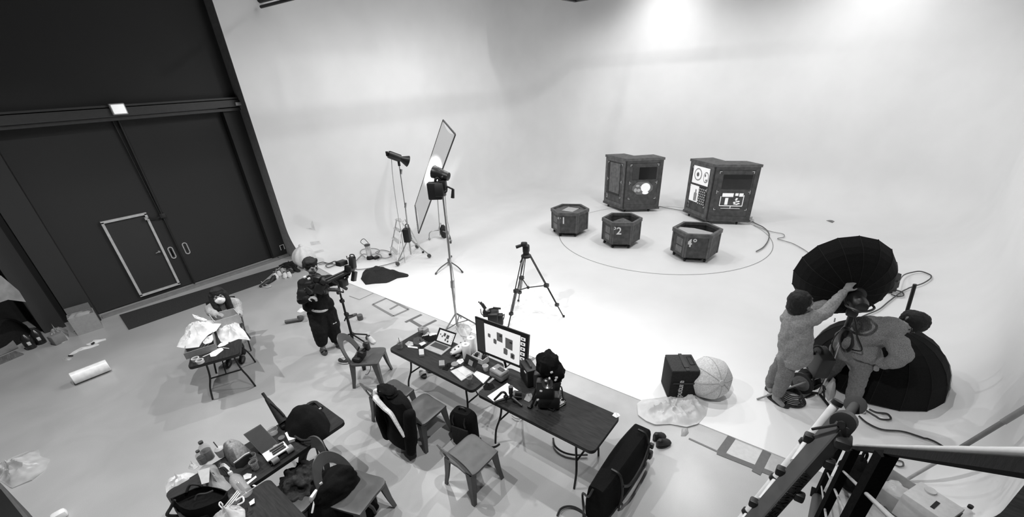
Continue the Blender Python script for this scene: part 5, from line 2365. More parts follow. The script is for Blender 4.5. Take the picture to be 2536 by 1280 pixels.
lump('snack_wrappers', ((1003, 852), (1012, 845), (1022, 847), (1024, 855), (1010, 858)), z, .04, 'crumpled pale snack wrappers beside the iced drink', 'wrapper', mat(.6, .4, 'film'), 2)
lump('dark_pouch', ((1023, 852), (1024, 838), (1036, 834), (1052, 838), (1060, 845), (1056, 856), (1040, 856)), z, .05, 'dark open pouch with papers left of the silver laptop', 'pouch', mat(.05, .7, 'cloth'), 3)
lump('black_scarf', ((1040, 842), (1048, 832), (1066, 834), (1080, 828), (1084, 838), (1072, 845), (1055, 847)), z, .07, 'black crumpled cloth behind the silver laptop', 'cloth', BCLOTH, 4)
lump('white_bag', ((1045, 833), (1052, 825), (1072, 824), (1084, 826), (1076, 832), (1060, 834)), z, .06, 'crumpled white plastic bag at the far edge of the laptop table', 'bag', mat(.8, .4, 'film'), 5)
m_ = MB()
q = at(1054, 826, z)
m_.rbox(q + Vector((0, 0, .05)), (.10, .08, .09), .02)
m_.blob(q + Vector((-.03, .04, .07)), (.05, .05, .05), 2, .3)
solo('snack_box', m_, mat(.25, .6), 'small grey snack tub at the far edge of the laptop table', 'tub')
slab('marker_pen', ((1010, 858), (1034, 861), (1035, 864), (1010, 861)), z, .012, mat(.75, .4), 'white marker pen lying left of the silver laptop', 'pen')
slab('black_wallet', ((1039, 860), (1050, 852), (1059, 856), (1048, 864)), z, .012, BLACK, 'black wallet touching the corner of the silver laptop', 'wallet')
slab('note_papers', ((1037, 851), (1050, 846), (1056, 850), (1044, 857)), z + .045, .004, mat(.55, .7, 'paper'), 'folded note papers sticking out of the dark pouch', 'paper')
for px, v, lab in ((((1038, 869), (1050, 868), (1051, 882), (1039, 883)), .45, 'small grey card box in front of the silver laptop'),
                   (((1088, 897), (1101, 896), (1102, 909), (1088, 910)), .22, 'small dark grey card box left of the pale laptop')):
    slab('card_box', px, z, .03, mat(v, .6), lab, 'box')
m_ = MB()
a, b = at(1117, 876, z + .05), at(1160, 848, z + .05)
rr = []
for i in range(11):
    u = i / 10
    k_ = .055 * (1 - abs(u - .5) ** 3 * 5)
    c_ = a.lerp(b, u)
    d_ = (b - a).normalized()
    sd = d_.cross(Vector((0, 0, 1)))
    rr.append([c_ + (sd * math.cos(2 * PI * k / 16) * 1.25 + Vector((0, 0, 1)) * math.sin(2 * PI * k / 16) * (.85)) * max(.012, k_) for k in range(16)])
m_.loft(rr)
t = thing('snack_bag', (a + b) / 2 - Vector((0, 0, .05)), 'patterned snack bag lying between the silver laptop and the paper roll', 'snack bag')
m_.build('bag_film', mat(.5, .35), t)
for i in range(9):
    m_ = MB()
    u = .1 + .8 * i / 8
    c_ = a.lerp(b, u)
    sd = (b - a).normalized().cross(Vector((0, 0, 1)))
    ph = 1.2 + (.6 if i % 2 else -.35)
    r_ = .055 * (1 - abs(u - .5) ** 3 * 5)
    p = c_ + (sd * -math.cos(ph) * 1.25 + Vector((0, 0, 1)) * math.sin(ph) * .85) * r_
    m_.ball(p, .012, 8)
    m_.build('printed_dot', mat(.06, .5), t)
for px, py, lab, h_ in ((1157, 886, 'white paper towel roll standing behind the pale laptop', .22), (1170, 872, 'second white paper roll standing just behind the paper towel roll', .24)):
    c_ = at(px, py, z)
    t = thing('paper_roll', c_, lab, 'paper roll')
    m_ = MB()
    m_.lathe([(.052, 0), (.055, .004), (.055, h_ - .004), (.052, h_), (.018, h_)], 22, None, c_)
    m_.build('paper_body', PAPER, t)
    m_ = MB()
    m_.lathe([(.018, h_ - .03), (.018, h_ + .001), (.010, h_ + .001)], 14, None, c_)
    m_.build('cardboard_core', mat(.3, .8), t)
c_ = at(1190, 893, z)
t = thing('organizer_box', c_, 'pale open organizer box full of small things under the monitor', 'box')
m_ = MB()
for q in ((0, -.055, .2, .008), (0, .055, .2, .008), (-.1, 0, .008, .11), (.1, 0, .008, .11)):
    m_.box(c_ + Vector((q[1], q[0], .04)), (q[3], q[2], .08))
m_.box(c_ + Vector((0, 0, .005)), (.11, .2, .008))
m_.build('box_walls', mat(.62, .6, 'paper'), t, smooth=False)
for i, (a, b, v) in enumerate(((-.06, .0, .02), (0, .02, .6), (.06, -.02, .015))):
    m_ = MB()
    m_.rbox(c_ + Vector((b, a, .06)), (.05, .04, .10), .01, rot=(.2 * i, .3, .4))
    m_.build('small_item', mat(v, .5), t)
m_ = MB()
P_ = [at(*p, z + h_) for p, h_ in (((1186, 866), .10), ((1207, 877), .10), ((1204, 885), .02), ((1184, 873), .02))]
m_.plate(P_, .004)
solo('paper_pack', m_, PAPER, 'white paper pack leaning behind the organizer box', 'paper', smooth=False)
m_ = MB()
c_ = at(1127, 905, z)
m_.lathe([(.03, .001), (.05, .002), (.05, .03), (.03, .03)], 20, None, c_)
solo('tape_roll', m_, mat(.2, .5), 'dark tape roll between the grey card box and the pale laptop', 'tape')
lump('tissue', ((1128, 898), (1134, 891), (1146, 888), (1149, 895), (1140, 902)), z, .04, 'crumpled white tissue behind the tape roll', 'tissue', PAPER, 6)
lump('black_pouch', ((1095, 914), (1108, 900), (1120, 898), (1116, 908), (1108, 918)), z, .025, 'flat black pouch left of the pale laptop', 'pouch', BCLOTH, 7, ridge=.2)
m_ = MB()
c_ = at(1134, 884, z)
m_.ball(c_ + Vector((0, 0, .022)), (.05, .03, .022), 12)
solo('computer_mouse', m_, mat(.02, .25), 'glossy black mouse in front of the paper towel roll', 'mouse')
slab('white_pen', ((1115, 913), (1126, 907), (1128, 909), (1117, 916)), z, .01, mat(.5, .4), 'pale pen beside the flat black pouch', 'pen')
slab('notebook', ((1171, 927), (1181, 920), (1213, 934), (1197, 951)), z, .012, mat(.78, .7, 'paper'), 'open white notebook beside the drinking glass', 'notebook')
P_ = [at(*p, z) for p in ((1212, 930), (1236, 915), (1264, 934), (1238, 955))]
c_ = sum(P_, Vector()) / 4
ang = math.atan2((P_[1] - P_[0]).y, (P_[1] - P_[0]).x)
t = thing('hard_case', c_, 'grey rounded equipment case at the near end of the laptop table', 'case', rz=ang)
l_, w_ = (P_[1] - P_[0]).length, (P_[2] - P_[1]).length
m_ = MB()
m_.rbox((0, 0, .045), (l_, w_, .09), .03, seg=3)
m_.build('case_body', mat(.12, .5), t, world=False)
m_ = MB()
m_.rbox((0, 0, .10), (l_ * .96, w_ * .96, .05), .024, seg=3)
m_.build('case_lid', mat(.22, .5), t, world=False)
m_ = MB()
m_.rbox((.01, -.03, .127), (.05, .09, .012), .004)
m_.build('handle', mat(.03, .5), t, world=False)
m_ = MB()
m_.box((-.04, .05, .127), (.02, .05, .006))
m_.box((.045, -.07, .127), (.02, .04, .006))
m_.build('label_tabs', WHITE, t, world=False)
lump('black_straps', ((1196, 958), (1204, 948), (1220, 950), (1226, 960), (1214, 966), (1200, 966)), Z2, .04, 'black straps bundled beside the grey rounded case', 'strap', BCLOTH, 8)

# ================================================================ on the bare table
z = Z2 + .001
slab('paper_sheets', ((1207, 982), (1256, 949), (1287, 970), (1224, 996)), z, .006, PAPER, 'white paper sheets under the black mini tripod', 'paper')
c_ = at(1266, 992, z)
t = thing('mini_tripod', c_, 'black mini tripod with an upright grip standing on the bare table', 'tripod')
U = upright(c_)
m_ = MB()
m_.rod(U(1266, 984), U(1265, 972), .022)
m_.rod(U(1265, 973), U(1265, 957), .026, .028)
m_.build('grip', BLACKM, t)
for fx, fy in ((1222, 997), (1293, 1005), (1292, 985)):
    m_ = MB()
    f_ = at(fx, fy, z + .012)
    m_.rod(U(1266, 983), f_, .022, .013)
    m_.build('leg', BLACKM, t)
m_ = MB()
m_.tube([U(1224, 990), U(1236, 978), U(1244, 971), U(1252, 974), U(1254, 985), U(1250, 989)], .014, 8, 5)
m_.rbox(U(1253, 984), (.05, .05, .07), .015)
m_.build('gimbal_arm', BLACKM, t)
c_ = at(1283, 982, z)
t = thing('camera_lens', c_, 'short dark camera lens lying beside the mini tripod', 'lens')
M2 = Matrix.Translation(c_ + Vector((0, 0, .04))) @ Vector((-.6, .5, .2)).to_track_quat('Z', 'Y').to_matrix().to_4x4()
m_ = MB()
m_.lathe([(.03, -.04), (.038, -.035), (.038, .02), (.042, .03), (.042, .05), (.034, .05)], 18, M2)
m_.build('lens_barrel', BLACKM, t)
m_ = MB()
m_.lathe([(.001, .046), (.02, .045), (.033, .04)], 16, M2)
m_.build('front_glass', mat(.2, .1), t)
lump('clear_wrap', ((1298, 990), (1304, 976), (1316, 974), (1320, 986), (1310, 996)), z, .07, 'ball of clear wrap beside the black camera rig', 'wrap', mat(.4, .25, 'film'), 9)
P_ = [at(*p, z) for p in ((1294, 956), (1322, 945))]
c_ = (P_[0] + P_[1]) / 2 + Vector((.05, .02, 0))
t = thing('camera_bag', c_, 'black box shaped camera bag at the corner of the monitor', 'bag', rz=rad(-32))
m_ = MB()
m_.rbox((0, 0, .13), (.15, .26, .25), .025)
m_.build('bag_body', BLACK, t, world=False)
m_ = MB()
m_.tube([(.0, -.08, .25), (.0, -.06, .28), (0, .06, .28), (0, .08, .25)], .012, 6, 4)
m_.box((-.078, .06, .2), (.006, .06, .02))
m_.build('handle', mat(.03, .4), t, world=False)
m_ = MB()
m_.box((-.079, -.08, .22), (.006, .05, .016))
m_.build('buckle', mat(.6, .4), t, world=False)
c_ = at(1362, 1006, z)
U = upright(c_)
t = thing('camera_rig', c_, 'tall pile of black camera rig gear with a hooded top on the bare table', 'camera')
m_ = MB()
m_.blob(U(1358, 902, .05), (.13, .13, .15), 4, .3, flat=False)
m_.blob(U(1372, 922, .02), (.11, .11, .12), 5, .25, flat=False)
m_.blob(U(1346, 893, .05), (.08, .08, .08), 9, .25, flat=False)
m_.build('hood', BCLOTH, t)
m_ = MB()
m_.rbox(U(1352, 955, .03), (.2, .2, .24), .02, rot=(0, 0, .5))
m_.rbox(U(1360, 985, .03), (.2, .24, .16), .02, rot=(0, .1, .5))
m_.rbox(U(1336, 940, .08), (.10, .12, .2), .02, rot=(0, .0, .5))
m_.rbox(U(1375, 950, -.02), (.12, .1, .12), .02, rot=(.2, 0, .8))
m_.build('camera_body', BLACKM, t)
m_ = MB()
for a, b in (((1338, 960), (1316, 1006)), ((1346, 962), (1326, 1005)), ((1330, 955), (1318, 990))):
    m_.rod(U(*a, .0), U(*b, -.03), .012)
m_.rbox(U(1313, 1006, -.02), (.06, .05, .025), .01)
m_.build('support_rods', BLACK, t)
for q in ((1352, 943), (1361, 937), (1376, 941), (1365, 960), (1378, 935), (1366, 922), (1340, 968), (1332, 990)):
    m_ = MB()
    m_.rbox(U(q[0], q[1], -.13), (.03, .02, .02), .006, rot=(.4, .2, q[0]))
    m_.build('metal_knob', mat(.5, .3), t)
m_ = MB()
M2 = Matrix.Translation(U(1356, 950, -.1)) @ (EYE - c_).to_track_quat('Z', 'Y').to_matrix().to_4x4()
m_.lathe([(.06, -.03), (.06, .04), (.05, .04), (.02, .02)], 18, M2)
m_.build('lens', mat(.04, .2), t)
c_ = at(1375, 1008, z)
t = thing('acrylic_tray', c_, 'clear dark rimmed acrylic tray with small parts beside the camera rig', 'tray')
P_ = [at(*p, z) for p in ((1350, 1012), (1368, 1021), (1402, 1000), (1392, 982))]
m_ = MB()
if (P_[1] - P_[0]).cross(P_[2] - P_[1]).z < 0:
    P_ = P_[::-1]
m_.plate(P_, .012)
m_.build('tray_base', mat(.06, .25), t, smooth=False)
m_ = MB()
m_.tube([p + Vector((0, 0, .03)) for p in P_ + P_[:1]], .008, 6)
U2 = upright(c_)
m_.tube([U2(1349, 1008), U2(1372, 975, .1), U2(1387, 957, .1), U2(1392, 965, .05), U2(1394, 985, .0), U2(1400, 990)], .008, 6, 5)
m_.build('tray_rim', BLACKM, t)
for i, q in enumerate(((1378, 995), (1385, 992), (1393, 987), (1380, 1003), (1372, 1012))):
    m_ = MB()
    p = at(q[0], q[1], z + .022)
    m_.rbox(p, (.03, .02, .016), .005, rot=(0, 0, i))
    m_.build('small_part', mat(.55, .3), t)
lump('paper_scrap', ((1516, 1029), (1522, 1022), (1532, 1024), (1536, 1030), (1526, 1035)), z, .03, 'small white scrap at the far end corner of the bare table', 'scrap', PAPER, 4)

# ================================================================ around the tables, on the floor
# long black bag against the table end
t = thing('long_bag', (3.08, 1.08, 0), 'long black padded bag standing against the end of the bare table', 'bag')
m_ = MB()
rr = []
for i in range(13):
    u = i / 12
    x = 2.50 + 1.04 * u
    h_ = .50 + .05 * math.sin(u * PI * 1.1) * u
    th_ = .105 + .02 * math.sin(u * PI) + .02 * u
    yc = 1.13 - .03 * u
    ring = []
    for k in range(16):
        a = 2 * PI * k / 16
        ca, sa = math.cos(a), math.sin(a)
        p_ = .32
        yy = math.copysign(abs(ca) ** p_, ca) * th_ * (1 - .15 * (sa > 0))
        zz = h_ / 2 + math.copysign(abs(sa) ** p_, sa) * h_ / 2
        ring.append((x, yc + yy, zz + .003 + .01 * noise.noise(Vector((x * 5, yy * 9, zz * 6)))))
    rr.append(ring)
m_.loft(rr)
m_.build('bag_body', BCLOTH, t)
m_ = MB()
for x in (2.75, 3.4):
    m_.tube([(x, .985, .05), (x, .965, .3), (x, 1.0, .52), (x, 1.1, .55)], .014, 6, 4)
m_.tube([(2.75, .965, .40), (2.9, .94, .3), (3.2, .94, .3), (3.4, .955, .40)], .015, 6, 5)
m_.build('carry_strap', BLACK, t)
m_ = MB()
m_.rbox((3.5, .96, .30), (.04, .05, .07), .01)
m_.rbox((3.48, .96, .18), (.08, .06, .1), .02)
m_.build('side_clip', mat(.03, .5), t)
# backpack standing by the table leg
c_ = Vector((2.52, 2.93, 0))
t = thing('backpack', c_, 'black upright backpack on the floor against the gap between the laptop tables', 'backpack', rz=rad(12))
m_ = MB()
rr = []
for i in range(12):
    z_ = .003 + .53 * i / 11
    k_ = (1 - .35 * max(0, (i / 11 - .8) / .2) ** 2) * (1 if i else .92)
    rr.append([(.10 * k_ * math.copysign(abs(math.cos(2 * PI * k / 20)) ** .5, math.cos(2 * PI * k / 20)), .165 * k_ * math.copysign(abs(math.sin(2 * PI * k / 20)) ** .5, math.sin(2 * PI * k / 20)), z_) for k in range(20)])
m_.loft(rr)
m_.build('bag_body', BCLOTH, t, world=False)
m_ = MB()
m_.rbox((-.105, 0, .2), (.03, .24, .28), .014)
m_.build('front_pocket', mat(.02, .8, 'cloth'), t, world=False)
for y in (-.08, .08):
    m_ = MB()
    m_.tube([(-.095, y, .36), (-.11, y, .44), (-.075, y, .50)], .012, 6, 3)
    m_.build('shoulder_strap', BLACK, t, world=False)
m_ = MB()
m_.tube([(.0, -.05, .52), (.0, -.03, .57), (0, .03, .57), (0, .05, .52)], .01, 6, 4)
m_.build('grab_handle', BLACK, t, world=False)
m_ = MB()
m_.tube([(.05, -.17, .1), (.02, -.26, .02), (.06, -.36, .012), (.13, -.40, .012)], .012, 6, 5)
m_.build('loose_strap', BLACK, t, world=False)
# slides under the laptop table
for a, b, lab in (((1041, 921), (1054, 938), 'dark slide sandal under the laptop table, the left one of the pair'), ((1056, 915), (1072, 922), 'dark slide sandal under the laptop table, mostly hidden by the table edge')):
    p, q = at(*a), at(*b)
    t = thing('slide_sandal', (p.x, p.y, 0), lab, 'sandal')
    o_ = slipper(t, p, q, .05, mat(.03, .6), 'sole', False)
    m_ = MB()
    d_ = (q - p).normalized()
    s_ = Vector((-d_.y, d_.x, 0))
    rr = []
    for i in range(5):
        c2 = p.lerp(q, .45 + .08 * i)
        rr.append([c2 + s_ * .054 * math.cos(PI * k / 6) + Vector((0, 0, .03 + .04 * math.sin(PI * k / 6))) for k in range(7)])
    m_.loft(rr, cap=False, closed=False)
    m_.build('strap', mat(.28, .6), t)
cable([(1370, 1090), (1374, 1108), (1392, 1123), (1420, 1131), (1455, 1131)], .012, .02, 'black cable hanging in a curve below the bare table')
cable([(1380, 1282), (1388, 1266), (1405, 1259), (1425, 1262), (1445, 1275), (1450, 1290)], .012, .02, 'black cable loop at the bottom edge beside the long black bag',
      extra=[[Vector((2.49, 1.16, .48)), Vector((2.48, 1.2, .35)), at(1443, 1222, .15), at(1445, 1260, .02), at(1444, 1290, .02)]])
cable([(1268, 1033), (1278, 1040), (1292, 1040), (1296, 1036)], .006, .5, 'thin pale cable under the near edge of the bare table')

# black jacket with white trim on the third chair
ch = CH[2]
t = thing('jacket', (ch.location.x - .3, ch.location.y, .2), 'black jacket with white lining hung over a chair back, sleeves reaching down', 'jacket')
L = lambda x, y, z_: Vector((ch.location.x + x, ch.location.y + y, z_))
m_ = MB()
rr = []
prof = [(.22, .25, -.40), (.26, .27, -.39), (.34, .275, -.37), (.45, .28, -.35), (.6, .27, -.335), (.72, .26, -.325), (.80, .235, -.32), (.86, .18, -.325), (.875, .10, -.33)]
for i, (z_, hw, xc) in enumerate(prof):
    ring = []
    for k in range(22):
        a = 2 * PI * k / 22
        w2 = hw * (1 + .07 * noise.noise(Vector((a * 2, z_ * 6, 1.7))))
        tk = .085 * (1 + .5 * noise.noise(Vector((a * 1.5, z_ * 5, 8.1)))) if i < 8 else .05
        ring.append(L(xc + tk * math.cos(a), -.01 + w2 * math.sin(a), z_ + .03 * noise.noise(Vector((a, z_, 3.0)))))
    rr.append(ring)
m_.loft(rr)
m_.build('jacket_body', BCLOTH, t, mods=(folds(.03, .1),))
m_ = MB()
for sg in (-1, 1):
    limb(m_, [L(-.35, sg * .25, .74), L(-.41, sg * .27, .48), L(-.42, sg * .22, .20)], [.075, .075, .065])
m_.build('sleeves', BCLOTH, t, mods=(remesh(.018, 3),))
m_ = MB()
U = upright(L(-.35, 0, 0))
m_.tube([L(-.43, .24, .80), L(-.455, .18, .815), L(-.46, .05, .76), L(-.46, -.06, .73), L(-.47, -.16, .62), L(-.475, -.25, .50)], [.04, .075, .085, .05, .022, .018], 8, 5)
m_.tube([L(-.42, .26, .80), L(-.40, .27, .86), L(-.38, .22, .88)], .03, 8, 4)
m_.build('white_lining', mat(.78, .8, 'cloth'), t)
m_ = MB()
m_.blob(L(-.34, .12, .90), (.09, .14, .06), 4, .3, flat=False)
m_.build('hood', BCLOTH, t)

# camera gimbal lying on the first chair
ch = CH[0]
c_ = at(898, 888, .435)
U = upright(c_)
t = thing('gimbal_camera', c_, 'black camera gimbal resting on the chair seat nearest the cameraman', 'camera')
m_ = MB()
m_.rbox(U(888, 886), (.16, .13, .07), .02, rot=(0, 0, .4))
m_.rbox(U(896, 876), (.12, .1, .1), .02, rot=(.2, .2, .4))
m_.build('camera_body', BLACK, t)
m_ = MB()
m_.rod(U(885, 876), U(905, 866), .018)
m_.rod(U(893, 872), U(911, 852), .012)
m_.rbox(U(909, 857, .02), (.07, .07, .13), .015, rot=(0, 0, .4))
m_.rod(U(886, 868), U(890, 858), .012)
m_.build('gimbal_arm', BLACKM, t)
m_ = MB()
m_.tube([at(906, 898, .43), at(914, 900, .40), at(918, 912, .25), at(911, 926, .1), at(905, 927, .02)], .005, 6, 5)
m_.build('hanging_cable', BLACK, t)


# ================================================================ cluttered table
z = Z3 + .001
# black backpack
c_ = at(762, 1052, z)
t = thing('backpack', c_, 'big black backpack lying on the corner of the cluttered table', 'backpack')
m_ = MB()
m_.heap([at(*p, z).xy for p in ((702, 1058), (716, 1040), (740, 1022), (775, 1012), (803, 1022), (818, 1050), (815, 1078), (792, 1092), (752, 1096), (716, 1090))], .24, z, seed=14, amp=.25, freq=5, power=2.4, seg=56, rings=10)
m_.build('bag_body', BCLOTH, t)
m_ = MB()
U = upright(c_)
m_.tube([at(752, 1015, z + .05), at(765, 1000, z + .04), at(782, 996, z + .02), at(796, 1010, z + .02)], .02, 6, 5)
m_.build('strap', mat(.016, .8), t)
m_ = MB()
m_.tube([at(730, 1080, z + .06), at(748, 1090, z + .07), at(770, 1088, z + .1)], .012, 6, 5)
m_.build('strap', mat(.016, .8), t)
m_ = MB()
m_.rbox(at(793, 1012, z + .03), (.03, .02, .02), .006)
m_.build('buckle', mat(.4, .4), t)
# folded black tripod bag leaning on it
c_ = at(700, 1040, z)
m_ = MB()
a, b = at(703, 1046, z + .06), at(660, 987, z + .27)
m_.tube([a, a.lerp(b, .35), a.lerp(b, .7), b], [.055, .05, .035, .02], 10, 4)
m_.tube([b, b + (b - a).normalized() * .05 + Vector((.0, .02, .02))], .016, 8)
m_.tube([a.lerp(b, .2) + Vector((.03, -.05, .03)), a.lerp(b, .5) + Vector((.02, -.05, .03)), a.lerp(b, .8) + Vector((0, -.03, .02))], .012, 6, 4)
m_.rbox(a + Vector((0, 0, -.03)), (.10, .10, .06), .02)
solo('folded_umbrella', m_, mat(.02, .6, 'cloth'), 'folded black umbrella sticking up behind the backpack on the cluttered table', 'umbrella')
# dark laptop seen from behind its lid
t, s, lid = lap(at(691, 1101, z), at(650, 1128, z), at(722, 1122, z), at(682, 1150, z), at(645, 1050, z + .2), at(602, 1090, z + .2), z,
                'dark laptop with its lid open on the cluttered table', mat(.035, .6), mat(.03, .6), dict(rect=(.04, .96, .06, .96), mat=mat(.03, .75), keys=BLACK))
# white tray with tools
P_ = [at(*p, z + .07) for p in ((650, 1126), (703, 1094), (716, 1110), (663, 1144))]
if (P_[1] - P_[0]).cross(P_[2] - P_[1]).z < 0:
    P_ = P_[::-1]
c_ = sum(P_, Vector()) / 4
t = thing('tool_tray', (c_.x, c_.y, z), 'white tray with dark tools lying across the front edge of the laptop', 'tray')
m_ = MB()
m_.plate([p + Vector((0, 0, -.001)) for p in P_], .012)
m_.build('tray_base', WHITE, t, smooth=False)
f = lambda u, v, o_=.02: P_[0].lerp(P_[1], u).lerp(P_[3].lerp(P_[2], u), v) + Vector((0, 0, o_))
for i, (u0, u1, v) in enumerate(((.32, .92, .25), (.34, .9, .5), (.3, .94, .75))):
    m_ = MB()
    m_.rod(f(u0, v), f(u1, v), .013, .011)
    m_.build('tool', mat(.03, .4), t)
m_ = MB()
for u in (.15, .85):
    for v in (.2, .8):
        p = f(u, v, -.04)
        m_.rod((p.x, p.y, z), (p.x, p.y, P_[0].z), .008)
m_.build('tray_foot', GREY, t)
for px, py, lab, r_, v in ((716, 1112, 'grey padded cylinder at the corner of the white tool tray', .04, .22), (681, 1140, 'dark grey cylinder in front of the white tool tray', .035, .15)):
    m_ = MB()
    a = at(px - 8, py + 6, z + r_)
    b = at(px + 8, py - 5, z + r_)
    m_.rod(a, b, r_, n=16)
    m_.rod(a + (a - b) * .02, b + (b - a) * .02, r_ * .5, n=12)
    solo('cylinder_light', m_, mat(v, .5), lab, 'light')
for i, (a, b) in enumerate((((694, 1131), (712, 1119)), ((671, 1152), (690, 1142)))):
    m_ = MB()
    m_.rod(at(*a, z + .012), at(*b, z + .012), .012, n=10)
    solo('black_rod', m_, BLACK, ('short black rod by the right end of the tool tray', 'short black rod by the left end of the tool tray')[i], 'rod')
cup(678, 1073, z, .055, .06, GLASS, 'clear plastic bowl cup behind the dark laptop lid', 'plastic_cup', 'cup')
slab('tissue_pack', ((708, 1078), (721, 1070), (736, 1091), (717, 1097)), z, .035, PAPER, 'white tissue pack between the dark laptop and the black backpack', 'tissue')
m_ = MB()
q = at(699, 1088, z)
m_.lathe([(.02, .001), (.034, .002), (.034, .03), (.02, .03)], 18, None, q)
solo('tape_roll', m_, mat(.1, .5), 'small dark tape roll behind the corner of the dark laptop', 'tape')
m_ = MB()
m_.rbox(at(683, 1107, z + .05), (.05, .045, .045), .015)
solo('lens_cap', m_, GREY, 'small round grey cap at the top edge of the tool tray', 'cap')
# grey mesh basket with dark opening
t = thing('mesh_basket', at(592, 1140, z), 'grey soft basket bag with a dark open mouth beside the dark laptop', 'bag')
m_ = MB()
m_.heap([at(*p, z).xy for p in ((556, 1128), (566, 1108), (584, 1098), (606, 1104), (622, 1118), (614, 1138), (596, 1158), (574, 1156))], .20, z, seed=21, amp=.25, freq=9, power=3.0, seg=48, rings=9)
m_.build('bag_body', mat(.24, .6, 'fleck'), t)
m_ = MB()
U = upright(at(602, 1148, z))
P_ = [U(579, 1146), U(592, 1137), U(606, 1126), U(618, 1120), U(624, 1126), U(615, 1143), U(600, 1155), U(583, 1158)]
P_ = [p + (EYE - p).normalized() * .09 for p in P_]
m_.plate(P_, .02)
m_.build('dark_mouth', BLACK, t, smooth=False)
m_ = MB()
m_.tube([P_[0], P_[1], P_[2], P_[3]], .007, 6, 3)
m_.build('pale_edge', mat(.6, .5), t)
for px, py, lab in ((631, 1144, 'drinking glass with a dark drink in front of the basket mouth, upper one'), (634, 1160, 'drinking glass with a dark drink at the table edge, lower one')):
    cup(px, py, z, .038, .10, GLASS, lab, 'drinking_glass', 'glass', liquid=.02)


def bottle(px, py, z, r, h, label, v=.45, cap=.03, liq=True):
    c = at(px, py, z)
    t = thing('drink_bottle', c, label, 'bottle')
    m_ = MB()
    m_.lathe([(r * .85, 0), (r, .008), (r, h * .62), (r * .85, h * .74), (r * .36, h * .88), (r * .34, h * .95)], 18, None, c)
    m_.build('bottle_body', mat(v, .12, 'glass'), t)
    m_ = MB()
    m_.rod(c + Vector((0, 0, h * .93)), c + Vector((0, 0, h * 1.02)), r * .42, n=14)
    m_.build('bottle_cap', mat(cap, .4), t)
    if liq:
        m_ = MB()
        m_.lathe([(r * .8, .006), (r * .94, .012), (r * .94, h * .5), (.001, h * .51)], 16, None, c)
        m_.build('drink', mat(.08, .2), t)
    return t


bottle(520, 1136, z, .05, .24, 'wide bottle with a dark cap at the back edge of the cluttered table')
bottle(506, 1146, z, .042, .17, 'smaller bottle with a dark cap beside the wide bottle', .35)
t = thing('drink_cup', at(551, 1128, z), 'pale cup with a dark straw behind the grey basket bag', 'cup')
m_ = MB()
c_ = at(551, 1128, z)
m_.lathe([(.035, 0), (.045, .09), (.045, .10), (.02, .12)], 16, None, c_)
m_.build('cup_body', mat(.5, .4), t)
m_ = MB()
m_.rod(c_ + Vector((0, 0, .1)), c_ + Vector((-.01, .01, .2)), .005)
m_.build('straw', mat(.1, .4), t)
lump('paper_bag', ((489, 1170), (505, 1152), (532, 1150), (548, 1170), (560, 1190), (576, 1205), (560, 1220), (530, 1215), (505, 1205)), z, .11, 'grey folded paper bag behind the black tote bag', 'bag', mat(.27, .7, 'paper'), 31, amp=.4, freq=5, power=1.2, ridge=1.0)
slab('envelope', ((490, 1166), (520, 1158), (518, 1195), (500, 1200)), z + .115, .004, mat(.42, .7, 'paper'), 'pale flap of paper lying on the grey paper bag', 'paper')
t = thing('striped_pouch', at(556, 1170, z), 'dark pouch with thin white stripes between the basket and the paper bag', 'pouch')
m_ = MB()
m_.heap([at(*p, z).xy for p in ((540, 1160), (552, 1150), (570, 1160), (574, 1172), (562, 1178), (548, 1180))], .09, z, seed=5, amp=.3, seg=30, rings=6)
m_.build('pouch_body', mat(.05, .6), t)
m_ = MB()
for k in range(3):
    m_.tube([at(543 + k * 1, 1158 - k * 3, z + .08), at(555, 1154 - k * 3, z + .12), at(569, 1166 - k * 3.5, z + .08)], .004, 5, 5)
m_.build('white_stripes', mat(.75, .5), t)
# big clear bottle lying down
a, b = at(572, 1173, z + .05), at(612, 1222, z + .05)
t = thing('water_bottle', (a + b) / 2 - Vector((0, 0, .05)), 'big clear plastic water bottle lying over the cluttered table edge', 'bottle')
M2 = Matrix.Translation(b) @ (a - b).to_track_quat('Z', 'Y').to_matrix().to_4x4()
Lb = (a - b).length
m_ = MB()
m_.lathe([(.035, 0), (.052, .012), (.054, Lb * .25), (.049, Lb * .3), (.054, Lb * .36), (.054, Lb * .7), (.035, Lb * .85), (.018, Lb * .92), (.018, Lb)], 20, M2)
m_.build('bottle_body', mat(.75, .1, 'glass'), t)
m_ = MB()
m_.lathe([(.02, Lb), (.02, Lb + .03), (.001, Lb + .03)], 14, M2)
m_.build('bottle_cap', WHITE, t)
# carrier bags at the left end
lump('carrier_bag', ((410, 1205), (414, 1192), (436, 1178), (462, 1170), (484, 1172), (488, 1190), (470, 1205), (448, 1216), (424, 1226), (412, 1220)), z - .05, .13, 'white plastic carrier bag slumped at the left end of the cluttered table', 'bag', mat(.86, .4, 'sheet'), 33, amp=.4, freq=5, power=1.4, ridge=1.0)
lump('clear_wrapper', ((466, 1160), (472, 1146), (488, 1144), (492, 1156), (480, 1164)), z, .07, 'crumpled clear wrapper at the back corner of the cluttered table', 'wrapper', mat(.7, .3, 'film'), 34)
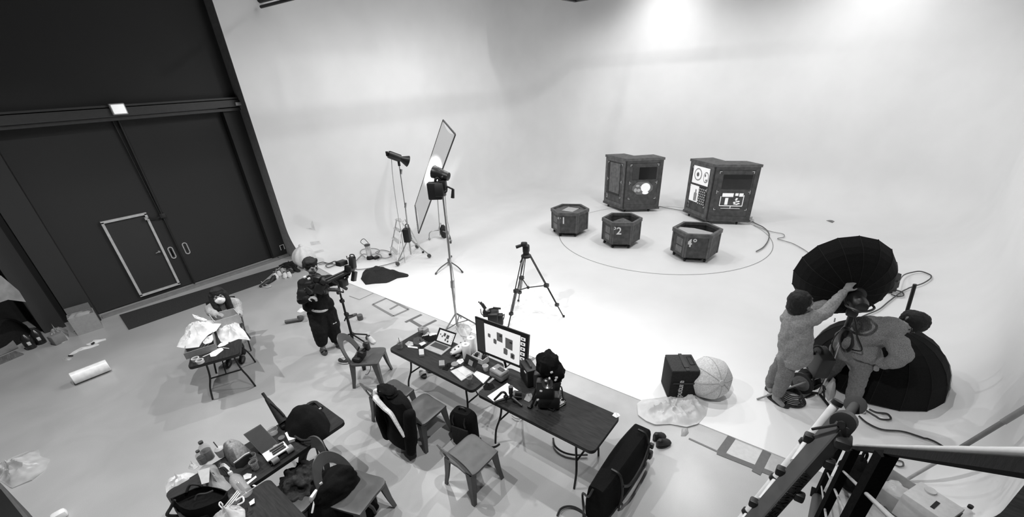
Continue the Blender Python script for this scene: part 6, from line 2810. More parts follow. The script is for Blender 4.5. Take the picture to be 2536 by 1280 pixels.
# black tote bag with handles
t = thing('tote_bag', at(500, 1262, .45), 'large black tote bag with loop handles at the bottom of the cluttered table', 'bag')
m_ = MB()
c_ = at(505, 1245, z + .02)
top = [at(*p, z + .10) for p in ((424, 1234), (500, 1204), (555, 1214), (560, 1222), (540, 1240), (470, 1262))]
bot = [at(*p, z - .22) for p in ((452, 1292), (515, 1262), (560, 1268), (566, 1276), (548, 1300), (490, 1322))]
mid_ = [p.lerp(q, .5) + Vector((0, 0, .0)) for p, q in zip(top, bot)]
def ringu(P_, k_=1.0):
    sp_ = spline(P_ + [P_[0]], 5)[:-1]
    c2 = sum(sp_, Vector()) / len(sp_)
    return [c2 + (p - c2) * k_ for p in sp_]
m_.loft([ringu(bot, .9), ringu(bot), ringu(mid_, 1.06), ringu(top, 1.02), ringu(top, .96), [p - Vector((0, 0, .06)) for p in ringu(top, .9)]])
m_.build('bag_body', BCLOTH, t, mods=(folds(.02, .12),))
m_ = MB()
m_.tube([at(432, 1238, z + .09), at(424, 1255, z + .04), at(414, 1274, z - .0), at(430, 1277, z - .05), at(450, 1276, z - .1)], .014, 6, 5)
m_.build('handle', mat(.018, .8), t)
m_ = MB()
m_.tube([at(462, 1218, z + .12), at(468, 1204, z + .16), at(476, 1199, z + .17), at(490, 1200, z + .15), at(498, 1204, z + .11)], .012, 6, 5)
m_.tube([at(483, 1238, z + .14), at(490, 1225, z + .17), at(510, 1222, z + .17), at(527, 1215, z + .15)], .010, 6, 5)
m_.build('handle', mat(.018, .8), t)
# wrapped parcel with white straps and knotted bag at the bottom edge
z = Z4 + .001
lump('strapped_parcel', ((545, 1250), (556, 1236), (575, 1220), (592, 1222), (598, 1238), (580, 1255), (560, 1264)), z, .09, 'grey wrapped parcel with white straps at the bottom edge', 'parcel', mat(.14, .6, 'film'), 36, amp=.4, freq=9)
m_ = MB()
for k in range(3):
    m_.tube([at(549 + k * 5, 1262 + k * 1, z + .10), at(568 + k * 4, 1240 + k * 2, z + .14), at(588 + k * 3, 1215 + k * 3, z + .10)], .005, 5, 5)
m_.tube([at(552, 1260, z + .12), at(543, 1250, z + .15), at(545, 1243, z + .16), at(552, 1250, z + .13)], .006, 5, 5)
m_.tube([at(583, 1240, z + .12), at(600, 1230, z + .12), at(603, 1242, z + .10), at(588, 1250, z + .10)], .008, 5, 5)
solo('cord_bundle', m_, mat(.75, .5), 'white cords tied over the grey wrapped parcel', 'cord')
lump('knotted_bag', ((520, 1290), (545, 1270), (566, 1258), (590, 1250), (607, 1262), (608, 1280), (590, 1300), (550, 1310)), z, .17, 'knotted white carrier bag at the bottom edge of the photo', 'bag', mat(.86, .4, 'sheet'), 37, amp=.5, freq=5, power=1.5, ridge=.9)
for P_, v, lab in ((((602, 1178), (612, 1172), (624, 1174), (622, 1184), (606, 1188)), .62, 'small pale card with stripes at the edge of the cluttered table'),
                   (((610, 1196), (634, 1178), (636, 1182), (614, 1200)), .75, 'long white paper strip where the two cluttered tables meet'),
                   (((617, 1244), (630, 1234), (631, 1246), (620, 1252)), .7, 'small white paper square on the dark table at the bottom edge')):
    slab('paper_slip', P_, z + .016, .003, mat(v, .7, 'paper'), lab, 'paper')
slab('paper_bits', ((620, 1202), (626, 1199), (636, 1203), (633, 1206)), z, .004, mat(.6, .7, 'paper'), 'tiny torn paper bit on the bottom edge table', 'paper')

# dark clothes on the fifth chair, puffer coat on the sixth
ch = CH[4]
t = thing('draped_clothes', (ch.location.x, ch.location.y, .4), 'dark grey clothes with white tags heaped over the chair by the bottom edge table', 'clothes')
m_ = MB()
rr = []
U = upright((ch.location.x, ch.location.y, 0))
m_.blob(U(740, 1205, .10), (.20, .22, .20), 3, .5, 5, flat=False)
m_.blob(U(768, 1175, .15), (.12, .16, .16), 4, .5, 6, flat=False)
m_.blob(U(760, 1240, -.02), (.20, .20, .22), 5, .5, 6, flat=False)
m_.blob(U(718, 1222, .10), (.12, .12, .07), 6, .5, 6, flat=False)
m_.blob(U(745, 1268, -.05), (.22, .2, .18), 7, .5, 6, flat=False)
m_.build('grey_clothes', mat(.04, .85, 'cloth'), t, mods=(remesh(.014, 2), folds(.07, .09)))
m_ = MB()
m_.rbox(U(776, 1228, -.32), (.11, .03, .075), .01, rot=(.3, .2, .6))
m_.rbox(U(777, 1250, -.32), (.15, .02, .035), .008, rot=(.4, -.6, .6))
m_.build('white_tags', WHITE, t)
ch = CH[5]
t = thing('puffer_coat', (ch.location.x, ch.location.y + .2, .1), 'black puffer coat hung over the chair nearest the bottom edge', 'coat')
U = upright((ch.location.x, ch.location.y + .2, 0))
m_ = MB()
m_.blob(U(828, 1204, -.04), (.25, .16, .17), 11, .25, 4, flat=False)
m_.blob(U(845, 1240, -.06), (.33, .2, .24), 12, .25, 4, flat=False)
m_.blob(U(812, 1262, -.08), (.2, .18, .22), 13, .25, 4, flat=False)
m_.blob(U(880, 1272, -.08), (.26, .2, .26), 14, .25, 4, flat=False)
m_.blob(U(850, 1300, -.08), (.4, .2, .26), 15, .25, 4, flat=False)
m_.build('coat_body', BCLOTH, t, mods=(remesh(.016, 4), folds(.03, .15)))
m_ = MB()
m_.rbox(U(795, 1197, -.26), (.03, .015, .025), .006)
m_.build('emblem', mat(.5, .5), t)
m_ = MB()
m_.tube([U(906, 1238, -.12), U(920, 1246, -.14), U(934, 1262, -.15), U(944, 1285, -.15)], .018, 6, 5)
m_.tube([U(912, 1250, -.2), U(922, 1258, -.2), U(930, 1272, -.2)], .02, 6, 5)
m_.build('sleeve_trim', mat(.08, .3), t)

# ================================================================ masked person at the open box
base = c0 + d0 * 1.02
base = Vector((base.x, base.y, 0))
# steel folding chair
t = thing('folding_chair', base, 'black folding chair under the seated person with the face mask', 'chair', rz=math.atan2(-d0.y, -d0.x))
m_ = MB()
m_.rbox((0, 0, .44), (.40, .40, .03), .012)
m_.build('seat', BLACK, t, world=False)
m_ = MB()
rr = []
for i in range(9):
    y = -.2 + .4 * i / 8
    x = -.27 - .05 * (1 - (y / .2) ** 2)
    rr.append([(x, y, .62), (x - .05, y, .86), (x - .065, y, .86), (x - .015, y, .62)])
m_.loft(rr)
m_.build('backrest', BLACK, t, world=False)
for sy in (-1, 1):
    m_ = MB()
    m_.tube([(-.33, sy * .21, .86), (-.22, sy * .215, .5), (.0, sy * .22, .35), (.22, sy * .22, .01)], .012, 8, 4)
    m_.build('leg', BLACKM, t, world=False)
    m_ = MB()
    m_.tube([(.16, sy * .20, .43), (-.05, sy * .20, .28), (-.28, sy * .2, .01)], .012, 8, 4)
    m_.build('leg', BLACKM, t, world=False)
U = upright(base)
t = thing('person', base, 'person in pale jacket with long black hair and white face mask seated at the table', 'person')
hc = U(541, 733, -.06)
m_ = MB()
fd = Vector((-d0.x, -d0.y, 0)) * 1.0 + Vector((.05, -.35, .02))
g = head_mesh(m_, hc, fd, (0, 0, 1), 1.02)
nk = hc + Vector((.03, .08, -.14))
limb(m_, [hc + Vector((0, .02, -.05)), nk], [.055, .06])
pel = base + Vector((0, 0, .585))
ch_ = nk + Vector((0, .03, -.18))
limb(m_, [nk, ch_, pel], [.09, .11, .13], 12)
sd = Vector((d0.y, -d0.x, 0))                       # person's left .. right across the table
s1, s2 = nk + sd * .17 + Vector((0, 0, -.06)), nk - sd * .17 + Vector((0, 0, -.06))
e1, w1 = U(590, 770, -.12), U(593, 779, -.36)
e2, w2 = U(522, 772, -.12), U(535, 780, -.34)
limb(m_, [s1, e1, w1], [.045, .038, .028])
limb(m_, [s2, e2, w2], [.045, .038, .028])
hand(m_, w1, U(585, 776, -.46), (0, 0, -1), .95, .5)
hand(m_, w2, U(545, 778, -.42), (0, 0, -1), .95, .5)
f3 = Vector((-d0.x, -d0.y, 0))
for s_ in (-1, 1):
    k_ = pel + f3 * .42 + sd * .10 * s_ + Vector((0, 0, -.03))
    limb(m_, [pel + sd * .09 * s_, k_, Vector((k_.x, k_.y, .08)) - f3 * .03, Vector((k_.x, k_.y, .04)) + f3 * .12], [.09, .06, .045, .03])
m_.build('body', SKIN, t, mods=(remesh(.009, 3),))
eyes_brows(g, t, 1.0)
m_ = MB()
m_.ball(g(.052, 0, -.050), (.080, .082, .068), 16)
m_.ball(g(.085, 0, -.030), (.045, .055, .045), 14)
m_.build('face_mask', mat(.9, .7, 'paper'), t, mods=(remesh(.008, 2),))
m_ = MB()
hair_cap(m_, g, 1.0, .02, -.012, .112)
dn = Vector((0, 0, -1))
for s_, L_ in ((-1, .36), (1, .20)):
    p0 = g(.01, s_ * .088, .03)
    limb(m_, [p0, g(.03, s_ * .095, -.07), g(.06, s_ * .085, -.07) + dn * L_ * .5, g(.08, s_ * .06, -.07) + dn * L_], [.05, .05, .05, .03])
limb(m_, [g(-.06, 0, 0), g(-.09, 0, -.1), g(-.09, 0, -.15) + dn * .1], [.09, .09, .07])
m_.build('hair', HAIR, t, mods=(remesh(.010, 2), folds(.012, .03)))
m_ = MB()
limb(m_, [nk + Vector((0, .01, -.03)), ch_ + Vector((0, 0, -.02)), pel], [.115, .165, .17], 14)
limb(m_, [s1 - sd * .05, s1 + Vector((0, 0, -.03)), e1, w1], [.10, .10, .075, .055])
limb(m_, [s2 + sd * .05, s2 + Vector((0, 0, -.03)), e2, w2], [.10, .10, .075, .055])
m_.build('jacket', mat(.40, .9, 'cloth'), t, mods=(remesh(.013, 4), folds(.03, .1)))
m_ = MB()
for s_ in (-1, 1):
    k_ = pel + f3 * .42 + sd * .10 * s_ + Vector((0, 0, -.03))
    limb(m_, [pel + sd * .09 * s_, k_, Vector((k_.x, k_.y, .12)) - f3 * .03], [.11, .085, .075], 12)
m_.build('trousers', mat(.03, .9, 'cloth'), t, mods=(remesh(.014, 3), folds(.02, .1)))
for s_ in (-1, 1):
    k_ = pel + f3 * .50 + sd * .10 * s_
    m_ = MB()
    m_.ball((k_.x, k_.y, .05), (.13, .05, .05), 12, Matrix.Rotation(math.atan2(f3.y, f3.x), 4, 'Z'))
    m_.build('shoe', BLACK, t)

# on that table: open carton, far carton, foam paper, tapes
z = Z0 + .001


def carton(c4, zz, h, label, v=.30, wall=.008, name='open_carton', flap=None):
    P_ = [at(*p, zz + h) for p in c4]
    if (P_[1] - P_[0]).cross(P_[2] - P_[1]).z < 0:
        P_ = P_[::-1]
    c2 = sum(P_, Vector()) / 4
    t = thing(name, (c2.x, c2.y, zz), label, 'box')
    m_ = MB()
    up = Vector((0, 0, -h))
    inn = [c2 + (p - c2) * .95 for p in P_]
    for i in range(4):
        j = (i + 1) % 4
        m_.add([P_[i], P_[j], P_[j] + up, P_[i] + up, inn[i], inn[j], inn[j] + up, inn[i] + up], [(0, 1, 2, 3), (4, 7, 6, 5), (0, 4, 5, 1), (3, 2, 6, 7)])
    m_.add([p + up for p in P_] + [p + up + Vector((0, 0, .006)) for p in P_], [(0, 3, 2, 1), (4, 5, 6, 7)])
    m_.build('carton_walls', mat(v, .8, 'paper'), t, smooth=False)
    return t, P_, c2


t, P_, c2 = carton(((454, 876), (532, 852), (526, 815), (462, 838)), z, .10, 'open cardboard box full of foam paper at the front left of the table', .20)
t2, P2, c22 = carton(((517, 778), (579, 763), (592, 778), (530, 796)), z, .16, 'pale cardboard box standing open right in front of the masked person', .42)
m_ = MB()
m_.heap([at(*p, z + .1).xy for p in ((437, 858), (446, 838), (457, 826), (460, 810), (478, 798), (500, 792), (530, 792), (548, 800), (535, 818), (515, 828), (500, 845), (492, 858), (460, 862))],
        .16, z + .09, seed=41, amp=.4, freq=4.5, power=1.5, ridge=1.1, rings=14, seg=80)
solo('foam_wrap', m_, mat(.86, .5, 'sheet'), 'big crumpled sheet of white foam wrap spilling out of the open box', 'foam sheet')
m_ = MB()
m_.heap([at(*p, z + .04).xy for p in ((532, 812), (548, 794), (566, 790), (588, 788), (592, 804), (604, 815), (618, 838), (606, 836), (588, 834), (568, 842), (545, 842), (538, 830))],
        .14, z, seed=42, amp=.4, freq=4.5, power=1.4, ridge=.9, rings=14, seg=80)
solo('foam_wrap', m_, mat(.86, .5, 'sheet'), 'white foam wrap sheet hanging over the right edge of the table', 'foam sheet')
m_ = MB()
m_.heap([at(*p, z + .17).xy for p in ((476, 778), (482, 780), (500, 788), (514, 792), (508, 795), (494, 792), (482, 788))], .05, z + .17, seed=43, amp=.4, ridge=.6, seg=30)
solo('paper_corner', m_, PAPER, 'pointed corner of white paper sticking out behind the foam wrap', 'paper')
lump('paper_strips', ((502, 848), (512, 836), (526, 828), (530, 838), (524, 848), (508, 853)), z + .09, .05, 'pile of small paper strips in the open box', 'paper', mat(.65, .7, 'paper'), 44, ridge=.9, freq=25)
for P4, lab in (((((538, 858), (546, 850), (564, 844), (566, 850), (556, 856), (542, 860))), 'white folded packet on the table beside the box corner'),
                ((((519, 876), (536, 864), (550, 861), (554, 866), (534, 882), (522, 884))), 'white wrapped bar lying at the front edge of the table')):
    lump('white_packet', P4, z, .035, lab, 'packet', mat(.82, .5, 'paper'), 45, amp=.2, freq=5, ridge=.1, power=3)
m_ = MB()
m_.rod(at(502, 884, z + .006), at(520, 876, z + .006), .006)
m_.rod(at(552, 861, z + .01), at(567, 863, z + .01), .006)
solo('white_stick', m_, mat(.65, .6), 'thin pale stick under the white wrapped bar', 'stick')
for px, py, lab in ((486, 893, 'clear tape roll at the front left corner of the table, left one'), (497, 898, 'clear tape roll at the front left corner of the table, right one')):
    c_ = at(px, py, z)
    m_ = MB()
    m_.lathe([(.035, .0), (.05, .001), (.05, .045), (.035, .045), (.035, .0)], 24, None, c_)
    solo('tape_roll', m_, mat(.5, .3), lab, 'tape')
cable([(594, 846, .73), (600, 850, .6), (604, 858, .5), (602, 862, .48)], .008, .03, 'short dark strap hanging from the right edge of the foam covered table', 'strap')

# ================================================================ cameraman and his stand
base = at(815, 866)
U = upright(base)
t = thing('person', base, 'person in black jacket and shorts leaning over a camera rig on a stand', 'person')
hc = U(770, 660, .02)
m_ = MB()
fd = (U(790, 676, -.16) - hc)
g = head_mesh(m_, hc, fd, (0, 0, 1), 1.05)
nk = U(777, 690, .02)
limb(m_, [hc + Vector((0, 0, -.04)), nk], [.055, .06])
s1, s2 = U(754, 704, -.02), U(812, 696, .1)
hip = U(797, 772, .02)
limb(m_, [nk, U(785, 730), hip], [.09, .12, .13], 12)
e1, w1 = U(748, 742, -.12), U(762, 738, -.30)
e2, w2 = U(838, 694, -.08), U(862, 672, -.14)
limb(m_, [s1, e1, w1], [.05, .042, .03])
limb(m_, [s2, e2, w2], [.05, .042, .03])
hand(m_, w1, U(778, 736, -.36), (0, 0, -1), 1.0, .7)
hand(m_, w2, U(872, 662, -.16), (0, -.5, -1), 1.0, .7)
k1, a1, t1 = U(792, 815, -.04), U(800, 862, .0), U(804, 878, -.1)
k2, a2, t2 = U(822, 805, .03), U(836, 848, .06), U(848, 862, -.02)
limb(m_, [hip, U(788, 778), k1, a1, t1], [.10, .09, .06, .042, .03])
limb(m_, [hip, U(810, 775, .02), k2, a2, t2], [.10, .09, .06, .042, .03])
m_.build('body', SKIN, t, mods=(remesh(.009, 3),))
eyes_brows(g, t, 1.05)
m_ = MB()
hair_cap(m_, g, 1.05, .0, -.012, .106)
m_.build('hair', HAIR, t, mods=(remesh(.011, 2), folds(.02, .03)))
m_ = MB()
limb(m_, [U(780, 698, .02), U(784, 726), U(790, 758, .01)], [.15, .19, .185], 14)
limb(m_, [U(770, 755, .0), U(808, 752, .02)], [.13, .13], 12)
limb(m_, [U(765, 704, 0), s1, e1, w1], [.11, .105, .08, .06])
limb(m_, [U(800, 698, .05), s2, e2, w2], [.11, .10, .08, .06])
m_.build('jacket', mat(.016, .85, 'cloth'), t, mods=(remesh(.013, 4), folds(.035, .1)))
m_ = MB()
m_.tube([U(767, 760, .0), U(775, 768, -.13), U(790, 771, -.17), U(806, 768, -.14), U(815, 759, .0)], .022, 8, 5)
m_.build('white_shirt_hem', mat(.6, .8, 'cloth'), t)
m_ = MB()
limb(m_, [U(787, 776, 0), k1, U(796, 846, -.01)], [.16, .135, .095], 12)
limb(m_, [U(808, 772, .03), k2, U(831, 838, .05)], [.16, .13, .09], 12)
m_.build('trousers', mat(.014, .9, 'cloth'), t, mods=(remesh(.013, 3), folds(.03, .1)))
m_ = MB()
for q in ((755, 686), (765, 690)):
    m_.rbox(U(q[0], q[1], -.17), (.045, .02, .035), .008)
m_.build('shoulder_emblem', WHITE, t)
m_ = MB()
m_.rbox(U(829, 800, -.09), (.07, .01, .015), .004)
m_.build('trouser_stripe', WHITE, t)
slipper(t, at(797, 862), at(807, 881), .055, mat(.05, .5))
slipper(t, at(834, 848), at(848, 864), .055, mat(.05, .5))

# rig stand
B = at(876, 838)
U = upright(B)
t = thing('camera_rig_stand', B, 'black rolling stand carrying a camera rig with monitors in front of the cameraman', 'camera')
m_ = MB()
m_.rod(U(873, 838), U(858, 780), .024)
m_.rod(U(858, 785), U(846, 738), .02)
m_.rod(U(846, 742), U(838, 705), .016)
for q in ((858, 778), (847, 745)):
    m_.rbox(U(*q), (.07, .07, .06), .015)
m_.rod(U(860, 778), U(853, 795, -.03), .012)
m_.rod(U(862, 782), U(874, 780), .014)
m_.build('pole', BLACK, t)
for fx, fy in ((835, 852), (912, 840), (873, 832), (905, 858)):
    m_ = MB()
    gq = at(fx, fy)
    hub = U(870, 826)
    m_.rod(hub, gq + Vector((0, 0, .10)), .014)
    m_.build('leg', BLACK, t)
    m_ = MB()
    m_.rod(gq + Vector((-.015, -.015, .04)), gq + Vector((.015, .015, .04)), .04, n=12)
    m_.rbox(gq + Vector((0, 0, .085)), (.03, .03, .04), .008)
    m_.build('wheel', CHARC, t)
m_ = MB()
F2 = lambda x, y, o_=-.37: U(x, y, o_)
m_.rod(F2(795, 705), F2(872, 668), .030)
m_.rod(F2(800, 695), F2(868, 665), .016)
m_.rod(F2(822, 694), F2(858, 715, -.2), .028)
m_.rod(F2(785, 715), F2(836, 718), .03)
m_.rod(F2(836, 716, -.1), F2(838, 726, -.05), .03)
m_.rod(F2(826, 718, -.2), F2(851, 724, -.2), .012)
m_.rod(F2(851, 724, -.2), F2(849, 717, -.2), .008)
m_.build('rig_arm', mat(.03, .45), t)
m_ = MB()
rnd = random.Random(5)
for k in range(16):
    m_.rbox(F2(762 + rnd.random() * 44, 696 + rnd.random() * 24, -.31 - rnd.random() * .14), (.06 + rnd.random() * .1, .05 + rnd.random() * .08, .05 + rnd.random() * .1), .012, rot=(rnd.random() * 2, rnd.random() * 2, rnd.random() * 3))
for k in range(7):
    a_ = F2(770 + rnd.random() * 40, 700 + rnd.random() * 22, -.38)
    m_.rod(a_, a_ + Vector((rnd.random() - .5, rnd.random() - .5, rnd.random() - .4)) * .28, .012)
m_.rbox(F2(784, 706, -.34), (.13, .13, .13), .03, rot=(.3, .2, .7))
m_.rbox(F2(797, 716), (.15, .13, .13), .03, rot=(0, .3, .7))
m_.rbox(F2(786, 690), (.12, .1, .1), .02, rot=(.3, 0, .7))
m_.rbox(F2(752, 729), (.16, .14, .16), .03, rot=(.2, .2, .7))
m_.rbox(F2(756, 724), (.12, .12, .10), .02, rot=(.4, .2, .2))
m_.rod(F2(740, 727), F2(735, 725), .012)
m_.rod(F2(744, 740), F2(736, 744), .014)
m_.build('camera_body', BLACKM, t)
m_ = MB()
m_.rbox(F2(846, 651), (.16, .11, .075), .015, rot=(0, .1, .2))
m_.build('battery_grip', BLACK, t)
m_ = MB()
m_.rbox(F2(873, 650), (.11, .08, .19), .015, rot=(0, .25, .5))
m_.tube([F2(868, 640), F2(867, 631), F2(876, 631), F2(878, 640)], .010, 6, 4)
m_.rod(F2(861, 642), F2(858, 634), .007)
m_.rbox(F2(866, 664), (.14, .12, .10), .02, rot=(.1, .3, .5))
m_.build('upper_monitor', BLACK, t)
m_ = MB()
m_.rbox(F2(877, 684), (.09, .06, .16), .012, rot=(.2, .35, .5))
m_.build('side_monitor', BLACKM, t)
m_ = MB()
m_.rbox(F2(851, 700), (.14, .08, .12), .015, rot=(0, .1, .3))
m_.rod(F2(858, 690), F2(862, 680), .02)
m_.build('lower_monitor', BLACK, t)
m_ = MB()
m_.rbox(F2(858, 688, -.32), (.08, .02, .03), .008)
m_.build('pale_label', WHITE, t)
m_ = MB()
m_.rbox(F2(780, 729, -.36), (.09, .02, .11), .01, rot=(0, .3, .7))
m_.build('grey_screen', mat(.07, .3), t)
m_ = MB()
for k in range(5):
    m_.tube([F2(772 + k * 9, 700, -.34), F2(778 + k * 7, 712, -.38), F2(790 + k * 5, 706, -.36), F2(800 + k * 4, 716 - k, -.34)], .006, 5, 4)
m_.build('rig_cables', BLACK, t)

# ================================================================ small things round the cameraman
m_ = MB()
a, b = at(706, 797, .045), at(741, 791, .045)
t = thing('power_tool', (a + b) / 2 - Vector((0, 0, .045)), 'dark tool lying on the floor left of the cameraman', 'tool')
m_.rod(a, b, .035, .032, n=12)
m_.rbox(b + Vector((.03, .0, .02)), (.10, .09, .10), .02, rot=(0, .3, .2))
m_.build('tool_body', mat(.09, .5), t)
m_ = MB()
m_.rod(a.lerp(b, .1) + Vector((0, 0, .03)), a.lerp(b, .9) + Vector((0, 0, .03)), .012)
m_.build('tool_grip', mat(.2, .4), t)
lump('plastic_scrap', ((745, 790), (748, 780), (757, 778), (766, 786), (762, 796), (750, 798)), 0, .09, 'crumpled clear plastic scrap at the end of the dark tool', 'scrap', mat(.5, .3, 'film'), 51)
lump('tissue', ((736, 772), (743, 764), (756, 762), (766, 765), (754, 770), (744, 774)), 0, .06, 'crumpled white tissue on the floor behind the dark tool', 'tissue', PAPER, 52)
m_ = MB()
m_.rod(at(860, 786, .03), at(881, 778, .03), .03, .026, n=12)
m_.rod(at(881, 778, .03), at(884, 777, .03), .02, n=10)
solo('flashlight', m_, mat(.08, .5), 'dark flashlight lying behind the rolling camera stand', 'flashlight')
c_ = at(893, 791)
m_ = MB()
m_.lathe([(.05, 0), (.055, .01), (.055, .10), (.045, .11)], 16, None, c_)
solo('dark_cup', m_, mat(.09, .5), 'short dark cup standing on the floor right of the rolling camera stand', 'cup')
c_ = at(854, 898)
t = thing('sneaker_pile', c_, 'black and white shoe on the floor behind the chair with the camera', 'shoe')
m_ = MB()
m_.ball(c_ + Vector((0, 0, .05)), (.05, .11, .05), 12, Matrix.Rotation(.5, 4, 'Z'))
m_.build('upper', mat(.05, .6), t)
m_ = MB()
for k in range(4):
    m_.rod(c_ + Vector((-.03, -.05 + .03 * k, .095)), c_ + Vector((.03, -.04 + .03 * k, .095)), .007)
m_.build('laces', WHITE, t)
m_ = MB()
m_.ball(c_ + Vector((0, 0, .02)), (.055, .12, .018), 12, Matrix.Rotation(.5, 4, 'Z'))
m_.build('sole', mat(.6, .6), t)
a = at(916, 832)
t = thing('sneaker', at(920, 845), 'pale striped sneaker tipped against the foot of the rolling camera stand', 'shoe')
shoe(t, at(912, 838).xy, at(928, 852).xy, mat(.55, .6), .09, .045)
# bundle by the cove end
c_ = at(762, 665, 0)
t = thing('trash_bag', at(768, 668), 'round white knotted bag standing behind the head of the cameraman', 'bag')
m_ = MB()
n = 40
cc = Vector((c_.x + .05, c_.y + .12, .275))
rr = []
for i in range(13):
    a = PI * (i + .4) / 13.2
    rr.append([cc + Vector((.27 * math.sin(a) * (1 + .05 * math.cos(9 * 2 * PI * k / n)) * math.cos(2 * PI * k / n), .27 * math.sin(a) * (1 + .05 * math.cos(9 * 2 * PI * k / n)) * math.sin(2 * PI * k / n), .27 * math.cos(a) + .02 * (a < .3))) for k in range(n)])
m_.loft(rr)
m_.build('bag_film', mat(.85, .5, 'paper'), t)
m_ = MB()
m_.blob(cc + Vector((0, 0, .29)), (.05, .05, .05), 2, .3, flat=False)
m_.build('knot', WHITE, t)
# shoes by the mat
prs = (((671, 700), (644, 712), .03, 'black slide pair end beside the mat, the shoe furthest left'), ((684, 690), (663, 704), .015, 'black shoe lying on the mat edge beside the white sneakers'),
       ((680, 682), (693, 697), .75, 'white sneaker at the left of the white sneaker row'), ((690, 676), (700, 692), .72, 'white sneaker leaning in the middle of the sneaker row'),
       ((706, 680), (708, 694), .74, 'white sneaker with dark inside, third in the sneaker row'), ((716, 678), (721, 694), .76, 'white sneaker at the right end of the sneaker row'),
       ((686, 676), (697, 668), .3, 'grey shoe behind the white sneakers'), ((698, 670), (704, 676), .42, 'small pale grey shoe behind the white sneakers'),
       ((712, 672), (726, 676), .03, 'dark shoe right behind the white sneaker pair'), ((727, 668), (748, 676), .015, 'long black shoe closest to the white knotted bag'))
for hx_, tx_, v, lab in prs:
    a, b = at(*hx_), at(*tx_)
    d_ = b - a
    if d_.length > .3:
        b = a + d_.normalized() * .29
    if d_.length < .24:
        b = a + d_.normalized() * .25
    t = thing('shoe', (a.x, a.y, 0), lab, 'shoe', 'shoes left by the door mat')
    shoe(t, a.xy, b.xy, mat(v, .6), .10, .05)
cable([(648, 700), (655, 706), (662, 708), (672, 711), (660, 714), (650, 711)], .008, .7, 'white laces and cords beside the black shoes', 'cord', z=.02)
m_ = MB()
m_.heap([at(*p).xy for p in ((690, 658), (706, 650), (726, 646), (738, 652), (736, 662), (716, 664), (700, 664))], .12, 0, seed=61, amp=.6, ridge=.5)
solo('cable_heap', m_, mat(.02, .7, 'cloth'), 'dark heap of cable and cloth in the corner where the cove meets the wall', 'cable')
cable([(695, 664), (705, 660), (716, 662), (728, 668), (734, 662), (722, 656), (706, 654), (698, 658)], .012, .05, 'loops of dark cable on the floor in front of the cove end')
P_ = [at(*p, ZF) for p in ((770, 620), (792, 614), (806, 630), (784, 637))]
for i in range(3):
    m_ = MB()
    a, b = P_[0].lerp(P_[3], .1 + .35 * i), P_[1].lerp(P_[2], .1 + .35 * i)
    c2, d2_ = P_[0].lerp(P_[3], .2 + .35 * i), P_[1].lerp(P_[2], .2 + .35 * i)
    m_.add([a, b, d2_, c2], [(0, 1, 2, 3)])
    m_.v = [(p[0], p[1], stage_z(p[0], p[1]) + .006) for p in m_.v]
    solo('cove_scuff', m_, mat(.68, .7), 'faint grey scuff stripe on the white cove near the dark wall, ' + ('uppermost', 'middle one', 'lowest')[i] + ' of three', 'mark', 'scuff stripes on the cove')

# camera behind the monitor
c_ = on_stage(1224, 818)
U = upright(c_)
t = thing('cinema_camera', c_, 'black cinema camera standing low behind the large monitor', 'camera')
m_ = MB()
m_.rbox(U(1222, 783), (.26, .18, .2), .02, rot=(0, 0, .6))
m_.rbox(U(1206, 775), (.12, .14, .12), .02, rot=(0, 0, .6))
m_.rbox(U(1235, 790), (.12, .16, .2), .02, rot=(0, 0, .6))
m_.build('camera_body', BLACK, t)
m_ = MB()
m_.rod(U(1203, 766), U(1194, 753), .03)
m_.rod(U(1192, 752), U(1190, 749), .026)
m_.ball(U(1186, 748), .014, 10)
m_.build('viewfinder', BLACKM, t)
m_ = MB()
m_.rod(U(1212, 765), U(1223, 763), .012)
m_.rod(U(1221, 762), U(1240, 764), .018)
m_.build('top_handle', BLACK, t)
m_ = MB()
m_.tube([U(1190, 765), U(1193, 778), U(1203, 784)], .008, 6, 4)
m_.build('body_cable', BLACK, t)
m_ = MB()
m_.tube([U(1243, 785), U(1249, 778), U(1247, 790), U(1242, 795)], .008, 6, 4)
m_.build('body_cable', BLACK, t)
m_ = MB()
for dx in (-18, -4, 12, 22):
    m_.rod(U(1222 + dx * .5, 795), U(1224 + dx, 818), .014)
m_.build('low_stand', BLACK, t)
m_ = MB()
m_.rbox(U(1206, 766, -.1), (.06, .03, .035), .008)
m_.build('white_panel', WHITE, t)
lump('clear_bag', ((1128, 808), (1140, 800), (1158, 804), (1170, 815), (1160, 835), (1142, 832)), ZF, .14, 'clear plastic bag on the stage edge behind the laptop', 'bag', mat(.8, .3, 'film'), 53)

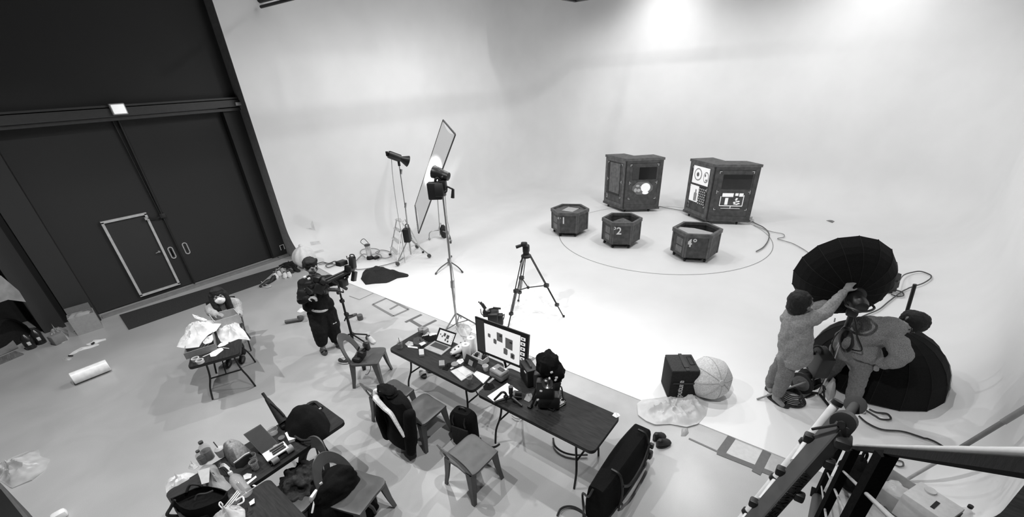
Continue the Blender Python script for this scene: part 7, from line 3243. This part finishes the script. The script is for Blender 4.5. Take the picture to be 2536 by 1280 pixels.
# ================================================================ far left
# roll of white film on the floor
a, b = at(178, 938, .11), at(268, 903, .11)
t = thing('film_roll', (a + b) / 2 - Vector((0, 0, .11)), 'thick white roll of wrapping film lying on the open grey floor', 'roll')
M2 = Matrix.Translation(a) @ (b - a).to_track_quat('Z', 'Y').to_matrix().to_4x4()
Lr = (b - a).length
m_ = MB()
m_.lathe([(.03, .0), (.095, .0), (.10, .006), (.10, Lr - .006), (.095, Lr), (.03, Lr)], 28, M2)
m_.build('film_body', mat(.85, .25), t)
m_ = MB()
m_.lathe([(.025, -.004), (.034, -.004), (.034, Lr + .004), (.025, Lr + .004)], 16, M2)
m_.build('card_core', CARD, t)
for P4, lab in ((((170, 880), (180, 872), (200, 861), (225, 856), (243, 851), (246, 854), (225, 862), (200, 868), (185, 876)), 'long torn strip of white paper on the floor behind the film roll'),
                (((212, 853), (228, 848), (232, 842), (248, 841), (262, 838), (263, 842), (248, 846), (238, 851), (222, 856)), 'second torn white strip lying closer to the cardboard box'),
                (((156, 888), (166, 885), (178, 888), (170, 893), (158, 893)), 'small faint scrap of film on the floor left of the film roll')):
    lump('torn_strip', P4, 0, .035, lab, 'scrap', mat(.8, .6, 'paper' if P4[0][0] > 160 else 'film'), 55, amp=.6, freq=12)
m_ = MB()
m_.rod(at(170, 881, .01), at(180, 881, .01), .012)
m_.rod(at(227, 852, .03), at(233, 848, .03), .015)
solo('black_clip', m_, BLACK, 'small black clip beside the long torn white strip', 'clip')
m_ = MB()
m_.heap([at(*p).xy for p in ((-30, 1140), (0, 1146), (40, 1130), (70, 1118), (96, 1113), (100, 1130), (126, 1138), (112, 1165), (80, 1190), (30, 1210), (0, 1190), (-30, 1215))], .16, 0, seed=71, amp=.5, freq=3.5, ridge=.9, power=1.3, rings=14, seg=80)
solo('plastic_sheet', m_, mat(.75, .3, 'film'), 'crumpled clear plastic sheet on the floor at the left edge', 'plastic sheet')
c_ = at(152, 1282)
m_ = MB()
m_.rbox(c_ + Vector((0, 0, .045)), (.13, .1, .09), .03)
solo('white_box', m_, WHITE, 'small white box at the bottom edge left of the cluttered table', 'box')
# cardboard box by the pillar
P_ = [at(*p) for p in ((194, 832), (256, 812))]
d_ = (P_[1] - P_[0]).normalized()
ang = math.atan2(d_.y, d_.x)
c_ = (P_[0] + P_[1]) / 2 + Vector((-d_.y, d_.x, 0)) * .16
t = thing('cardboard_box', (c_.x, c_.y, 0), 'brown grey cardboard box with white film on top standing by the dark pillar', 'box', rz=ang)
Lx = (P_[1] - P_[0]).length
m_ = MB()
Hc = .36
for q in ((0, -.15, Lx, .008), (0, .15, Lx, .008), (-Lx / 2, 0, .008, .3), (Lx / 2, 0, .008, .3)):
    m_.box((q[0], q[1], Hc / 2), (q[2], q[3], Hc))
m_.box((0, 0, .01), (Lx, .3, .01))
m_.build('carton_walls', CARD, t, smooth=False, world=False)
m_ = MB()
m_.box((-.0, .17, Hc + .05), (Lx * .95, .008, .14), rot=(-.35, 0, 0))
m_.build('flap', mat(.12, .8, 'paper'), t, smooth=False, world=False)
m_ = MB()
m_.blob((-.03, .0, Hc - .03), (Lx * .42, .13, .06), 8, .4)
m_.build('white_film', mat(.6, .3, 'film'), t, world=False)
# bag with a box, bottles
c_ = at(150, 850)
t = thing('clear_bag', c_, 'clear plastic bag holding a small grey carton between the pillars', 'bag')
m_ = MB()
m_.rbox(c_ + Vector((.0, .05, .09)), (.2, .14, .18), .015, rot=(0, 0, .4))
m_.build('small_carton', mat(.2, .7, 'paper'), t)
m_ = MB()
m_.heap([at(*p).xy for p in ((122, 845), (128, 822), (150, 812), (168, 818), (172, 840), (155, 850), (135, 852))], .26, 0, seed=75, amp=.4, ridge=.5, freq=8, power=2.5)
m_.build('bag_film', mat(.7, .3, 'film'), t)
for px, py, lab, h_ in ((80, 862, 'left one of two dark bottles with pale labels by the pillar', .30), (104, 850, 'right one of two dark bottles with pale labels by the pillar', .30)):
    c_ = at(px, py)
    t = thing('dark_bottle', c_, lab, 'bottle')
    m_ = MB()
    m_.lathe([(.06, 0), (.075, .02), (.075, h_ * .7), (.05, h_ * .85), (.025, h_)], 18, None, c_)
    m_.build('bottle_body', mat(.02, .2), t)
    m_ = MB()
    n_ = (EYE - c_).xy.normalized()
    q = c_ + Vector((n_.x * .07, n_.y * .07, h_ * .42))
    m_.rbox(q, (.05, .03, .07), .01, rot=(0, 0, math.atan2(n_.y, n_.x) + PI / 2))
    m_.build('pale_label', mat(.55, .6), t)
# storage corner: pale sheet, dark cloth, leaning panel
m_ = MB()
m_.plate([onY(-40, 680, 11.3), onY(-40, 760, 11.3), onY(18, 742, 11.45), onY(62, 747, 11.5), onY(45, 720, 11.6), onY(0, 682, 11.5)], .02)
m_.v = [(p[0], p[1] + .12 * noise.noise(Vector(p) * 4), p[2]) for p in m_.v]
solo('pale_sheet', m_, mat(.55, .6, 'film'), 'pale plastic sheet hanging at the left edge behind the outer pillar', 'plastic sheet')
m_ = MB()
m_.heap([at(*p).xy for p in ((-30, 884), (-10, 850), (40, 815), (66, 806), (80, 822), (60, 845), (20, 868), (-25, 888))], .5, 0, seed=78, amp=.25, freq=2, power=2.6)
solo('dark_cover', m_, mat(.012, .9, 'cloth'), 'dark cloth covered pile in the storage corner at the left edge', 'cloth')
m_ = MB()
m_.plate([at(-50, 905), at(46, 862), at(0, 800, .32), at(-50, 760, .6)], .02)
solo('leaning_panel', m_, mat(.2, .5), 'grey panel leaning against the dark covered pile at the left edge', 'panel', smooth=False)
m_ = MB()
m_.prism([tuple(at(*p).xy) for p in ((-40, 905), (40, 872), (60, 878), (-40, 920))], .001, .03)
solo('floor_plank', m_, mat(.15, .6, 'wood'), 'dark plank on the floor under the leaning grey panel', 'plank', smooth=False)
# corner of a dark case at the bottom left
P_ = [at(-20, 1185, .5), at(0, 1194, .5), at(78, 1290, .5), at(60, 1330, .5), at(-60, 1330, .5)]
t = thing('dark_case', (P_[2].x - .3, P_[2].y, 0), 'corner of a dark case with a grey rim at the bottom left edge', 'case')
m_ = MB()
m_.prism([tuple(p.xy) for p in P_], .002, .5)
m_.build('case_body', BLACK, t, smooth=False)
m_ = MB()
c2 = sum((p.xy for p in P_), Vector((0, 0))) / 5
for i in range(5):
    a, b = P_[i].xy, P_[(i + 1) % 5].xy
    ia, ib = c2 + (a - c2) * .72, c2 + (b - c2) * .72
    m_.add([(*a, .503), (*b, .503), (*ib, .503), (*ia, .503)], [(0, 1, 2, 3)])
m_.build('grey_rim', mat(.09, .5), t, smooth=False)
bpy.context.view_layer.update()
